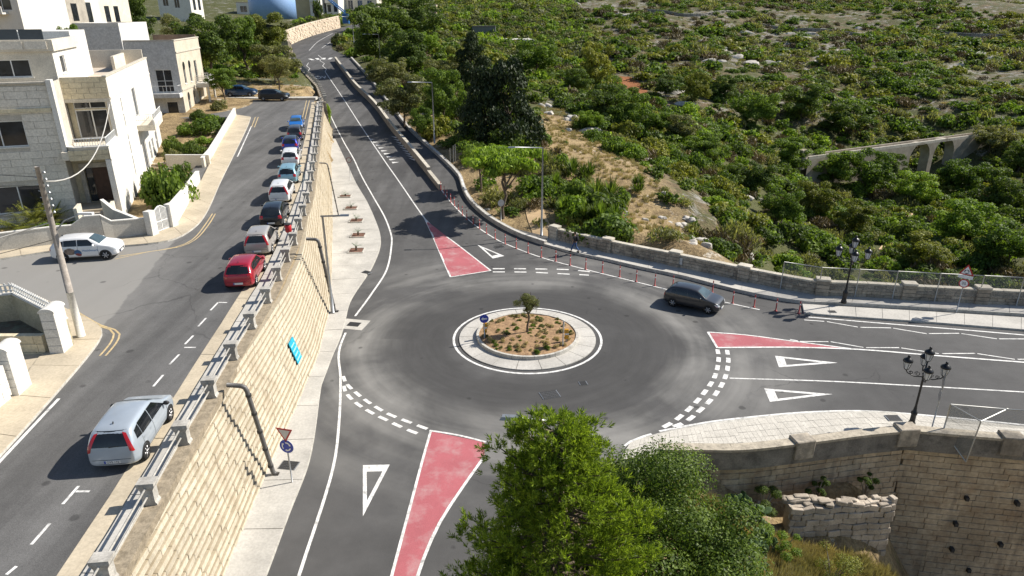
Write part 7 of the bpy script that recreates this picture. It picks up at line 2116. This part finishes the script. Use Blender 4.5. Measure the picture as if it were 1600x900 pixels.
# five pavement planters with young palms
for k, (px, py) in enumerate([(540, 308), (549, 327), (557, 347), (560, 370), (557, 394)]):
    b = PM(px, py); b.z = zm(b.y) + .13; s = 1.0
    e = empty('pavement_planter', b, .05, ('first', 'second', 'third', 'fourth', 'fifth')[k] + ' planting square from the top of the pavement, red mulch inside', 'planter', 'planters on the lower pavement')
    for (x0, x1, y0, y1) in ((-.65, .65, -.65, -.57), (-.65, .65, .57, .65), (-.65, -.57, -.57, .57), (.57, .65, -.57, .57)):
        m = MB(); m.box(x0, x1, y0, y1, -.02, .07); build(m, 'edging', M_KERB, e)
    m = MB(); m.box(-.57, .57, -.57, .57, -.02, .03); build(m, 'mulch', worn('red_brown_mulch', (.16, .085, .06), .3, 6, .95, bump_s=.8), e)
    palm('young_palm', 'small drooping palm in the ' + ('first', 'second', 'third', 'fourth', 'fifth')[k] + ' planting square from the top', b + Vector((0, 0, .03)), 11, .75, .12, .18 + .05 * k, L_AGAVE, .5, 'young palms in the planters')
# yuccas and agaves on the verge
for k, (px, py, w) in enumerate([(880, 268, 46), (905, 280, 50), (870, 300, 40), (900, 318, 60), (932, 330, 64), (945, 350, 52), (965, 318, 44), (920, 352, 50), (885, 338, 40), (955, 362, 34), (998, 300, 36), (850, 255, 34)]):
    b = PT(px, py + 4, 55); dep = b.y * CP - (b.z - CAMH) * SP
    r = w / 2 * dep / FPX
    shrub('yucca_clump', 'spiky dark green yucca clump beside the path and parapet', b, r * 1.15, r * 1.9, 'yucca' if k % 3 else 'shrub', (L_MID, L_DARK, L_MID)[k % 3], 'yuccas beside the parapet')

# --- foreground pine
def fg_pine():
    b = Vector((1.2, 15.0, terrain(1.2, 15.0)))
    e = empty('pine_tree', b, 0, 'large bright green pine filling the bottom of the view', 'tree')
    H = 9.35 - b.z
    m = MB(); m.tube([(0, 0, -.2), (.1, 0, H * .4), (.05, 0, H * .75), (0, 0, H * .97)], [.24, .18, .1, .03], 10)
    ps, ts, ls = [], [], []
    r = np.random.RandomState(4)
    for k in range(240):
        f = .17 + .81 * (k / 240) ** .85; z = H * f; a = k * 2.399 + r.uniform(-.4, .4)
        R = (4.7 * (1 - f) ** .56 + .1) * (.80 + .16 * math.sin(a * 3 + z * 1.3) + .10 * math.sin(a * 5 - z * 2.1)) * r.uniform(.72, 1.06)
        d = Vector((math.cos(a), math.sin(a), 0)); s = Vector((.06, 0, z - .25 * R))
        q1 = s + d * R * .55 + Vector((0, 0, .06 * R)); q2 = s + d * R + Vector((0, 0, .32 * R))
        m.tube([s, q1, q2], [.045, .03, .012], 5)
        for j in range(int(2 + R * 1.3)):           # puffs of needles along the outer bough
            t = 1.0 if j == 0 else r.uniform(.45, 1.0); c = q1.lerp(q2, max(0, (t - .55) / .45)) if t > .55 else s.lerp(q1, t / .55)
            c = c + Vector((r.normal(0, .22), r.normal(0, .22), r.normal(.05, .15))) * (0 if j == 0 else 1)
            for g_ in range(7):
                o_ = Vector((r.normal(0, .15), r.normal(0, .15), r.normal(.03, .12))); axv = np.array((d * .3 + o_ * 2.2 + Vector((0, 0, .7))).normalized())
                n = 24; dd = rand_dirs(n) * .8 + axv; dd /= np.linalg.norm(dd, axis=1, keepdims=True); L = RNG.uniform(.11, .20, n)
                ps.append(np.array(c + o_) + axv * RNG.uniform(-.08, .1, n)[:, None] + dd * L[:, None] * .5); ts.append(dd); ls.append(L)
    build(m, 'trunk', M_BARK, e, smooth=True)
    ps, ts, ls = np.concatenate(ps), np.concatenate(ts), np.concatenate(ls)
    me = leaves_mesh('needles', ps, np.cross(ts, rand_dirs(len(ts))), ls, .024, L_PINE, ts)
    mesh_obj('crown', me, None, e)
fg_pine()
def fg_bush(label, b, R, H, n, mat, size, seed, elong=1.0, group=None, clumps=34):
    r = np.random.RandomState(seed); e = empty('broadleaf_bush', b, 0, label, 'bush', group)
    cl = []
    m = MB()
    for k in range(clumps):
        a = r.uniform(0, 6.28); q = R * math.sqrt(r.rand()) * .85; z = H * (.30 + .58 * r.rand() * (1 - .5 * (q / R) ** 2)); s = R * r.uniform(.16, .30)
        cl.append((q * math.cos(a) * elong, q * math.sin(a), z, s * 1.15, s * 1.15, s * .9))
        m.tube([(0, 0, -.2), (q * math.cos(a) * .4 * elong, q * math.sin(a) * .4, z * .55), (q * math.cos(a) * elong, q * math.sin(a), z + s * .8)], [.06, .03, .008], 5)
    build(m, 'branches', worn('pale_twigs', (.30, .26, .2), .2, 5), e)
    p, n_ = clump_points(cl, n, .35); n_[:, 2] += .4; n_ /= np.linalg.norm(n_, axis=1, keepdims=True)
    mesh_obj('foliage', leaves_mesh('foliage', p, n_, RNG.uniform(size * .7, size * 1.4, len(p)), size * .55, mat), None, e)
fg_bush('large dark glossy leaved bush right of the pine', Vector((5.0, 17.6, terrain(5.0, 17.6))), 3.2, 7.4, 60000, L_BUSH, .105, 2, 1.08, clumps=80)
fg_bush('yellow green bush between the pine and the tiled pavement', Vector((4.0, 20.6, terrain(4, 20.6))), 1.9, 5.0, 9000, L_YELL, .10, 5, 1.0, clumps=18)
fg_bush('dark bush low at the bottom edge right of the large one', Vector((6.1, 14.8, terrain(6.1, 14.8))), 2.3, 6.0, 18000, L_BUSH, .11, 8)
fg_bush('small bright bush in front of the ruined wall', Vector((11.2, 22.6, terrain(11.2, 22.6))), .95, 1.5, 4000, L_BRIGHT, .07, 12, clumps=12)
fg_bush('thorny pale green shrub below the ruined wall', Vector((13.4, 21.9, terrain(13.4, 21.9))), 1.2, 2.0, 2600, L_YELL, .07, 13, clumps=12)
fg_bush('dark shrub rooted on the bridge wall near the corner', Vector((16.6, 26.1, -2.3)), .55, 1.7, 2600, L_DARK, .07, 14, clumps=8)
fg_bush('dark shrub on the ledge at the foot of the bridge wall', Vector((14.2, 25.8, -2.0)), .6, 1.3, 2200, L_DARK, .07, 15, clumps=8)
fg_bush('dark ivy mound at the left foot of the bridge wall', Vector((11.4, 25.0, -2.0)), .9, 1.4, 3000, L_DARK, .07, 16, clumps=10)
fg_bush('shadowed bush deep in the gully below the bridge wall', Vector((19.6, 23.6, terrain(19.6, 23.6))), 1.4, 2.0, 4000, L_DARK, .08, 17, clumps=12)
fg_bush('green bush at the gully mouth on the bottom edge', Vector((17.0, 19.6, terrain(17, 19.6))), 1.3, 1.8, 3500, L_MID, .08, 18, clumps=12)
# prickly pear
def cactus(label, b, n, seed):
    r = random.Random(seed); e = empty('prickly_pear', b, 0, label, 'cactus')
    bm = bmesh.new(); bmesh.ops.create_uvsphere(bm, u_segments=10, v_segments=7, radius=1); pme = bpy.data.meshes.new('pad'); bm.to_mesh(pme); bm.free()
    pme.materials.append(L_CACTUS); pme.polygons.foreach_set('use_smooth', [True] * len(pme.polygons))
    pads = [(Vector((r.uniform(-.6, .6), r.uniform(-.4, .4), 0)), r.uniform(-.4, .4))for _ in range(5)]
    k = 0
    while k < n:
        p, lean = r.choice([q for q in pads if q[0].z < .75]); rz_ = r.uniform(0, 6.28); L = r.uniform(.16, .26); tl = max(-1.1, min(1.1, lean + r.uniform(-.6, .6)))
        d = Vector((math.sin(tl) * math.cos(rz_), math.sin(tl) * math.sin(rz_), math.cos(tl))); c = p + d * L
        o = mesh_obj('pad', pme, None, e); o.matrix_basis = Matrix.Translation(c) @ d.to_track_quat('Z', 'Y').to_matrix().to_4x4() @ Matrix.Diagonal((L * .72, .035, L, 1))
        pads.append((p + d * L * 1.9, tl)); k += 1
cactus('pale green prickly pear clump beside the bridge wall', Vector((10.6, 24.3, terrain(10.6, 24.3))), 80, 3)
cactus('lower prickly pear clump spilling down beside the dirt slope', Vector((10.5, 22.4, terrain(10.5, 22.4))), 60, 5)

# --- island planting
t = tree('olive_tree', 'small olive tree in the centre of the roundabout island', RC + Vector((0, 0, .38)), .95, 2.9, 'olive', L_OLIVE, None, 1.2)
for c_ in t.children:
    if c_.name.startswith('trunk'): c_.scale = (1.5, 1.5, 2.3)
for k in range(120):
    a = RNG.uniform(0, 6.28); r = 2.9 * math.sqrt(RNG.rand()) if k > 18 else RNG.uniform(2.4, 2.9); s = RNG.uniform(.12, .28)
    shrub('island_plant', 'low straggly plant growing on the roundabout island', RC + Vector((r * math.cos(a), r * math.sin(a), .38 - .1 * (r / 3) ** 2)), s, s * 1.2, 'scrub' if k % 3 else 'shrub', (L_OLIVE, L_STRAW, L_MID, L_STRAW)[k % 4], 'plants on the island', 'plant')

# ------------------------------------------------------------------ rocks on the slope
M_ROCK = worn('white_limestone_rock', (.50, .47, .42), .25, 1.2, .95, dirt=(.22, .19, .15), dirt_amt=.6, bump_s=.8, fine=5)
rocks = []
for i in range(5):
    bm = bmesh.new(); bmesh.ops.create_icosphere(bm, subdivisions=3, radius=1)
    rr = np.random.RandomState(20 + i); ks = rr.normal(size=(6, 3)) * 2.2; ph = rr.uniform(0, 6.28, 6); cut = rr.normal(size=(7, 3)); cut /= np.linalg.norm(cut, axis=1, keepdims=True); cd = rr.uniform(.5, .85, 7)
    for v in bm.verts:
        p = np.array(v.co); f = 1 + .13 * sum(math.sin(p @ ks[j] + ph[j]) for j in range(6)) / 2
        p = p * f
        for j in range(7):
            q = p @ cut[j]
            if q > cd[j]: p = p - cut[j] * (q - cd[j]) * .85
        v.co = p
    me = bpy.data.meshes.new('rock'); bm.to_mesh(me); bm.free(); me.materials.append(M_ROCK); rocks.append(me)
k = 0
for (px, py, w) in [(1080, 372, 40), (1062, 355, 30), (1095, 385, 34), (1072, 345, 26), (1150, 398, 24), (1160, 402, 26), (1135, 395, 20), (1225, 420, 18), (1245, 425, 20), (1118, 300, 16), (1165, 310, 20), (1040, 300, 14), (1005, 345, 14), (975, 335, 12), (1030, 340, 16),
                   (850, 165, 22), (862, 178, 20), (884, 185, 26), (900, 205, 30), (925, 208, 34), (845, 200, 16), (868, 150, 16), (1190, 312, 18), (1320, 360, 12), (990, 240, 14), (1010, 250, 12), (1050, 262, 12), (705, 262, 16), (712, 268, 18), (690, 250, 12), (735, 330, 12), (745, 338, 12), (760, 330, 10), (1275, 440, 14), (1265, 415, 12)]:
    b = PT(px, py, 55); dep = b.y * CP - (b.z - CAMH) * SP; r = w / 2 * dep / FPX
    for j in range(3 if w > 20 else 2):
        o = bpy.data.objects.new('limestone_rock', rocks[k % 5]); COL.objects.link(o); k += 1
        o.location = b + Vector((RNG.uniform(-r, r), RNG.uniform(-r, r), -.1 * r)); o.scale = (r * RNG.uniform(.5, 1.0), r * RNG.uniform(.5, .9), r * RNG.uniform(.3, .6)); o.rotation_euler = (RNG.uniform(-.3, .3), RNG.uniform(-.3, .3), RNG.uniform(0, 6.28))
        lb_ = 'beside the parapet' if px > 1050 and py > 380 else ('on the bank above the parapet' if px > 960 else ('on the dry slope right of the cypresses' if px > 830 else 'on the verge near the footway'))
        tag(o, 'whitish limestone outcrop rock ' + lb_, 'rock', 'limestone rocks ' + lb_)

# ------------------------------------------------------------------ scrub on the slopes
import bisect
cand = []
def in_poly(x, y, poly):
    c = False; j = len(poly) - 1
    for i in range(len(poly)):
        if (poly[i][1] > y) != (poly[j][1] > y) and x < (poly[j][0] - poly[i][0]) * (y - poly[i][1]) / (poly[j][1] - poly[i][1]) + poly[i][0]: c = not c
        j = i
    return c
# dry, open places in plan (world coordinates come from sight lines onto the land)
def plan(pxs): return [tuple(PT(*p, 55).xy) for p in pxs]
DRY1 = plan([(835, 150), (870, 160), (935, 225), (1010, 262), (1040, 315), (1120, 400), (1060, 395), (960, 360), (950, 300), (880, 250), (840, 225)])
RED = PT(985, 138, 100)
rg = np.random.RandomState(99)
for gxx in np.arange(-75, 260, 2.3):
    for gyy in np.arange(56, 430, 2.3):
        x = gxx + rg.uniform(-1.3, 1.3); y = gyy + rg.uniform(-1.3, 1.3)
        if (y > 200 and rg.rand() < .12) or (y > 350 and rg.rand() < .35): continue
        z = terrain(x, y); px, py = proj(x, y, z + .5)
        if not (-40 < px < 1650 and -25 < py < 470): continue
        if x < lerp(ROAD_R, y) + 2.0 and x > lerp(ROAD_L, y) - 2.5: continue
        if x < lerp(ROAD_L, y): 
            if y < 106 or x > xw(min(y, 176)) - 2.5: continue
            if in_poly(x, y, [(-32, 106), (-60, 106), (-62, 122), (-38, 122)]) and rg.rand() < .8: continue
            if y > 128: cand.append((x, y, z, rg.uniform(.9, 2.6), 'wood' if rg.rand() < .6 else 'left', px, py)) if rg.rand() < .75 else None
            elif rg.rand() < .5: cand.append((x, y, z, rg.uniform(.4, 1.3), 'left', px, py))
            continue
        if y < 62 and x < 30 and y < lerp([(3, 61), (13, 54), (22, 48), (36, 46)], x): continue
        q = Vector((x - A0.x, y - A0.y, 0)); s_ = q.dot(ax); t_ = q.dot(Vector((-ax.y, ax.x, 0)))
        if -2 < s_ < LEN + 1 and -3.2 < t_ < 2.5: continue
        if ((x - RED.x) / 4.5) ** 2 + ((y - RED.y) / 15) ** 2 < 1: continue
        if in_poly(x, y, DRY1):
            if rg.rand() < .45: cand.append((x, y, z, rg.uniform(.3, .95), 'dry', px, py))
            continue
        hill = y > 150 + .25 * (x - 40) and x > 25
        if hill:
            den = float(fbm(np.array(x), np.array(y), .035, 8)) + .6 * float(fbm(np.array(x), np.array(y), .11, 9))
            if rg.rand() < .62 + .5 * den: cand.append((x, y, z, (rg.uniform(.7, 1.9) if rg.rand() < .72 else rg.uniform(1.7, 3.3)) * (1.25 + .4 * max(den, -.5)), 'hill', px, py))
        elif y > 190 and x < 60:
            if rg.rand() < .9: cand.append((x, y, z, rg.uniform(1.6, 3.4), 'wood', px, py))
        else:
            if rg.rand() < .93: cand.append((x, y, z, rg.uniform(.5, 1.6) if rg.rand() < .55 else rg.uniform(1.6, 3.1), 'valley', px, py))
cand.sort(key=lambda c: -c[3] / (c[1] + 5))
PAL = {'left': [L_STRAW, L_MID, L_OLIVE, L_STRAW], 'dry': [L_STRAW, L_STRAW, L_OLIVE, L_BROWN, L_MID, L_STRAW], 'hill': [L_MID, L_OLIVE, L_BROWN, L_DARK, L_MID, L_BROWN, L_YELL, L_MID, L_OLIVE, L_STRAW], 'wood': [L_DARK, L_MID, L_OLIVE, L_OLIVE, L_BRIGHT, L_YELL], 'valley': [L_MID, L_DARK, L_MID, L_YELL, L_BRIGHT, L_OLIVE, L_DARK, L_OLIVE, L_BROWN]}
NAMES_ = {id(L_STRAW): ('dry straw coloured tuft', 'dry_tuft'), id(L_MID): ('mid green rounded shrub', 'hillside_shrub'), id(L_OLIVE): ('grey green olive toned shrub', 'hillside_shrub'), id(L_BROWN): ('brown dry scrub bush', 'dry_bush'), id(L_DARK): ('dark green dense shrub', 'hillside_shrub'), id(L_YELL): ('yellow green shrub', 'hillside_shrub'), id(L_BRIGHT): ('bright green shrub', 'hillside_shrub')}
ZONE = {'left': 'on the rough ground left of the climbing road', 'dry': 'on the dry open slope behind the parapet', 'hill': 'on the rocky far hillside', 'wood': 'in the wooded ground beside the far road', 'valley': 'in the green valley'}
rest = {}
NTH = 0
for i, (x, y, z, r, zone, px, py) in enumerate(cand):
    pal = PAL[zone]; mt = pal[rg.randint(len(pal))]
    kind = 'grass' if mt is L_STRAW else ('scrub' if mt in (L_BROWN, L_OLIVE) and zone != 'wood' else 'shrub')
    hh = r * (rg.uniform(.7, 1.1) if zone != 'hill' else rg.uniform(.6, .95))
    if mt is L_STRAW: r = min(r, 1.3); hh = r * rg.uniform(.3, .5)
    if zone in ('wood', 'valley'): hh *= 1.15
    if NTH < 290:
        NTH += 1
        lb, nm = NAMES_[id(mt)]
        zt_ = ZONE[zone]
        if zone == 'valley': zt_ = ('on the valley slope left of the footbridge' if px < 1240 else 'around the stone footbridge') if py < 290 else ('behind the parapet and fence, left of the dirt path' if px < 1390 else 'behind the fence at the right of the dirt path')
        lb = ('large ' if r > 2.0 else ('small ' if r < 1.2 else '')) + lb
        shrub(nm, lb + ' ' + zt_, Vector((x, y, z - .1)), r * 1.12, hh * 1.1, kind, mt, lb + ' ' + zt_)
    else:
        rest.setdefault((mt.name, kind), []).append((x, y, z - .1, r * 1.12, hh * 1.1))
print('SCRUB', len(cand), NTH)
LOW = {}
def low_proto(kind, v):
    if (kind, v) in LOW: return LOW[(kind, v)]
    me = crown_proto(kind, v); n = len(me.polygons); co = np.empty(len(me.vertices) * 3, np.float32); me.vertices.foreach_get('co', co); co = co.reshape(-1, 4, 3)
    pick = RNG.choice(len(co), min(len(co), {'shrub': 300, 'scrub': 200, 'grass': 90}[kind]), replace=False)
    c = co[pick]; ctr = c.mean(1, keepdims=True); LOW[(kind, v)] = ctr + (c - ctr) * {'shrub': 2.0, 'scrub': 1.7, 'grass': 1.35}[kind]
    return LOW[(kind, v)]
def bulk(name, items, kind, mat):
    VV = []
    for j, (x, y, z, r, h) in enumerate(items):
        c = low_proto(kind, j % 4); a = RNG.uniform(0, 6.28); R = np.array([[math.cos(a), -math.sin(a), 0], [math.sin(a), math.cos(a), 0], [0, 0, 1]])
        VV.append((c.reshape(-1, 3) * [r, r, h]) @ R.T + [x, y, z])
    V = np.concatenate(VV); n = len(V) // 4
    me = bpy.data.meshes.new(name); me.vertices.add(len(V)); me.vertices.foreach_set('co', V.astype(np.float32).ravel())
    me.loops.add(4 * n); me.loops.foreach_set('vertex_index', np.arange(4 * n, dtype=np.int32)); me.polygons.add(n); me.polygons.foreach_set('loop_start', np.arange(0, 4 * n, 4, dtype=np.int32))
    me.update(calc_edges=True); me.validate()
    return tag(mesh_obj(name, me, mat), 'further scrub covering the slopes', 'scrub', kind='stuff')
tot = 0
for (mn, kind), items in rest.items():
    o = bulk('slope_scrub', items, kind, MATS[mn]); tot += len(o.data.polygons)
print('BULK quads', tot)
# dry grass carpet on the open slope and round the foreground dirt
items = []
for _ in range(6500):
    i = rg.randint(2)
    if i == 0:
        x = rg.uniform(-2, 40); y = rg.uniform(56, 130)
        if not in_poly(x, y, DRY1): continue
    else:
        x = rg.uniform(7, 18); y = rg.uniform(17, 25)
        if y > lerp([(7, 24.8), (13, 23.8), (18, 24)], x): continue
    items.append((x, y, terrain(x, y) - .05, rg.uniform(.15, .4), rg.uniform(.25, .6)))
bulk('dry_grass', items, 'grass', L_STRAW)
items = []
for _ in range(900):
    x = rg.uniform(-60, -30); y = rg.uniform(104, 165)
    if x > xw(y) - 3: continue
    items.append((x, y, terrain(x, y) - .05, rg.uniform(.2, .5), rg.uniform(.15, .4)))
bulk('dry_grass', items, 'grass', L_STRAW)
# rubble in the gully and on the dirt
for k in range(30):
    x, y = rg.uniform(9, 17), rg.uniform(17.5, 23.5); s = rg.uniform(.1, .32)
    o = bpy.data.objects.new('loose_rock', rocks[k % 5]); COL.objects.link(o); o.location = (x, y, terrain(x, y)); o.scale = (s, s * .8, s * .5); o.rotation_euler = (0, 0, rg.uniform(0, 6))
    tag(o, 'small pale loose rock on the foreground dirt slope', 'rock', 'loose rocks on the dirt slope')
# limestone outcrops breaking through the far hillside
nk = 0
for _ in range(900):
    if nk >= 150: break
    x, y = rg.uniform(20, 210), rg.uniform(150, 330)
    if y < 152 + .25 * (x - 40) or float(fbm(np.array(x), np.array(y), .05, 31)) < .12: continue
    z = terrain(x, y); px, py = proj(x, y, z)
    if not (840 < px < 1620 and -5 < py < 230): continue
    for j in range(2):
        s = rg.uniform(.7, 2.3); nk += 1
        o = bpy.data.objects.new('limestone_rock', rocks[nk % 5]); COL.objects.link(o); o.location = (x + rg.uniform(-2.5, 2.5), y + rg.uniform(-1.5, 1.5), 0); o.location.z = terrain(o.location.x, o.location.y) - .1 * s
        o.scale = (s * rg.uniform(1.0, 1.7), s * rg.uniform(.5, .9), s * rg.uniform(.35, .6)); o.rotation_euler = (rg.uniform(-.2, .2), rg.uniform(-.2, .2), rg.uniform(-.5, .5))
        zt_ = ('above the red field' if px < 1150 else ('in the middle of the far hillside' if px < 1400 else 'towards the right end of the far hillside'))
        tag(o, ('broad ' if s > 1.6 else '') + 'grey limestone outcrop ' + zt_, 'rock', ('broad ' if s > 1.6 else '') + 'outcrops ' + zt_)
# dry stone field walls on the far hillside
M_FW = worn('grey_field_wall', (.30, .28, .25), .25, 1, dirt=(.14, .13, .11), dirt_amt=.5, per_object=.25)
for lb, pts in (('grey dry stone field wall crossing the upper hillside', [(1190, 42), (1240, 50), (1300, 52), (1385, 60)]), ('short dry stone wall at the right of the upper hillside', [(1475, 55), (1520, 58), (1570, 60)]), ('dry stone terrace wall at the top of the hillside', [(1010, 20), (1080, 26), (1150, 22)])):
    fwq = [PT(a, b, 120) for a, b in pts]; e = empty('field_wall', (0, 0, 0), 0, lb, 'wall')
    course_wall(e, [Vector((p.x, p.y, 0)) for p in fwq], lambda p: terrain(p.x, p.y) - .3, lambda p: terrain(p.x, p.y) + 1.1, 3, 1.3, .1, .6, M_FW, limit=90, jitter=.3, bev=.2)
# dirt path in the valley
pp_ = [PT(1380, 392, 60), PT(1388, 382, 60), PT(1402, 368, 60), PT(1416, 350, 60), PT(1420, 335, 60)]
c = catmull([(p.x, p.y, 0) for p in pp_], 1.0); Lp = offset2d(c, .6); Rp = offset2d(c, -.6)
for p in Lp + Rp: p.z = terrain(p.x, p.y) + .12
m = MB(); m.strip(Lp, Rp); tag(build(m, 'valley_path', M_SAND), kind='structure')

# ------------------------------------------------------------------ walking person
def person(label, base, rz, h):
    e = empty('person', base, rz, label, 'person'); k = h / 1.75
    def skin(name, verts, edges, mat, parent, root=0):
        me = bpy.data.meshes.new(name); me.from_pydata([tuple(c * k for c in v[:3]) for v in verts], edges, [])
        o = bpy.data.objects.new(name, me); COL.objects.link(o)
        md = o.modifiers.new('skin', 'SKIN'); md.use_smooth_shade = True; sub = o.modifiers.new('sub', 'SUBSURF'); sub.levels = sub.render_levels = 2
        for i, v in enumerate(verts): me.skin_vertices[0].data[i].radius = (v[3] * k, (v[4] if len(v) > 4 else v[3]) * k)
        me.skin_vertices[0].data[root].use_root = True
        dg = bpy.context.evaluated_depsgraph_get(); nm = bpy.data.meshes.new_from_object(o.evaluated_get(dg)); bpy.data.objects.remove(o)
        nm.materials.clear(); nm.materials.append(mat); nm.polygons.foreach_set('use_smooth', [True] * len(nm.polygons))
        return mesh_obj(name, nm, None, parent)
    SK = worn('skin', (.32, .19, .13), .1, 5, .6, bump_s=0); DKC = worn('dark_jacket_cloth', (.018, .018, .022), .3, 6, .9); JN = worn('blue_jeans_cloth', (.06, .11, .24), .25, 6, .9); HR = worn('dark_hair', (.02, .015, .012), .2, 9, .7)
    # walks along +x
    V = [(0, 0, .95, .12, .15), (0, 0, 1.15, .11, .14), (.02, 0, 1.36, .11, .17), (.03, 0, 1.47, .05), (.04, 0, 1.56, .06), (.05, 0, 1.66, .085, .075), (.05, 0, 1.73, .06),
         (.02, .19, 1.40, .055), (-.10, .24, 1.14, .045), (.06, .25, .90, .034), (.10, .25, .82, .03, .018), (.02, -.19, 1.40, .055), (.10, -.24, 1.14, .045), (.28, -.22, .96, .034), (.34, -.21, .90, .03, .018),
         (.02, .09, .88, .085), (.20, .09, .50, .06), (.30, .09, .10, .042), (.40, .09, .04, .04, .03), (-.02, -.09, .88, .085), (-.06, -.09, .48, .06), (-.34, -.09, .14, .042), (-.27, -.09, .05, .04, .03)]
    E = [(0, 1), (1, 2), (2, 3), (3, 4), (4, 5), (5, 6), (2, 7), (7, 8), (8, 9), (9, 10), (2, 11), (11, 12), (12, 13), (13, 14), (0, 15), (15, 16), (16, 17), (17, 18), (0, 19), (19, 20), (20, 21), (21, 22)]
    body = skin('body', V, E, SK, e)
    g = 1.18
    J = [(0, 0, .93, .14, .17), (0, 0, 1.15, .135, .165), (.02, 0, 1.36, .13, .19), (.03, 0, 1.46, .075), (.02, .19, 1.40, .075), (-.10, .24, 1.14, .062), (.04, .25, .93, .05), (.02, -.19, 1.40, .075), (.10, -.24, 1.14, .062), (.25, -.225, .98, .05)]
    skin('jacket', J, [(0, 1), (1, 2), (2, 3), (2, 4), (4, 5), (5, 6), (2, 7), (7, 8), (8, 9)], DKC, e)
    T = [(0, 0, .97, .135, .16), (.02, .09, .86, .10), (.20, .09, .50, .075), (.295, .09, .13, .06), (-.02, -.09, .86, .10), (-.06, -.09, .48, .075), (-.33, -.09, .17, .06)]
    skin('jeans', T, [(0, 1), (1, 2), (2, 3), (0, 4), (4, 5), (5, 6)], JN, e)
    skin('hair', [(.02, 0, 1.68, .085, .08), (.04, 0, 1.755, .07), (-.02, 0, 1.60, .05)], [(0, 1), (0, 2)], HR, e)
    for sy in (.09, -.09):
        x0, z0 = ((.34, .02) if sy > 0 else (-.30, .03))
        m = MB(); m.box((x0 - .09) * k, (x0 + .15) * k, (sy - .045) * k, (sy + .045) * k, (z0 - .02) * k, (z0 + .06) * k); build(m, 'shoe', M_SBLACK, e)
    # head details and rucksack
    m = MB(); m.lathe([(.004, .03), (.016, -.01), (.01, -.02)], 6, Matrix.Translation((.135 * k, 0, 1.645 * k))); build(m, 'nose', SK, e)
    for sy in (.03, -.03):
        m = MB(); m.lathe([(.004, -.008), (.011, 0), (.004, .008)], 6, Matrix.Translation((.125 * k, sy * k, 1.68 * k))); build(m, 'eye', M_SBLACK, e)
        m = MB(); m.lathe([(.006, -.03), (.02, 0), (.006, .03)], 6, Matrix.Translation((.04 * k, sy * 2.75 * k, 1.66 * k)) @ Matrix.Diagonal((1, .5, 1, 1))); build(m, 'ear', SK, e)
    for (bx_, by, bz_, dx_) in ((.10, .25, .82, .02), (.34, -.21, .90, .03)):
        for f in range(5):
            m = MB(); yy_ = by + (f - 2) * .017; L_ = (.06, .075, .08, .075, .055)[f]
            if f == 0: m.tube([(bx_ * k, (yy_ - .01) * k, (bz_ + .02) * k), ((bx_ + .03) * k, (yy_ - .02) * k, (bz_ - .01) * k), ((bx_ + .035) * k, (yy_ - .012) * k, (bz_ - .035) * k)], .008, 5)
            else: m.tube([(bx_ * k, yy_ * k, bz_ * k), ((bx_ + .012) * k, yy_ * k, (bz_ - L_ * .5) * k), ((bx_ + .002) * k, yy_ * k, (bz_ - L_) * k)], .008, 5)
            build(m, 'finger', SK, e)
    m = MB(); m.lathe([(.02, 0), (.14, .03), (.15, .25), (.12, .42), (.03, .46)], 10, Matrix.Translation((-.19 * k, 0, .98 * k)) @ Matrix.Diagonal((.7, 1, 1, 1)))
    bag = build(m, 'rucksack', DKC, None, smooth=True); bag.location = e.location; bag.rotation_euler = e.rotation_euler
    tag(bag, 'dark rucksack on the back of the walking person', 'rucksack')
p = P(898, 394, .25)
person('person in dark jacket and blue jeans walking beside the stone parapet', p, math.radians(150), 1.75)
